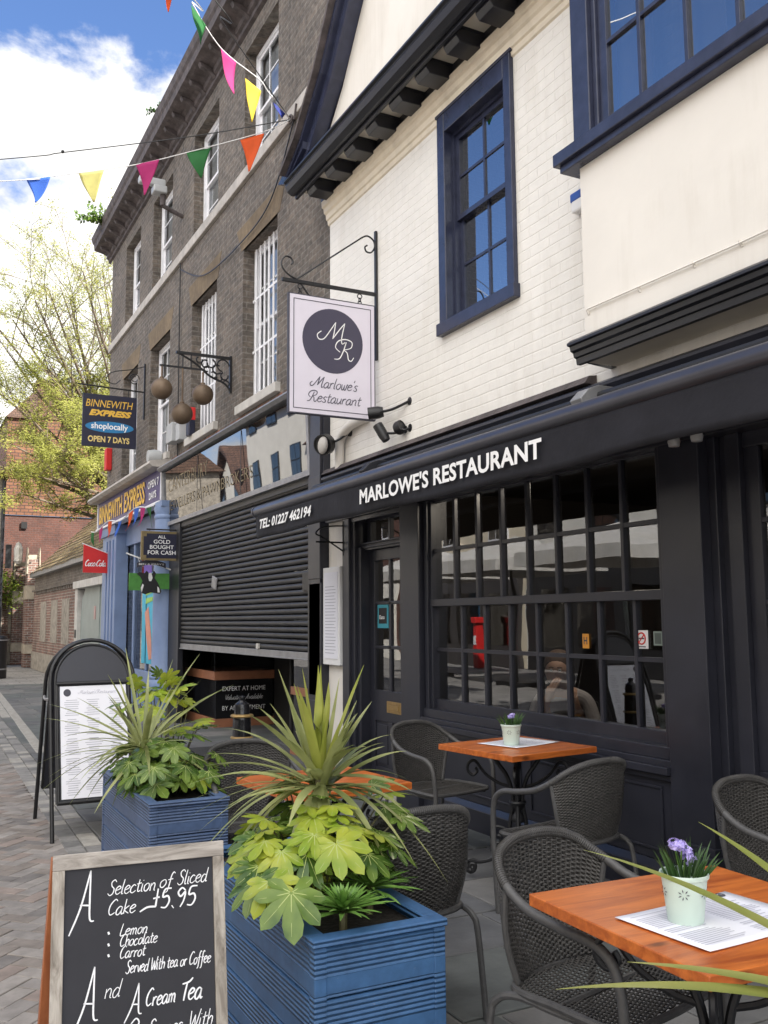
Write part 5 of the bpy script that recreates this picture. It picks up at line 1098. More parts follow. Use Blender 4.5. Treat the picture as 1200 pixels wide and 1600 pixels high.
# ---- pots of lavender on menus
def pot(label, x, y, z, s=1., seed=1, flowers=((0, 0, .17),)):
    t = T('flower_pot', label, 'plant pot', (x, y, z)); rr = random.Random(seed)
    b = MB(); pr = [(0, 0), (.042, 0), (.044, .004), (.056, .108), (.0605, .110), (.0615, .117), (.060, .121), (.056, .119), (.054, .105), (0, .10)]
    b.lathe([(r*s, h*s) for r, h in pr], (x, y, z), 32); b.build('pot', m_pot, t, smooth='auto')
    b = MB()
    for k in range(6):  # punched daisies round the rim
        a0 = k*2*pi/6+3.9
        for j in range(7):
            a = j*2*pi/7; rad = .0095; th = a0+rad*cos(a)/.052; zz = .078+rad*sin(a); R = (.0545-.0012+(zz-.06)*.11)*s
            d1 = Vector((cos(th), sin(th), 0)); tt = Vector((-sin(th), cos(th), 0)); c = Vector((x, y, z))+d1*(R+.0011*s)+Vector((0, 0, zz*s))
            ax = (tt*cos(a)+Vector((0, 0, 1))*sin(a)); ay = (tt*-sin(a)+Vector((0, 0, 1))*cos(a))
            b.add([c-ax*.0050*s, c+ay*.0016*s, c+ax*.0050*s, c-ay*.0016*s], [(0, 1, 2, 3)])
    b.build('punched_daisy', m_dkink, t)
    b = MB(); b.lathe([(0, .0), (.054*s, 0), (.054*s, .002), (0, .002)], (x, y, z+.098*s), 16); b.build('soil', m_soil, t)
    pl = T('lavender_plant', 'lilac flowers and grassy leaves growing in the '+('nearest mint pot' if s == 1. else 'mint pot on the middle table'), 'plant', (x, y, z+.1*s))
    b = MB()
    for k in range(85):
        a = rr.uniform(0, 2*pi); r0 = .045*sqrt(rr.random())*s; L = rr.uniform(.05, .105)*s; le = rr.uniform(.1, .5)*(r0/(.045*s)+.2); az = a+rr.uniform(-.5, .5)
        p0 = Vector((x+r0*cos(a), y+r0*sin(a), z+.098*s)); d = Vector((cos(az)*le, sin(az)*le, 1)).normalized(); sd = d.cross(Vector((cos(az+1), sin(az+1), .1))).normalized()
        pp = [p0+d*L*t_+Vector((cos(az), sin(az), -.3))*L*.18*t_*t_ for t_ in (0, .35, .7, 1)]; w = .0034*s
        b.add([pp[0]-sd*w*.7, pp[0]+sd*w*.7, pp[1]-sd*w, pp[1]+sd*w, pp[2]-sd*w*.7, pp[2]+sd*w*.7, pp[3]], [(0, 2, 3, 1), (2, 4, 5, 3), (4, 6, 5)])
    b.build('leaves', m_grass, pl)
    for (fx_, fy_, h) in flowers:
        top = Vector((x+fx_*s, y+fy_*s, z+h*s)); b = MB(); b.tube(smooth_path([(x, y, z+.1*s), ((x+top.x)/2-.004, (y+top.y)/2, z+.14*s), top-Vector((0, 0, .01))], 4), .0017*s, 5); b.build('stem', m_rosette, pl)
        b = MB()
        for k in range(34):
            d = Vector((rr.gauss(0, 1), rr.gauss(0, 1), rr.gauss(0, .8))).normalized(); c = top+d*.017*s*rr.uniform(.4, 1); e = d.orthogonal().normalized(); f = d.cross(e); q = rr.uniform(0, 6); e, f = e*cos(q)+f*sin(q), f*cos(q)-e*sin(q); r = .0085*s
            b.add([c-e*r, c+f*r*.8+d*.003, c+e*r, c-f*r*.8+d*.002], [(0, 1, 2, 3)])
        b.build('flower', m_petal, pl)
pot('mint green punched metal pot of lilac flowers on the nearest table', 1.79, 1.83, .7405, 1., 3, ((-.026, .0, .190), (-.006, .0, .184), (.012, .0, .166), (.016, -.004, .150)))
pot('mint green pot of lilac flowers on the middle table under the window', 3.215, 4.62, .7635, 1.0001, 8, ((-.005, 0, .165), (.015, .005, .168)))
def menu(label, c, z, ang, w, h, logo=True, seed=1):
    t = T('menu_sheet', label, 'menu', (c[0], c[1], z), radians(ang)); n = 10
    b = MB(); vs = []
    for i in range(n+1):
        for j in range(n+1):
            u, v = i/n-.5, j/n-.5; vs.append((u*w, v*h, .0015+.002*(abs(u)*2)**3+.003*max(0, -u-v-.6)))
    b.add(vs, [(i*(n+1)+j, (i+1)*(n+1)+j, (i+1)*(n+1)+j+1, i*(n+1)+j+1) for i in range(n) for j in range(n)]); b.build('sheet', m_paper, t, smooth=True, world=False, solid=.0006)
    b = MB(); rr = random.Random(seed)
    for col in (-1, 1):
        for k in range(24):
            y = h*.40-k*h*.034; x0 = -w*.44 if col < 0 else w*.04; L = w*.38*rr.uniform(.55, 1)
            if rr.random() < .1: continue
            b.quad((x0, y, .0042), (x0+L, y, .0042), (x0+L, y+h*.0085, .0042), (x0, y+h*.0085, .0042))
    b.build('print', m_ink, t, world=False)
    if logo:
        b = MB(); b.lathe([(0, 0), (.014, 0), (.014, .0004), (0, .0004)], (w*.40, h*.44, .0046), 20); b.build('logo', m_dkink, t, world=False)
        b = MB(); script(b, 'M', (w*.40-.006, h*.44+.001, .0054), (1, 0, 0), (0, 1, 0), .004, .12, slant=.1); script(b, 'R', (w*.40-.001, h*.44-.007, .0054), (1, 0, 0), (0, 1, 0), .004, .12, slant=.1); b.build('monogram', m_letter, t, world=False)
menu('white printed menu with a round dark logo under the nearest mint pot', (1.87, 1.80), .7405, 4, .42, .297, True, 2)
menu('white menu sheet under the mint pot on the middle table', (3.31, 4.68), .763, 15, .40, .30, False, 5)
# ================================================================== CHALK BOARD (nearest)
CB0 = Vector((.395, 2.70, .88)); CBU = Vector((.452, -.05, 0)); W_ = CBU.length; CBU.normalize(); CBV = Vector((0.0, .20, .98)); CBV = (CBV-CBU*CBV.dot(CBU)).normalized(); CBN = CBU.cross(CBV)
CB = T('chalkboard_sign', 'black chalkboard in a weathered pale wood frame, hand written cake and cream tea offer', 'a-board', (.6, 2.6, 0))
m_grey_wood = wood('weathered_wood', (.44, .40, .35), (.15, .125, .10), 1.6, 2, .8, 0, False); m_orange_wood = wood('orange_stained_wood', (.42, .14, .05), (.30, .085, .03), 1.5, 2, .55, .1, False)
H_ = .90
def P3(u, v, n=0.): return CB0+CBU*u-CBV*v+CBN*n
def plank(b, u0, u1, v0, v1, n0, n1): b.obox(P3(u0, v1, n0), CBU*(u1-u0), CBV*(v1-v0), CBN*(n1-n0))
fw = .031
for a in ((0, W_, 0, .040), (0, W_, H_-.12, H_-.07)): b = MB(); plank(b, *a, -.012, .010); b.build('rail', wood('weathered_rail', (.44, .40, .36), (.15, .13, .11), 1.6, 0, .8, 0, False) if 'weathered_rail' not in MATS else MATS['weathered_rail'], CB, bevel=.002)
for a in ((0, fw), (W_-fw, W_)): b = MB(); plank(b, *a, .040, H_, -.012, .010); b.build('stile', m_grey_wood, CB, bevel=.002)
m_chalk = mat('chalk_black', (.022, .022, .028), .75, var=.25, vs=3, bs=60, bst=.08)
b = MB(); plank(b, fw, W_-fw, .040, H_-.12, -.006, .002); b.build('board', m_chalk, CB)
m_chalkw = mat('chalk_white', (.80, .80, .82), .85, var=.12, vs=80)
b = MB(); K = .00158; rj = random.Random(4)
def chalk(s, px, py, xh, wpx, w=.16, sl=.28, bj=0.): script(b, s, P3((px-77)*K, (py-1340)*K*1.0+.0, .0035), CBU, CBV, xh*K, w*.80, sl, 1., .05, wpx*K if wpx else None, rj)
chalk('A', 116, 1448, 38, 34, .085, .0); chalk('Selection', 166, 1411, 12, 80); chalk('of', 252, 1408, 12, 22); chalk('Sliced', 283, 1406, 12, 52)
chalk('Cake', 166, 1443, 12, 46, .17); chalk('£5.95', 236, 1442, 17, 80, .20, .15)
for k, (s, y) in enumerate((('Lemon', 1477), ('Chocolate', 1494), ('Carrot', 1512))): chalk(s, 186, y, 9.5, (46, 62, 42)[k], .19)
for y in (1475, 1493, 1510): chalk('*', 166, y, 8, 6, .22, 0)
chalk('Served With tea or Coffee', 196, 1536, 10, 142, .19); chalk('A', 124, 1600, 38, 34, .085, .0); chalk('nd', 162, 1570, 14, 26, .12)
chalk('A', 202, 1600, 22, 24, .12, 0); chalk('Cream', 228, 1590, 13, 50, .2); chalk('Tea', 286, 1590, 16, 36, .2)
chalk('2', 197, 1636, 16, 26, .17); chalk('Scones', 232, 1636, 13, 56, .17); chalk('With', 299, 1632, 13, 40, .16)
chalk('Jam', 200, 1668, 13, 34, .17); chalk('and', 245, 1668, 13, 34, .17); chalk('Cream', 288, 1668, 13, 46, .17)
b.build('chalk_writing', m_chalkw, CB)
RV = Vector((0, -.30, .95)).normalized(); RO = CB0+Vector((0, .014, -.016))
for u in (0, W_-.03):
    b = MB(); b.obox(RO+CBU*u, CBU*.03, -RV*.91, Vector((0, .022, .006))); b.build('rear_stile', m_orange_wood, CB, bevel=.002)
for v in (0, .78):
    b = MB(); b.obox(RO+CBU*.03-RV*v, CBU*(W_-.06), -RV*.05, Vector((0, .02, .006))); b.build('rear_rail', m_orange_wood, CB, bevel=.002)
b = MB(); b.obox(RO+CBU*.03-RV*.05+Vector((0, .006, 0)), CBU*(W_-.06), -RV*.73, Vector((0, .008, .002))); b.build('rear_board', m_chalk, CB)
# ================================================================== BLACK METAL MENU BOARD
AB = T('menu_board', 'black arched steel pavement board holding a long white menu, beside the far planter', 'a-board', (1.3, 7.3, 0))
ax0, ax1 = 1.0, 1.60
def arch_frame(yf, yt, name, inset=0., z0=0.):
    cxx = (ax0+ax1)/2; R = (ax1-ax0)/2-inset; pts = [(ax0+inset, yf, z0)]
    H = 1.36-inset; zs = H-R*.98
    def Y(z): return yf+(yt-yf)*z/1.36
    pts = [Vector((ax0+inset, Y(z), z)) for z in (z0, .3, .6, .9)]
    for k in range(17):
        a = pi-pi*k/16; z = zs+R*.98*sin(a); pts.append(Vector((cxx+R*cos(a), Y(z), z)))
    pts += [Vector((ax1-inset, Y(z), z)) for z in (.9, .6, .3, z0)]
    return pts
for yf, yt, nm in ((6.89, 7.32, 'front'), (7.80, 7.36, 'rear')):
    b = MB(); b.tube(arch_frame(yf, yt, nm), .0145, 10); p_ = arch_frame(yf, yt, nm, .035, .24); b.tube(p_, .010, 8); b.tube([p_[0], p_[-1]], .010, 8); b.build('frame', m_black, AB, smooth='auto')
    b = MB(); q_ = arch_frame(yf, yt, nm, .04, .25); b.prism(q_, (0, .006 if nm == 'front' else -.006, 0)); b.build('panel', m_paint, AB)
b = MB(); q_ = arch_frame(6.89, 7.32, 'f')
def YF(z): return 6.89+(.43)*z/1.36
b.prism([(1.065, YF(.27)-.006, .27), (1.535, YF(.27)-.006, .27), (1.535, YF(1.03)-.006, 1.03), (1.065, YF(1.03)-.006, 1.03)], (0, -.004, 0)); b.build('menu_poster', m_paper, AB)
b = MB(); b.tube([(1.04, YF(1.05)-.012, 1.05), (1.56, YF(1.05)-.012, 1.05)], .014, 8); b.tube([(1.04, YF(.25)-.012, .25), (1.56, YF(.25)-.012, .25)], .012, 8); b.tube([(1.045, YF(.25)-.010, .25), (1.045, YF(1.05)-.010, 1.05)], .010, 8); b.tube([(1.555, YF(.25)-.010, .25), (1.555, YF(1.05)-.010, 1.05)], .010, 8); b.build('poster_frame', m_black, AB, smooth='auto')
b = MB(); rr = random.Random(9)
for k in range(44):
    z = .93-k*.0148; y = YF(z)-.0112
    if k % 9 == 8: continue
    for x0, x1 in ((1.09, 1.20), (1.23, 1.36), (1.40, 1.51)):
        L = (x1-x0)*rr.uniform(.5, 1); xs = x0+(x1-x0-L)/2; b.quad((xs, y, z), (xs+L, y, z), (xs+L, y+.0012, z+.0040), (xs, y+.0012, z+.0040))
b.build('print', m_ink, AB)
b = MB(); zc = .985; b.prism([(1.115+.026*cos(2*pi*i/24), YF(zc+.026*sin(2*pi*i/24))-.0110, zc+.026*sin(2*pi*i/24)) for i in range(24)], (0, -.001, 0)); b.build('logo', m_dkink, AB)
b = MB(); script(b, 'M', (1.104, YF(.99)-.0125, .985), (1, 0, 0), (0, .3, .95), .009, .14, slant=.1); script(b, 'R', (1.113, YF(.98)-.0125, .97), (1, 0, 0), (0, .3, .95), .009, .14, slant=.1); b.build('monogram', m_letter, AB)
b = MB(); script(b, "Marlowe's Restaurant", (1.20, YF(.97)-.0115, .975), (1, 0, 0), (0, .3, .95), .014, .12, maxw=.26); b.build('heading', m_ink, AB)
b = MB(); b.tube(smooth_path([(1.0, 7.18, .95), (.985, 7.34, .935), (1.0, 7.50, .95)], 5), .010, 6); b.build('strap', m_galv, AB)
# ================================================================== PLANTERS
def planter_mat(name, c):
    M, nt, b, o = newmat(name); v = pos(nt)
    cc, n1 = vary(nt, v, c, .22, 5); cc, n2 = vary(nt, v, cc, .15, 30)
    nc = N(nt, 'ShaderNodeTexNoise', i={'Scale': 22, 'Detail': 8, 'Roughness': .75}); nt.links.new(pos(nt, (1, 1, 2.5)), nc.inputs['Vector'])
    mc = N(nt, 'ShaderNodeMapRange', i={1: .66, 2: .70, 3: 0, 4: .8}); nt.links.new(nc.outputs['Fac'], mc.inputs[0])
    mm = N(nt, 'ShaderNodeMix', data_type='RGBA', i={'B': (.26, .25, .23, 1)}); nt.links.new(mc.outputs[0], mm.inputs['Factor']); nt.links.new(cc, mm.inputs['A']); cc = mm.outputs['Result']
    nt.links.new(cc, b.inputs['Base Color']); b.inputs['Roughness'].default_value = .45
    sp = N(nt, 'ShaderNodeSeparateXYZ'); nt.links.new(v, sp.inputs[0])
    mu = N(nt, 'ShaderNodeMath', operation='MULTIPLY', i={1: 2*pi/.0145}); nt.links.new(sp.outputs[2], mu.inputs[0]); sn = N(nt, 'ShaderNodeMath', operation='SINE'); nt.links.new(mu.outputs[0], sn.inputs[0])
    # grooves only on part of each board
    m2 = N(nt, 'ShaderNodeMath', operation='MULTIPLY', i={1: 1/.15}); nt.links.new(sp.outputs[2], m2.inputs[0]); fr_ = N(nt, 'ShaderNodeMath', operation='FRACT'); nt.links.new(m2.outputs[0], fr_.inputs[0])
    gt = N(nt, 'ShaderNodeMath', operation='GREATER_THAN', i={1: .30}); nt.links.new(fr_.outputs[0], gt.inputs[0]); pr = N(nt, 'ShaderNodeMath', operation='MULTIPLY'); nt.links.new(sn.outputs[0], pr.inputs[0]); nt.links.new(gt.outputs[0], pr.inputs[1])
    bump(nt, b, pr.outputs[0], .8, .004); return M
m_pl1 = planter_mat('planter_blue', (.042, .110, .24)); m_pl2 = planter_mat('planter_faded_blue', (.075, .12, .23))
def planter(label, x0, x1, y0, y1, h, mt):
    t = T('planter', label, 'planter', ((x0+x1)/2, (y0+y1)/2, 0)); n = 4; bh = h/n
    for k in range(n):
        z0, z1 = k*bh+.003, (k+1)*bh-.003
        for i, a in enumerate(((x0, x1, y0, y0+.028), (x0, x1, y1-.028, y1), (x0, x0+.028, y0+.028, y1-.028), (x1-.028, x1, y0+.028, y1-.028))):
            b = MB(); b.box(*a, z0, z1); b.build('board', mt, t, bevel=.004)
    for (a, c) in ((x0, y0), (x1, y0), (x0, y1), (x1, y1)):
        b = MB(); sx, sy = (1 if a == x0 else -1), (1 if c == y0 else -1); b.box(a-sx*.004, a+sx*.035, c-sy*.004, c+sy*.035, 0, h-.002); b.build('corner_post', mt, t, bevel=.003)
    b = MB(); r = .045
    b.box(x0-.01, x1+.01, y0-.01, y0+r, h, h+.022); b.box(x0-.01, x1+.01, y1-r, y1+.01, h, h+.022); b.box(x0-.01, x0+r, y0+r, y1-r, h, h+.022); b.box(x1-r, x1+.01, y0+r, y1-r, h, h+.022); b.build('rim', mt, t, bevel=.004)
    b = MB(); b.box(x0+.03, x1-.03, y0+.03, y1-.03, h-.10, h-.018); b.build('soil', m_soil, t)
    return t
planter('blue slatted wooden planter nearest the viewer, under the spiky plant', 1.085, 1.505, 2.54, 3.75, .580, m_pl1)
planter('faded blue slatted planter beside the black menu board', 1.15, 1.545, 4.76, 5.95, .580, m_pl2)
planter('blue planter just outside the lower right corner, holding the strap leaved plant', 1.10, 1.52, .20, 1.02, .58, m_pl1)
# ================================================================== BOLLARDS, BIN, MAT
def bollard(label, x, y):
    t = T('bollard', label, 'bollard', (x, y, 0), group='cast iron bollards')
    pr = [(0, 0), (.11, 0), (.11, .12), (.085, .15), (.08, .40), (.068, .45), (.064, .66), (.062, .70), (.062, .80), (.06, .84), (.062, .86), (.05, .885), (.055, .92), (.048, .95), (.025, .965), (.018, .975), (.024, .985), (.022, 1.0), (0, 1.008)]
    b = MB(); b.lathe([(r, z*.985) for r, z in pr], (x, y, 0), 20); b.build('post', mat('bollard_gloss', (.010, .010, .012), .22, var=.2) if 'bollard_gloss' not in MATS else MATS['bollard_gloss'], t, smooth='auto')
    for z in (.70, .845):
        b = MB(); b.lathe([(.055, z), (.074, z+.004), (.078, z+.012), (.074, z+.02), (.055, z+.024)], (x, y, 0), 20); b.build('gold_ring', m_brass, t, smooth='auto')
    b = MB(); b.prism([(x-.03+.012*i*(1 if i % 2 else 1), y-.068, .50+.03*(i % 2)) for i in range(6)]+[(x+.035, y-.068, .42), (x-.03, y-.068, .40)], (0, .01, 0)); b.build('sticker_scrap', m_white, t)
bollard('black bollard with two gold rings in front of the half open shutter', 2.10, 6.18)
t = T('litter_bin', 'black litter bin at the far left edge of the picture', 'bin', (2.35, 27.5, 0)); b = MB(); b.lathe([(0, 0), (.27, 0), (.27, .95), (.29, 1.0), (.29, 1.04), (.26, 1.10), (.15, 1.15), (0, 1.16)], (2.40, 27.5, 0), 20); b.build('body', m_black, t, smooth='auto'); b = MB(); b.lathe([(.275, .22), (.28, .24), (.275, .26)], (2.40, 27.5, 0), 20); b.lathe([(.295, 1.0), (.3, 1.01), (.295, 1.03)], (2.40, 27.5, 0), 20); b.build('band', m_galv, t)
t = T('door_mat', 'ribbed grey mat on the pavement before the shutter, behind the bollard', 'mat', (3.1, 10.3, 0)); b = MB(); b.box(2.95, 3.55, 9.6, 11.0, .005, .018)
for k in range(30): b.box(2.97, 3.53, 9.63+.045*k, 9.65+.045*k, .018, .026)
b.build('ribs', mat('mat_grey', (.06, .06, .062), .7), t)
# ================================================================== PLANTS
def strap(b, p0, d0, L, w, droop, seed=0, nseg=12, fold=.35, base=.55, tipdir=None):
    "long strap leaf: starts at p0 along d0, bends down under its weight; V-folded"
    p = Vector(p0); d = Vector(d0).normalized(); ds = L/nseg; vs = []; rr = random.Random(seed); tw = rr.uniform(-.4, .4)
    for i in range(nseg+1):
        t = i/nseg
        side = d.cross(Vector((0, 0, 1)));
        if side.length < .05: side = Vector((cos(seed), sin(seed), 0))
        side.normalize(); up = side.cross(d).normalized(); a = tw*t; s2 = side*cos(a)+up*sin(a); u2 = up*cos(a)-side*sin(a)
        ww = w*.5*(base+(1-base)*min(1, t*4))*(1-max(0, (t-.45)/.55)**1.7)+.0006
        vs += [p-s2*ww+u2*ww*fold, p, p+s2*ww+u2*ww*fold]
        p = p+d*ds; d = (d+Vector((0, 0, -1))*droop*ds*(.3+1.6*t)+side*tw*.04).normalized()
    b.add(vs, [(3*i+k, 3*i+3+k, 3*i+4+k, 3*i+1+k) for i in range(nseg) for k in (0, 1)])
def strap_to(b, p0, p1, w, sag=.1, nseg=14, fold=.25, mid=None):
    p0, p1 = Vector(p0), Vector(p1); m_ = (p0+p1)/2+Vector((0, 0, sag)) if mid is None else Vector(mid)
    P = [p0*(1-t)**2+m_*2*t*(1-t)+p1*t*t for t in [i/nseg for i in range(nseg+1)]]; vs = []
    for i, p in enumerate(P):
        t = i/nseg; d = (P[min(i+1, nseg)]-P[max(i-1, 0)]).normalized(); s = d.cross(Vector((0, 0, 1))).normalized(); u = s.cross(d)
        ww = w*.5*(.6+.4*min(1, t*3))*(1-max(0, (t-.35)/.65)**1.6)+.0006
        vs += [p-s*ww+u*ww*fold, p, p+s*ww+u*ww*fold]
    b.add(vs, [(3*i+k, 3*i+3+k, 3*i+4+k, 3*i+1+k) for i in range(nseg) for k in (0, 1)])
def fatsia_leaf(b, c, out, r, seed, lobes=8, cup=.18):
    "palmate leaf: c = petiole joint, out = direction of the middle lobe"
    rr = random.Random(seed); c = Vector(c); out = Vector(out).normalized(); s = out.cross(Vector((0, 0, 1)))
    if s.length < .1: s = Vector((1, 0, 0))
    s.normalize(); n = s.cross(out).normalized(); roll = rr.uniform(-.35, .35); s, n = s*cos(roll)+n*sin(roll), n*cos(roll)-s*sin(roll)
    def pt(rad, a, lift=0.):
        x = rad*cos(a); y = rad*sin(a); q = rad/r
        return c+out*x+s*y+n*(lift*r-cup*r*q*q)
    span = radians(rr.uniform(118, 135)); vs = [c]; k_ = []; fs = []
    ang = [-span+2*span*i/(lobes-1) for i in range(lobes)]; st = ang[1]-ang[0]
    ring = []   # outline points from one side to the other, plus inner spine points
    for i, a in enumerate(ang):
        R = r*(1-.38*(abs(a)/span)**1.5)*rr.uniform(.92, 1.06); aj = a+rr.uniform(-.05, .05)
        vr = .50*r*(1-.22*abs(a)/span)
        pts = []
        pts.append(pt(vr, a-st*.5, .012)); pts.append(pt(R*.68, aj-st*.43, -.01)); pts.append(pt(R*.86, aj-st*.27, -.02)); pts.append(pt(R, aj, -.03)); pts.append(pt(R*.86, aj+st*.27, -.02)); pts.append(pt(R*.68, aj+st*.43, -.01)); pts.append(pt(vr, a+st*.5, .012))
        spi = [pt(vr*.9, aj, -.035), pt(R*.68, aj, -.05), pt(R*.86, aj, -.04)]
        o = len(vs); vs += pts+spi
        P = lambda j: o+j
        fs += [(0, P(0), P(7)), (0, P(7), P(6)), (P(0), P(1), P(8), P(7)), (P(7), P(8), P(5), P(6)), (P(1), P(2), P(9), P(8)), (P(8), P(9), P(4), P(5)), (P(2), P(3), P(9)), (P(9), P(3), P(4))]
    b.mi = 0; b.add(vs, fs); b.mi = 1
    for i, a in enumerate(ang):
        R = r*(1-.38*(abs(a)/span)**1.5)*.9; P4 = [pt(R*q, a*(.97+.03*q), l_) for q, l_ in ((.05, .006), (.4, -.026), (.68, -.044), (1, -.022))]; b.ribbon(P4, n, [.0028, .0022, .0016, .0006])
    b.mi = 0
def rosette(b, c, r, n, seed, w=.012):
    rr = random.Random(seed); c = Vector(c)
    for k in range(n):
        t = k/n; a = k*2.39996; el = radians(12+75*t*t+rr.uniform(-6, 6)); d = Vector((cos(a)*cos(el), sin(a)*cos(el), sin(el))); L = r*(1-.72*t)*rr.uniform(.9, 1.1)
        strap(b, c+Vector((0, 0, .10*t*r)), d, L, w*(1-.3*t), 2.5, seed+k, 5, .3, .6)
def cordyline(name_label, crown, trunk_base, specs, seed, mt=m_cord, trunk=True):
    t = T('spiky_plant', name_label, 'plant', trunk_base); rr = random.Random(seed); crown = Vector(crown)
    b = MB()
    if trunk: b.tube(smooth_path([trunk_base, (Vector(trunk_base)+crown)/2+Vector((.01, 0, 0)), crown+Vector((0, 0, .03))], 4), .022, 10); b.build('stem', m_stem, t, smooth='auto')
    b = MB(); b2 = MB()
    for n, e0, e1, L0, L1, w0, w1, dr in specs:
        for k in range(n):
            a = 2*pi*(k+rr.uniform(-.35, .35))/n+rr.uniform(0, 1); e = radians(rr.uniform(e0, e1)); d = (cos(a)*cos(e), sin(a)*cos(e), sin(e))
            strap(b2 if e0 > 60 else b, crown+Vector((cos(a)*.012, sin(a)*.012, rr.uniform(-.03, .04))), d, rr.uniform(L0, L1), rr.uniform(w0, w1), dr*rr.uniform(.7, 1.3), seed*100+k)
    b.build('leaves', mt, t, smooth=True); b2.build('young_leaves', m_cordend, t, smooth=True) if b2.v else None
    return t
CR = Vector((1.375, 3.17, .90))
cp_ = cordyline('spiky cordyline with arching strap leaves rising from the nearest blue planter', CR, (1.36, 3.12, .52),
          [(12, 64, 88, .28, .46, .026, .040, .4), (11, 40, 66, .26, .40, .032, .048, 1.0), (13, 8, 40, .26, .42, .030, .044, 1.8), (15, -35, 8, .26, .38, .028, .042, 2.2)], 11)
b = MB()  # the individual long leaves the eye picks out
for (px, py, d, w, sg) in ((58, 905, 0, 0, 0),): pass
for (px, py, dd, w, sg) in ((305, 1345, -.30, .026, .16), (340, 1372, -.35, .028, .18), (608, 1360, -.45, .030, .14), (700, 1380, -.25, .028, .20), (648, 1350, -.35, .026, .16), (275, 1262, .1, .022, .10), (300, 1202, .1, .026, .10), (318, 1180, .15, .024, .09), (285, 1285, 0, .022, .12), (330, 1325, -.2, .022, .15), (360, 1355, -.3, .024, .15), (655, 1290, -.2, .026, .12), (640, 1220, .1, .024, .10), (348, 1138, .25, .024, .10), (435, 1046, .1, .026, .0), (530, 1060, .05, .022, -.02), (558, 1094, .1, .024, .02), (612, 1148, .1, .024, .08), (590, 1170, -.15, .036, .05), (290, 1228, -.1, .022, .10), (310, 1300, -.2, .020, .12), (510, 1365, -.55, .034, .10)):
    strap_to(b, CR, at(px, py, 3.45+dd), w, sg)
b.build('long_leaves', m_cord, cp_, smooth=True)
def fatsia(label, centre, spread, n, size, seed, zbase, mts=(m_fatsia, m_fatsiay), young=.25, extra=(), hgt=(.0, .3)):
    t = T('broad_leaved_shrub', label, 'plant', (centre[0], centre[1], zbase)); rr = random.Random(seed); st = MB(); a_ = MB(); y_ = MB()
    items = []; keep = (lambda x, y: not (y < 3.0 and x > 1.12)) if n > 50 else (lambda x, y: True)
    for k in range(n):
        an = rr.uniform(0, 2*pi); rad = sqrt(rr.random()); x = centre[0]+spread[0]*rad*cos(an); y = centre[1]+spread[1]*rad*sin(an); z = centre[2]+rr.uniform(*hgt)*(1-.5*rad)
        if not keep(x, y): y = 6.1-y-.1
        o = Vector((cos(an)*(.35+rad), sin(an)*(.35+rad), -.15-.7*rad+rr.uniform(-.2, .3))); items.append((Vector((x, y, z)), o, rr.uniform(*size), rr.random() < young))
    for e in extra: items.append((Vector(e[0]), Vector(e[1]), e[2]*.88, e[3])); items.append((Vector(e[0])+Vector((rr.uniform(-.05, .05), .07, .02)), Vector(e[1])+Vector((rr.uniform(-.6, .6), 0, .2)), e[2]*.75, not e[3] if rr.random() < .4 else e[3]))
    for k, (c, o, r, yg) in enumerate(items):
        root = Vector((centre[0]+(c.x-centre[0])*.3, centre[1]+(c.y-centre[1])*.3, zbase)); st.tube(smooth_path([root, root.lerp(c, .55)+Vector((0, 0, .04)), c-Vector((0, 0, .004))], 4), .0032, 5)
        fatsia_leaf(y_ if yg else a_, c, o, r, seed*97+k, rr.choice((7, 8, 9)))
    st.build('stem', m_stem, t); a_.build('leaves', [mts[0], m_vein], t, smooth=True); y_.build('young_leaves', [mts[1], m_vein], t, smooth=True)
def V_(px, py, d): return at(px, py, d)
ex = []
for (px, py, d, ox, oy, oz, r, yg) in ((455, 1395, 2.72, -.3, -.8, -.75, .155, False), (425, 1352, 2.95, -.9, -.4, -.5, .13, False), (395, 1328, 3.0, -.6, -.6, -.6, .15, True), (415, 1298, 3.1, -.5, -.6, .1, .12, True), (525, 1318, 2.95, .1, -.9, -.6, .15, True), (480, 1335, 2.95, -.2, -.8, -.7, .13, False), (575, 1335, 3.0, .2, -.8, -.5, .12, False), (585, 1300, 3.1, .6, -.6, -.3, .13, True), (625, 1275, 3.3, .9, -.3, -.2, .13, False), (600, 1240, 3.5, .8, -.2, .1, .12, True), (400, 1375, 2.85, -.6, -.7, -.6, .14, False), (610, 1320, 3.1, .6, -.6, -.4, .13, False), (490, 1275, 3.1, -.2, -.7, -.2, .13, True), (520, 1258, 3.15, .2, -.7, .0, .11, True), (440, 1330, 2.95, -.3, -.7, -.5, .12, True), (455, 1240, 3.35, -.3, -.6, .3, .11, True), (540, 1290, 3.05, .3, -.8, -.2, .12, True)):
    ex.append((V_(px, py, d), (ox, oy, oz), r, yg))
fatsia('glossy palmate leaved shrub spilling over the near planter beneath the cordyline', (1.31, 3.05, .60), (.23, .48), 66, (.085, .13), 5, .52, young=.35, extra=ex, hgt=(.0, .30))
R1 = T('rosette_plant', 'pair of spiky green rosettes in the near corner of the nearest planter', 'plant', (1.29, 2.66, .56)); b = MB(); rosette(b, (1.225, 2.655, .625), .175, 90, 3, .016); b.build('left_rosette'.replace('left_', ''), m_rosette, R1, smooth=True); b = MB(); rosette(b, (1.385, 2.80, .635), .185, 90, 9, .016); b.build('rosette', m_rosette, R1, smooth=True); b = MB(); b.tube([(1.225, 2.655, .52), (1.225, 2.655, .64)], .012, 6); b.build('stem', m_stem, R1); b = MB(); b.tube([(1.385, 2.80, .52), (1.385, 2.80, .65)], .012, 6); b.build('stem', m_stem, R1)
b = MB()
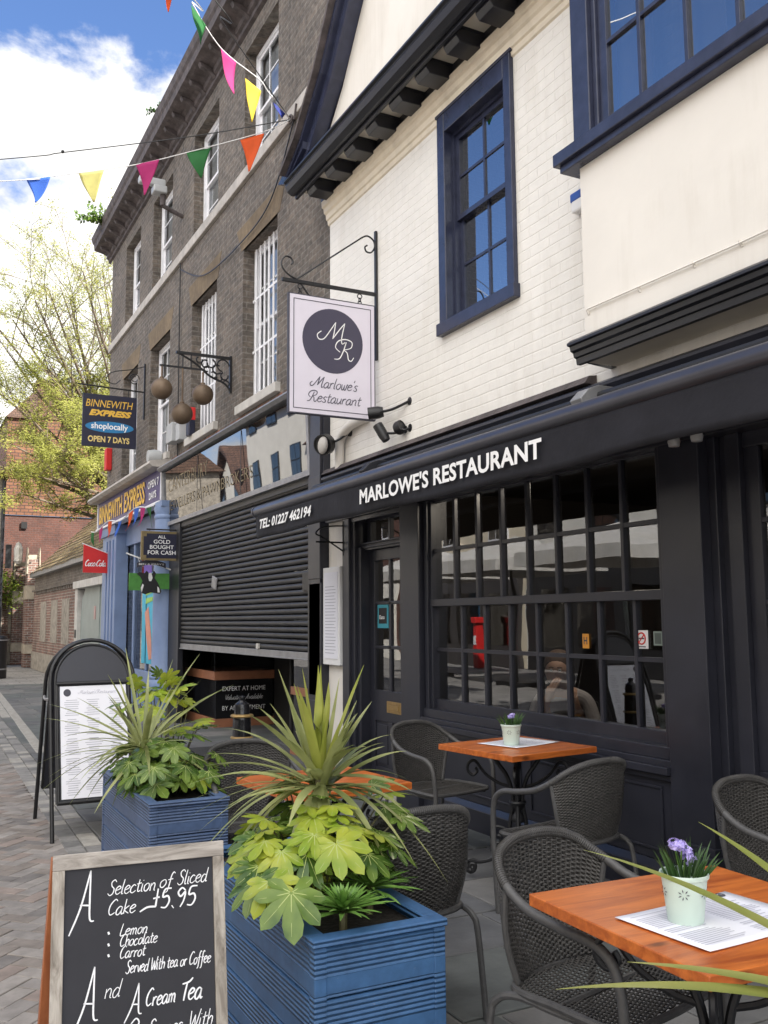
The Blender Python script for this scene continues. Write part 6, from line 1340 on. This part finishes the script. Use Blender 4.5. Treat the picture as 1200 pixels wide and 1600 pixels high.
# far planter: cordyline leaning over the menu board, shrub with yellow crown
C2 = Vector((1.235, 5.30, .80))
c2 = cordyline('drooping strap leaved plant fanning left from the far planter over the menu board', C2, (1.27, 5.25, .52), [(8, 40, 80, .35, .55, .02, .028, .7), (14, 0, 40, .35, .55, .018, .026, 1.2), (14, -25, 10, .3, .5, .016, .024, 1.6)], 23)
b = MB()
for (px, py, dd, w, sg) in ((75, 1100, .3, .026, .06), (68, 1122, .2, .028, .05), (55, 1195, .1, .022, .10), (75, 1215, .0, .020, .10), (60, 1240, .1, .018, .14), (105, 1225, 0, .016, .10), (108, 1258, 0, .022, .14), (135, 1250, -.1, .020, .14), (175, 1262, -.2, .020, .12), (120, 1090, .4, .018, .05), (168, 1083, .4, .018, .04), (196, 1012, .3, .020, .0), (312, 1022, .6, .016, .06), (365, 1070, .6, .024, .08), (270, 1030, .6, .014, .0), (330, 1085, .5, .020, .05)):
    strap_to(b, C2, at(px, py, 5.5+dd), w, sg)
b.build('long_leaves', m_cord, c2, smooth=True)
ex = []
for (px, py, d, ox, oy, oz, r, yg) in ((225, 1190, 5.2, -.3, -.8, -.5, .16, False), (290, 1145, 5.5, .7, -.5, -.1, .20, False), (275, 1200, 5.2, .1, -.8, -.4, .17, False), (325, 1225, 5.3, .6, -.6, -.4, .14, False), (245, 1245, 5.0, 0, -.9, -.2, .12, False), (205, 1195, 5.2, -.7, -.6, -.3, .14, False), (310, 1135, 5.6, .9, -.2, .2, .15, False), (262, 1085, 5.7, .2, -.7, -.3, .16, True), (240, 1080, 5.7, -.6, -.6, -.3, .15, True), (280, 1075, 5.7, .6, -.5, .3, .13, True), (260, 1062, 5.8, .1, -.4, .7, .12, True), (235, 1110, 5.5, -.3, -.8, -.5, .14, True), (195, 1105, 5.5, -.8, -.4, -.4, .12, True), (295, 1100, 5.7, .7, -.4, -.4, .10, True), (222, 1072, 5.8, -.7, -.3, .4, .10, True)):
    ex.append((V_(px, py, d), (ox, oy, oz), r, yg))
fatsia('palmate leaved shrub with a yellow green top growing in the far planter', (1.37, 5.35, .64), (.26, .46), 62, (.095, .145), 7, .52, young=.05, extra=ex, hgt=(.0, .25))
# strap leaves entering from the lower right
R3 = Vector((1.30, .86, .93))
c3 = cordyline('yellow green strap leaves reaching in from the lower right corner over the nearest table', R3, (1.30, .70, .52), [(6, 60, 85, .3, .4, .022, .034, .6)], 31)
b = MB()
for (px, py, d, w, sg, m0) in ((912, 1328, 1.75, .030, .06, 0), (1091, 1284, 1.65, .030, .05, 0), (980, 1503, 1.40, .040, .03, 0), (868, 1546, 1.38, .042, .05, 0), (1265, 1100, 1.5, .03, .0, 0)):
    strap_to(b, R3, at(px, py, d), w, sg, fold=.15)
b.build('long_leaves', leafmat('cordyline_yellow', (.24, .28, .06), (.36, .36, .11), .3, .35, 4), c3, smooth=True)
# ================================================================== END OF THE STREET
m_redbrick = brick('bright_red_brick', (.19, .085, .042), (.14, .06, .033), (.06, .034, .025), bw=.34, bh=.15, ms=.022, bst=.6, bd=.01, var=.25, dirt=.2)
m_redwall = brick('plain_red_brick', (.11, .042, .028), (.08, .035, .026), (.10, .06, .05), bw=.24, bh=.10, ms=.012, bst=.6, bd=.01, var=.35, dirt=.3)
m_oldwall = brick('old_garden_brick', (.24, .12, .09), (.14, .085, .07), (.30, .27, .24), bw=.23, bh=.078, ms=.012, bst=.8, bd=.015, var=.4, dirt=.4)
m_flint = mat('flint_stone', (.30, .27, .23), .85, var=.4, vs=7, bs=10, bst=.7, bd=.03, world=True)
m_tile2 = brick('sunlit_tile', (.22, .15, .09), (.30, .23, .10), (.06, .05, .03), bw=.2, bh=.14, ms=.02, bst=1, bd=.03, var=.5, dirt=.4)  # yellow sunlight on the roof is put into the tile colour
m_greydoor = mat('grey_green_door', (.27, .31, .30), .5, var=.12, vs=3, world=True)
FB_ = T('tall_brick_building', 'tall red brick building closing the street behind the leafing tree', 'building', (8, 45, 0))
b = MB(); YY = 45
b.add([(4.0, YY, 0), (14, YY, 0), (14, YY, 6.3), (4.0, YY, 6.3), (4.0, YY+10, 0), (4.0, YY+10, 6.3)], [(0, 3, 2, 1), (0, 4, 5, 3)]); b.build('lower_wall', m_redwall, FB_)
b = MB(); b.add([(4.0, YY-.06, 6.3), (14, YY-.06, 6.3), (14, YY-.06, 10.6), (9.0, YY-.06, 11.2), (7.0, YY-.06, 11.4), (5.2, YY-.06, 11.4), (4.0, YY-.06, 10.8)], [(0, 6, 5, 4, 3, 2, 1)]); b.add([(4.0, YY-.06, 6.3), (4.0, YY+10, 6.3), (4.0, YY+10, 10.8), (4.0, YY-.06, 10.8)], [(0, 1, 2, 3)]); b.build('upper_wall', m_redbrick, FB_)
b = MB(); b.box(5.25, 6.45, YY-.1, YY+1.2, 10.8, 12.55); b.box(5.18, 6.52, YY-.17, YY+1.27, 12.40, 12.62); b.build('chimney', m_redwall, FB_)
b = MB(); b.prism([(3.9, YY-.2, 10.75), (5.25, YY-.2, 12.2), (5.25, YY-.2, 10.75)], (0, 8, 0)); b.prism([(6.45, YY-.2, 12.1), (14.2, YY-.2, 10.5), (6.45, YY-.2, 10.5)], (0, 8, 0)); b.build('roof', m_roof, FB_)
b = MB(); b.box(4.75, 5.0, YY-.1, YY-.05, 5.7, 6.0); b.build('vent', m_dark, FB_)
G2 = T('grey_stone_house', 'narrow strip of grey stone house at the left edge with a drainpipe', 'building', (1.4, 34, 0))
b = MB(); b.box(-3.5, 2.95, 34, 44, 0, 6.4); b.build('wall', m_flint, G2); b = MB(); b.tube([(3.0, 33.92, 0), (3.0, 33.92, 6.3)], .06, 8); b.build('drainpipe', m_gutter, G2); b = MB(); b.prism([(-3.7, 33.8, 6.4), (3.15, 33.8, 6.4), (-.2, 33.8, 9.2)], (0, 10.4, 0)); b.build('roof', m_roof, G2)
t = T('wall_lantern', 'pale lantern on a dark bracket at the corner of the grey stone house', 'lamp', (3.35, 33.8, 3.5)); b = MB(); b.box(3.12, 3.30, 33.8, 33.95, 3.3, 4.1); b.build('bracket', m_black, t); b = MB(); b.lathe([(.06, 3.45), (.14, 3.55), (.15, 3.95), (.08, 4.15), (0, 4.2)], (3.52, 33.85, 0), 8); b.build('lantern', m_sill, t)
# low outbuilding with a tiled roof coloured sunlit yellow and the grey door
LBD = T('low_outbuilding', 'low old brick outbuilding with a tile roof coloured sunlit yellow and a wide grey door', 'building', (4.6, 25, 0))
A_, B_ = Vector((3.95, 20.25, 0)), Vector((3.92, 32.6, 0)); D_ = (B_-A_); LD = D_.length; D_.normalize(); NX = Vector((D_.y, -D_.x, 0))   # NX points into the building
def LP(s, z, n=0.): return A_+D_*s+NX*n+Vector((0, 0, z))
def lbox(b, s0, s1, z0, z1, n0, n1): b.obox(LP(s0, z0, n0), D_*(s1-s0), Vector((0, 0, z1-z0)), NX*(n1-n0))
b = MB(); lbox(b, 4.1, LD, .55, 2.45, 0, .3); b.build('wall', m_oldwall, LBD); b = MB(); lbox(b, 4.1, LD, 0, .55, -.03, .3); b.build('plinth', m_flint, LBD)
b = MB(); lbox(b, 0, LD, 2.5, 2.95, .02, .3); lbox(b, 4.1, LD, 2.45, 2.5, .0, .3); b.build('upper_wall', m_stock, LBD)
b = MB()
for k in range(26): lbox(b, 4.2+k*.29, 4.34+k*.29, 2.36, 2.46, -.05, .0)
lbox(b, 4.1, LD, 2.46, 2.52, -.07, .02); b.build('dentil_course', m_stock, LBD)
for s in (5.2, 7.2, 9.4): b = MB(); lbox(b, s, s+1.2, .9, 2.1, -.012, .0); b.build('flint_panel', m_flint, LBD)
b = MB(); lbox(b, 0, .2, 0, 2.35, -.04, .3); lbox(b, 3.75, 4.1, 0, 2.35, -.05, .3); lbox(b, -.05, 4.15, 2.30, 2.48, -.10, .3); dfr = b.build('door_frame', m_sill, LBD, bevel=.01)
b = MB(); b.prism([LP(.2, 0, .05), LP(3.75, 0, .05), LP(3.75, 1.6, .05), LP(3.6, 2.05, .05), LP(3.2, 2.3, .05), LP(.2, 2.3, .05)], NX*.05)
lbox(b, 1.30, 1.34, 0, 2.3, .03, .05); dd_ = b.build('door', m_greydoor, LBD)
b = MB(); lbox(b, 1.8, 2.0, 1.55, 1.85, .035, .05); b.build('notice', mat('faded_notice', (.45, .30, .28), .6), dd_); b = MB(); lbox(b, 3.8, 3.95, 1.1, 1.3, -.07, -.05); b.build('keypad', m_black, dfr)
b = MB(); b.prism([LP(0, 2.3, .4), LP(LD, 2.3, .4), LP(LD, 0, .4), LP(0, 0, .4)], NX*.05); b.build('inner_wall', m_dark, LBD)
b = MB(); lbox(b, -.1, LD+.1, 2.93, 3.07, -.14, .1); b.build('gutter_board', m_galv, LBD)
b = MB(); rr = random.Random(2); ns, nr = 46, 15
for j in range(nr):
    for i in range(ns):
        s0 = -.1+(LD+.2)*i/ns; s1 = s0+(LD+.2)/ns*.97; t0, t1 = j/nr, (j+1.25)/nr; e = rr.uniform(-.012, .02)
        a = LP(s0, 3.07+2.6*t0+e, -.15+2.7*t0); c = LP(s1, 3.07+2.6*t0+e, -.15+2.7*t0); f = LP(s1, 3.07+2.6*t1-.03, -.15+2.7*t1); g = LP(s0, 3.07+2.6*t1-.03, -.15+2.7*t1)
        dz = Vector((0, 0, -.035)); b.add([a, c, f, g, a+dz, c+dz], [(0, 3, 2, 1), (0, 1, 5, 4)])
b.build('roof', [m_tile2], LBD)
b = MB(); b.prism([LP(LD+.1, 3.0, 0), LP(LD+.1, 5.6, 2.7), LP(LD+.1, 3.0, 5.4)], -D_*.2); b.build('gable_end', m_oldwall, LBD)
b = MB(); b.prism([LP(-.1, 5.63, 2.55), LP(-.1, 5.75, 2.7), LP(-.1, 5.63, 2.85)], D_*(LD+.2)); b.build('ridge', m_tile2, LBD)
b = MB(); b.add([LP(-.1, 5.66, 2.7), LP(LD+.1, 5.66, 2.7), LP(LD+.1, 3.0, 5.4), LP(-.1, 3.0, 5.4)], [(0, 1, 2, 3)]); b.build('rear_roof', m_tile2, LBD)
t = T('shade_block', 'unseen plain brick block added behind the brown terrace to shade the street end', 'building', (17, 22, 0)); b = MB(); b.box(12.5, 22, 12, 30.5, 0, 13.5); b.build('wall', m_stock, t); b = MB(); b.prism([(12.2, 11.8, 13.5), (22.3, 11.8, 13.5), (17.25, 11.8, 16)], (0, 18.9, 0)); b.build('roof', m_roof, t)  # out of view, added only for the shade it casts on the street end
# garden wall and its twin buttresses
GW = T('garden_wall', 'old brick and flint garden wall at the end of the street, left of the buttresses', 'wall', (3.0, 36, 0))
b = MB(); b.box(2.2, 4.6, 36.2, 36.6, .9, 2.55); b.build('brickwork', m_oldwall, GW); b = MB(); b.box(2.2, 4.6, 36.15, 36.6, 0, .9); b.build('plinth', m_flint, GW)
for k in range(4): b = MB(); b.box(2.5+k*.5, 2.8+k*.5, 36.18, 36.2, 1.1, 2.1); b.build('flint_panel', m_flint, GW)
m_coping = mat('stone_coping', (.42, .36, .28), .8, var=.3, vs=4)
for lb, x, y, w1, h1 in (('wider left buttress with a stone point, end of the garden wall', 4.00, 36.2, .40, 3.9), ('narrow right buttress with a stone point, by the low outbuilding', 3.98, 33.6, .22, 4.0)):
    t = T('buttress', lb, 'wall', (x, y, 0), group='brick buttresses')
    b = MB(); b.box(x-w1, x+w1, y-.3, y+.5, .0, h1-1.3); b.box(x-w1*.8, x+w1*.8, y-.15, y+.5, h1-1.3, h1-.4); b.build('brickwork', m_oldwall, t); b = MB(); b.box(x-w1*1.05, x+w1*1.05, y-.35, y+.5, h1-1.75, h1-1.3); b.build('coping', m_coping, t); b = MB(); b.box(x-w1*1.05, x+w1*1.05, y-.36, y+.5, .45, .75); b.build('stone_band', m_coping, t); b = MB()
    b.prism([(x-w1*1.0, y-.2, h1-.9), (x-w1*.8, y-.2, h1-.9), (x-w1*.8, y-.2, h1-.2), (x-w1*.9, y-.2, h1)], (0, .5, 0)); b.prism([(x+w1*1.0, y-.2, h1-.9), (x+w1*.8, y-.2, h1-.9), (x+w1*.8, y-.2, h1-.2), (x+w1*.9, y-.2, h1)], (0, .5, 0)); b.box(x-w1*.9, x+w1*.9, y-.1, y+.5, h1-.45, h1-.25); b.build('coping', m_coping, t)
# ---- foliage
def leaf_cloud(b, pts, size, rr, n):
    for p in pts:
        for k in range(n):
            q = p+Vector((rr.gauss(0, 1), rr.gauss(0, 1), rr.gauss(0, 1)))*size*2.2; a = Vector((rr.gauss(0, 1), rr.gauss(0, 1), rr.gauss(0, .6))).normalized()*size; e = a.orthogonal().normalized()*size*rr.uniform(.35, .55)
            b.add([q-a, q+e, q+a, q-e], [(0, 1, 2, 3)])
m_spring = leafmat('spring_leaf', (.24, .26, .05), (.40, .40, .10), .45, .5, 1.2)
m_bark = mat('bark', (.16, .125, .09), .85, var=.3, vs=6, bs=20, bst=.5)
TR = T('spring_tree', 'bare branched tree just coming into yellow green leaf at the left', 'tree', (8.5, 34, 0)); rr = random.Random(12)
br = MB(); lf = MB(); base = Vector((8.2, 36, 0)); fork = Vector((7.9, 35.6, 4.3))
br.tube(smooth_path([base, (8.15, 36, 2), fork], 4), [.34, .33, .32, .31, .30, .29, .28, .27, .26], 10)
twig_pts = []
def limb(p0, p1, r0, r1, lift, depth):
    d = (p1-p0); L = d.length; m1 = p0.lerp(p1, .35)+Vector((rr.gauss(0, .06), rr.gauss(0, .06), lift))*L*.5; m2 = p0.lerp(p1, .7)+Vector((rr.gauss(0, .05), rr.gauss(0, .05), lift*.8))*L*.4
    P = smooth_path([p0, m1, m2, p1], 5); n = len(P); br.tube(P, [r0+(r1-r0)*i/(n-1) for i in range(n)], 6 if depth < 2 else 4, cap=False)
    if depth >= 3:
        twig_pts.extend(P[3:]); return
    k = (0, 8, 7, 0)[depth]
    for j in range(k):
        i = int(n*(.25+.75*(j+.5)/k)); i = min(i, n-1); a = P[i]; dd = (P[i]-P[i-1]).normalized(); o = Vector((rr.gauss(0, 1), rr.gauss(0, 1), rr.gauss(.1, .8))).normalized(); q = (dd*.8+o*.8+Vector((0, 0, .12))).normalized(); LL = L*rr.uniform(.18, .34)
        limb(a, a+q*LL, max(.008, (r0+(r1-r0)*i/n)*.5), .006, .06, depth+1)
tg = []
for (px, py, d) in ((20, 500, 31), (55, 470, 30), (95, 450, 33), (130, 425, 31), (160, 420, 34), (170, 440, 33), (-30, 480, 30), (5, 540, 32), (40, 480, 34), (75, 450, 30), (110, 470, 32), (145, 500, 31), (-20, 600, 30), (20, 620, 33), (60, 560, 31), (90, 600, 30), (10, 690, 31), (50, 690, 33), (100, 700, 30), (-30, 720, 31), (60, 745, 29), (120, 640, 31), (30, 770, 30), (140, 730, 30), (180, 560, 35), (230, 400, 36), (260, 500, 36)):
    tg.append(at(px, py, d))
for i, g in enumerate(tg):
    h = fork+Vector((rr.uniform(-.3, .3), rr.uniform(-.3, .3), rr.uniform(-.4, 1.6)))
    limb(h, g, .105, .018, .14, 1)
leaf_cloud(lf, twig_pts, .044, rr, 3)
low = [p for p in twig_pts if p.z < 10]; leaf_cloud(lf, low, .046, rr, 2)
br.build('branches', m_bark, TR, smooth='auto'); lf.build('crown', m_spring, TR)
BU = T('bush', 'sunlit lime green bush hanging over the garden wall at the left edge', 'bush', (3.2, 36.0, 2.0)); b = MB()
pts = [Vector((rr.uniform(2.2, 3.95), rr.uniform(35.7, 36.7), 0)) for _ in range(900)]
for p in pts: p.z = 2.35+rr.random()**.7*(1.15-.5*abs(p.x-2.9))-.5*(p.y < 36.1)*rr.random()
leaf_cloud(b, pts, .055, rr, 3); b.build('foliage', leafmat('lime_leaf', (.16, .26, .03), (.38, .46, .06), .4, .5, 2), BU); b = MB()
for k in range(14): b.tube([(3.1+rr.uniform(-.3, .3), 36.5, 0.5), (rr.uniform(2.3, 3.8), 36.2, 3.0)], .02, 5)
b.build('stem', m_bark, BU)
# ================================================================== OTHER SIDE OF THE STREET (seen mirrored in the glass)
XO = -9.0
m_owhite = mat('opposite_white_render', (.72, .69, .62), .7, var=.08, vs=1.5, world=True); m_ocream = mat('opposite_cream_render', (.66, .58, .44), .7, var=.08, vs=1.5, world=True)
m_oblack = mat('opposite_black_front', (.02, .02, .022), .4); m_otile = brick('opposite_tile', (.09, .05, .04), (.13, .07, .05), (.03, .025, .02), bw=.2, bh=.14, ms=.01, bst=1, bd=.02)
def opp(label, y0, y1, h, wm, roof, shop, nwin, floors, gable=False, group='houses across the street', wh=1.5):
    t = T('opposite_house', label, 'building', (XO, (y0+y1)/2, 0), group=None)
    b = MB(); b.box(XO-7, XO, y0, y1, 0, h); b.build('wall', wm, t)
    b = MB(); ym = (y0+y1)/2
    if gable: 
        g = MB(); g.prism([(XO, y0, h), (XO, y1, h), (XO, ym, h+(y1-y0)*.62)], (-7, 0, 0)); g.build('gable', wm, t)
        rh = (y1-y0)*.62
        for s, ya in ((1, y0), (-1, y1)):
            g = MB(); g.add([(XO+.35, ya-s*.35, h-.4), (XO+.35, ym, h+rh+.12), (XO-7, ym, h+rh+.12), (XO-7, ya-s*.35, h-.4), (XO+.35, ya-s*.35, h-.62), (XO+.35, ym, h+rh-.12)], [(0, 1, 2, 3), (0, 4, 5, 1)]); g.build('roof', roof, t)
    else: b.prism([(XO+.3, y0, h), (XO-3.5, y0, h+2.6), (XO-7.3, y0, h)], (0, y1-y0, 0)); b.build('roof', roof, t)
    b = MB(); b.box(XO, XO+.12, y0+.2, y1-.2, 0, 3.0); sf = b.build('shopfront', shop, t)
    n = max(2, int((y1-y0)/2))
    for k in range(n):
        a = y0+.5+(y1-y0-1)*k/n; c = a+(y1-y0-1)/n-.35; b = MB(); b.box(XO+.12, XO+.135, a, c, .7, 2.3); b.build('shop_window', m_mirror if k % 2 else m_glass3, sf)
    for f in range(floors):
        z = 3.9+f*2.9
        for k in range(nwin):
            yc = y0+(y1-y0)*(k+.5)/nwin; b = MB(); b.box(XO, XO+.06, yc-.55, yc+.55, z, z+wh); w1 = b.build('window', m_wframe if wm != m_owhite else m_black, t)
            b = MB()
            for q in (0, 1): 
                for v in (0, 1): b.box(XO+.06, XO+.07, yc-.49+q*.51, yc-.02+q*.51, z+.06+v*(wh/2-.02), z+wh/2-.03+v*(wh/2-.02))
            b.build('pane', m_mirror, w1)
    return t
opp('cream house directly across the street, mirrored at the right edge of the shop glass', -8, 5, 7, m_ocream, m_otile, m_oblack, 4, 1)
opp('brown brick house across the street, mirrored in the right hand door glass', 5, 13, 8, m_stock, m_otile, m_oblack, 3, 2)
opp('white house with black shopfront across the street, mirrored in the big shop window', 13, 23, 7.6, m_owhite, m_otile, m_oblack, 4, 1)
opp('cream gabled house across the street, mirrored at the left of the big shop window', 23, 31, 6.5, m_ocream, m_otile, mat('opposite_dark_front', (.05, .045, .045), .5), 3, 1, True)
opp('red brick house across the street, mirrored in the restaurant door glass', 31, 38, 8, m_redwall, m_otile, m_owhite, 3, 2)
opp('tall white house mirrored at the right end of the jeweller fascia', 38, 46, 10.2, m_owhite, m_otile, m_oblack, 3, 3)
opp('white gabled house with a dark tiled roof mirrored in the middle of the jeweller fascia', 46.3, 52, 6.2, m_owhite, m_otile, m_oblack, 2, 2, True)
opp('dark brick house mirrored at the left end of the jeweller fascia', 52.3, 70, 6.0, m_owhite, m_otile, m_oblack, 4, 2)
for k, (x, y) in enumerate(((-4.6, 13.6), (-4.8, 17.6), (-5.0, 21.6))):
    t = T('parasol', ('nearest', 'middle', 'farthest')[k]+' of three off white square parasols mirrored in the big shop window', 'parasol', (x, y, 0), group='parasols across the street')
    b = MB(); r = 1.5; b.add([(x-r, y-r, 2.75), (x+r, y-r, 2.75), (x+r, y+r, 2.75), (x-r, y+r, 2.75), (x, y, 3.35), (x-r, y-r, 2.5), (x+r, y-r, 2.5), (x+r, y+r, 2.5), (x-r, y+r, 2.5)], [(0, 1, 4), (1, 2, 4), (2, 3, 4), (3, 0, 4), (0, 5, 6, 1), (1, 6, 7, 2), (2, 7, 8, 3), (3, 8, 5, 0)]); b.build('canopy', m_sill, t, solid=.01)
    b = MB(); b.tube([(x, y, 0), (x, y, 3.3)], .03, 8); b.build('pole', m_black, t); b = MB(); b.box(x-.35, x+.35, y-.35, y+.35, 0, .08); b.build('base', m_black, t)
t = T('street_post', 'red post with a flat cap mirrored in the lower left of the big shop window', 'post', (-8.3, 24.6, 0)); b = MB(); b.box(-8.4, -8.18, 24.45, 24.67, 0, 1.35); b.build('post', m_red, t, bevel=.02); b = MB(); b.box(-8.48, -8.10, 24.38, 24.74, 1.35, 1.55); b.build('cap', m_red, t, bevel=.02); b = MB(); b.box(-8.18, -8.17, 24.48, 24.64, .7, 1.0); b.build('plate', m_white, t)
t = T('feather_banner', 'blue and white upright banner mirrored beside the red post', 'banner', (-8, 27, 0)); b = MB(); b.box(-8.05, -8.0, 26.6, 27.2, .8, 3.0); b.build('sheet', m_cyan, t); b = MB(); b.box(-7.999, -7.99, 26.75, 27.05, 1.0, 2.8); b.build('white_strip', m_white, t); b = MB(); b.tube([(-8.03, 27.22, 0), (-8.03, 27.22, 3.1)], .025, 6); b.build('pole', m_black, t)
# ================================================================== PERSON BEHIND THE WINDOW
def skin_person():
    t = T('person', 'person sitting inside behind the window in a pale grey top, hand raised to the mouth', 'person', (4.62, 5.62, 0))
    J = [(4.72, 5.80, .50), (4.66, 5.75, .68), (4.58, 5.69, .84), (4.53, 5.66, .93), (4.50, 5.64, .985), (4.47, 5.62, 1.04), (4.455, 5.61, 1.10), (4.455, 5.61, 1.165)]
    R = [.15, .14, .145, .10, .052, .062, .078, .07]
    E = [(i, i+1) for i in range(7)]
    def chain(root, pts, rs):
        p = root
        for q, r in zip(pts, rs): J.append(q); R.append(r); E.append((p, len(J)-1)); p = len(J)-1
        return p
    F = Vector((-.75, -.66, 0)); S = Vector((-.66, .75, 0))      # facing, and the body's left
    def L(f, s, z, o=(4.53, 5.66)): return (o[0]+F.x*f+S.x*s, o[1]+F.y*f+S.y*s, z)
    w1 = chain(3, [L(0, .17, .92), L(.06, .23, .72), L(.26, .12, .80), L(.29, .045, .955)], [.055, .045, .035, .026])
    for k, (ds, dz) in enumerate(((.028, .03), (.010, .05), (-.010, .048), (-.028, .035))): chain(w1, [L(.275, .03+ds*.8-.01, 1.005+dz*.3), L(.255, ds*.8, 1.04+dz*.5), L(.235, ds*.8-.012, 1.055+dz*.55)], [.012, .011, .009])
    chain(w1, [L(.255, .065, .99), L(.215, .062, 1.02)], [.012, .010])
    w2 = chain(3, [L(0, -.17, .92), L(.05, -.24, .72), L(.27, -.14, .775), L(.31, -.04, .79)], [.055, .045, .035, .026])
    for ds, ln in ((.0, .08), (.018, .09), (.036, .085), (.052, .07)): chain(w2, [L(.33+ds*.6, .0, .795), L(.33+ds*.6, ln*.6, .79), L(.325+ds*.6, ln, .78)], [.010, .009, .008])
    chain(w2, [L(.29, .0, .80), L(.27, .03, .79)], [.011, .009])
    for s in (.09, -.09): chain(0, [L(.12, s, .50, (4.72, 5.80)), L(.42, s, .50, (4.72, 5.80)), L(.44, s, .10, (4.72, 5.80)), L(.54, s, .05, (4.72, 5.80))], [.085, .06, .04, .035])
    me = bpy.data.meshes.new('body'); me.from_pydata(J, E, []); o = bpy.data.objects.new('body', me); COL.objects.link(o)
    o.parent = t; o.location = (-4.62, -5.62, 0); ROOT[o.name] = ROOT[t.name]
    md = o.modifiers.new('skin', 'SKIN'); sv = me.skin_vertices[0].data
    for i, r in enumerate(R): sv[i].radius = (r*(1.25 if 0 < i < 4 else 1), r); sv[i].use_root = (i == 0)
    ms = o.modifiers.new('sub', 'SUBSURF'); ms.levels = 2; ms.render_levels = 2
    skin = mat('skin', (.55, .34, .25), .5, var=.06, vs=10); me.materials.append(skin)
    hc = Vector(L(.012, 0, 1.125, (4.455, 5.61)))
    b = MB(); b.ball(hc+Vector((F.x*-.018, F.y*-.018, .048)), .104, 20, 14, (1, 1, 1.0)); b.ball(hc+Vector((F.x*-.085, F.y*-.085, -.05)), .075, 14, 10, (1, 1, 1.4)); b.build('hair', mat('brown_hair', (.09, .05, .03), .6, var=.3, vs=40), t, smooth=True)
    b = MB(); b.ball(hc+Vector((F.x*.022, F.y*.022, -.005)), .088, 20, 14, (1, 1, 1.22)); b.build('face', skin, t, smooth=True)
    fc = hc+F*.10
    for s in (1, -1):
        b = MB(); b.ball(fc+S*s*.030+F*.0+Vector((0, 0, .008)), .011, 10, 8); e_ = b.build('eye', m_white, t, smooth=True); b = MB(); b.ball(fc+S*s*.030+F*.006+Vector((0, 0, .008)), .006, 8, 6); b.build('iris', m_dkink, e_)
        b = MB(); b.tube([fc+S*s*.048+Vector((0, 0, .024)), fc+S*s*.030+F*.004+Vector((0, 0, .030)), fc+S*s*.013+F*.005+Vector((0, 0, .026))], .0035, 5); b.build('eyebrow', MATS['brown_hair'], t)
        b = MB(); b.ball(hc+S*s*.088+Vector((0, 0, -.005)), .022, 8, 6, (.5, .5, 1.2)); b.build('ear', skin, t)
    b = MB(); b.add([fc+F*.006+Vector((0, 0, .012)), fc+F*.026+Vector((0, 0, -.026)), fc+S*.014+F*.004+Vector((0, 0, -.030)), fc-S*.014+F*.004+Vector((0, 0, -.030))], [(0, 2, 1), (0, 1, 3), (1, 2, 3)]); b.build('nose', skin, t, smooth=True)
    b = MB(); b.ball(fc+F*-.006+Vector((0, 0, -.052)), .022, 10, 6, (1, 1, .3)); b.build('mouth', mat('lips', (.45, .18, .15), .5), t)
    # sweater: its own skin a little larger than the body
    J2 = [J[0], J[1], J[2], J[3], (4.505, 5.645, .965)]; R2 = [.155, .145, .145, .095, .06]; E2 = [(0, 1), (1, 2), (2, 3), (3, 4)]
    for s, pts in ((1, [L(0, .17, .92), L(.06, .23, .72), L(.20, .13, .79)]), (-1, [L(0, -.17, .92), L(.05, -.24, .72), L(.22, -.16, .765)])):
        p = 3
        for q, r in zip(pts, (.062, .052, .044)): J2.append(q); R2.append(r); E2.append((p, len(J2)-1)); p = len(J2)-1
    me = bpy.data.meshes.new('sweater'); me.from_pydata(J2, E2, []); o = bpy.data.objects.new('sweater', me); COL.objects.link(o); o.parent = t; o.location = (-4.62, -5.62, 0)
    md = o.modifiers.new('skin', 'SKIN'); sv = me.skin_vertices[0].data
    for i, r in enumerate(R2): sv[i].radius = (r*1.1, r); sv[i].use_root = (i == 0)
    ms = o.modifiers.new('sub', 'SUBSURF'); ms.levels = 2; ms.render_levels = 2; me.materials.append(mat('grey_knit', (.42, .40, .42), .85, bs=80, bst=.3))
skin_person()
t = T('indoor_chair', 'dark dining chair under the seated person behind the glass', 'chair', (4.8, 5.9, 0)); M_ = Matrix.Translation((4.74, 5.82, 0)) @ Matrix.Rotation(.72+pi, 4, 'Z')
b = MB(); b.box(-.22, .22, -.22, .22, .42, .47, M_); b.build('seat', m_black, t, bevel=.01); b = MB(); b.box(.19, .23, -.22, .22, .55, .9, M_); b.build('backrest', m_black, t, bevel=.01)
for sx in (-.19, .19):
    for sy in (-.19, .19): b = MB(); b.box(sx-.02, sx+.02, sy-.02, sy+.02, 0, .42, M_); b.build('leg', m_black, t)
t = T('indoor_table', 'dark dining table before the seated person behind the glass', 'table', (4.25, 5.3, 0)); b = MB(); b.box(3.98, 4.5, 4.9, 5.75, .715, .75); b.build('table_top', m_black, t, bevel=.005)
b = MB(); b.tube([(4.24, 5.32, .02), (4.24, 5.32, .715)], .03, 8); b.box(4.05, 4.43, 5.1, 5.5, .02, .05); b.build('leg', m_black, t)
t = T('coffee_cup', 'amber drink glass on the dining table behind the window', 'cup', (4.15, 5.05, .75)); b = MB(); b.lathe([(0, .75), (.03, .75), (.035, .88), (.03, .88), (.026, .77), (0, .77)], (4.12, 5.02, 0), 14); b.build('cup', mat('amber', (.55, .28, .04), .3), t, smooth='auto')
for n_ in ('person', 'indoor_chair', 'indoor_table', 'coffee_cup'):
    bpy.data.objects[n_].location.x -= (.24 if n_ != 'indoor_table' else .04)
    bpy.data.objects[n_].location.y -= (.16 if n_ != 'indoor_table' else .0)
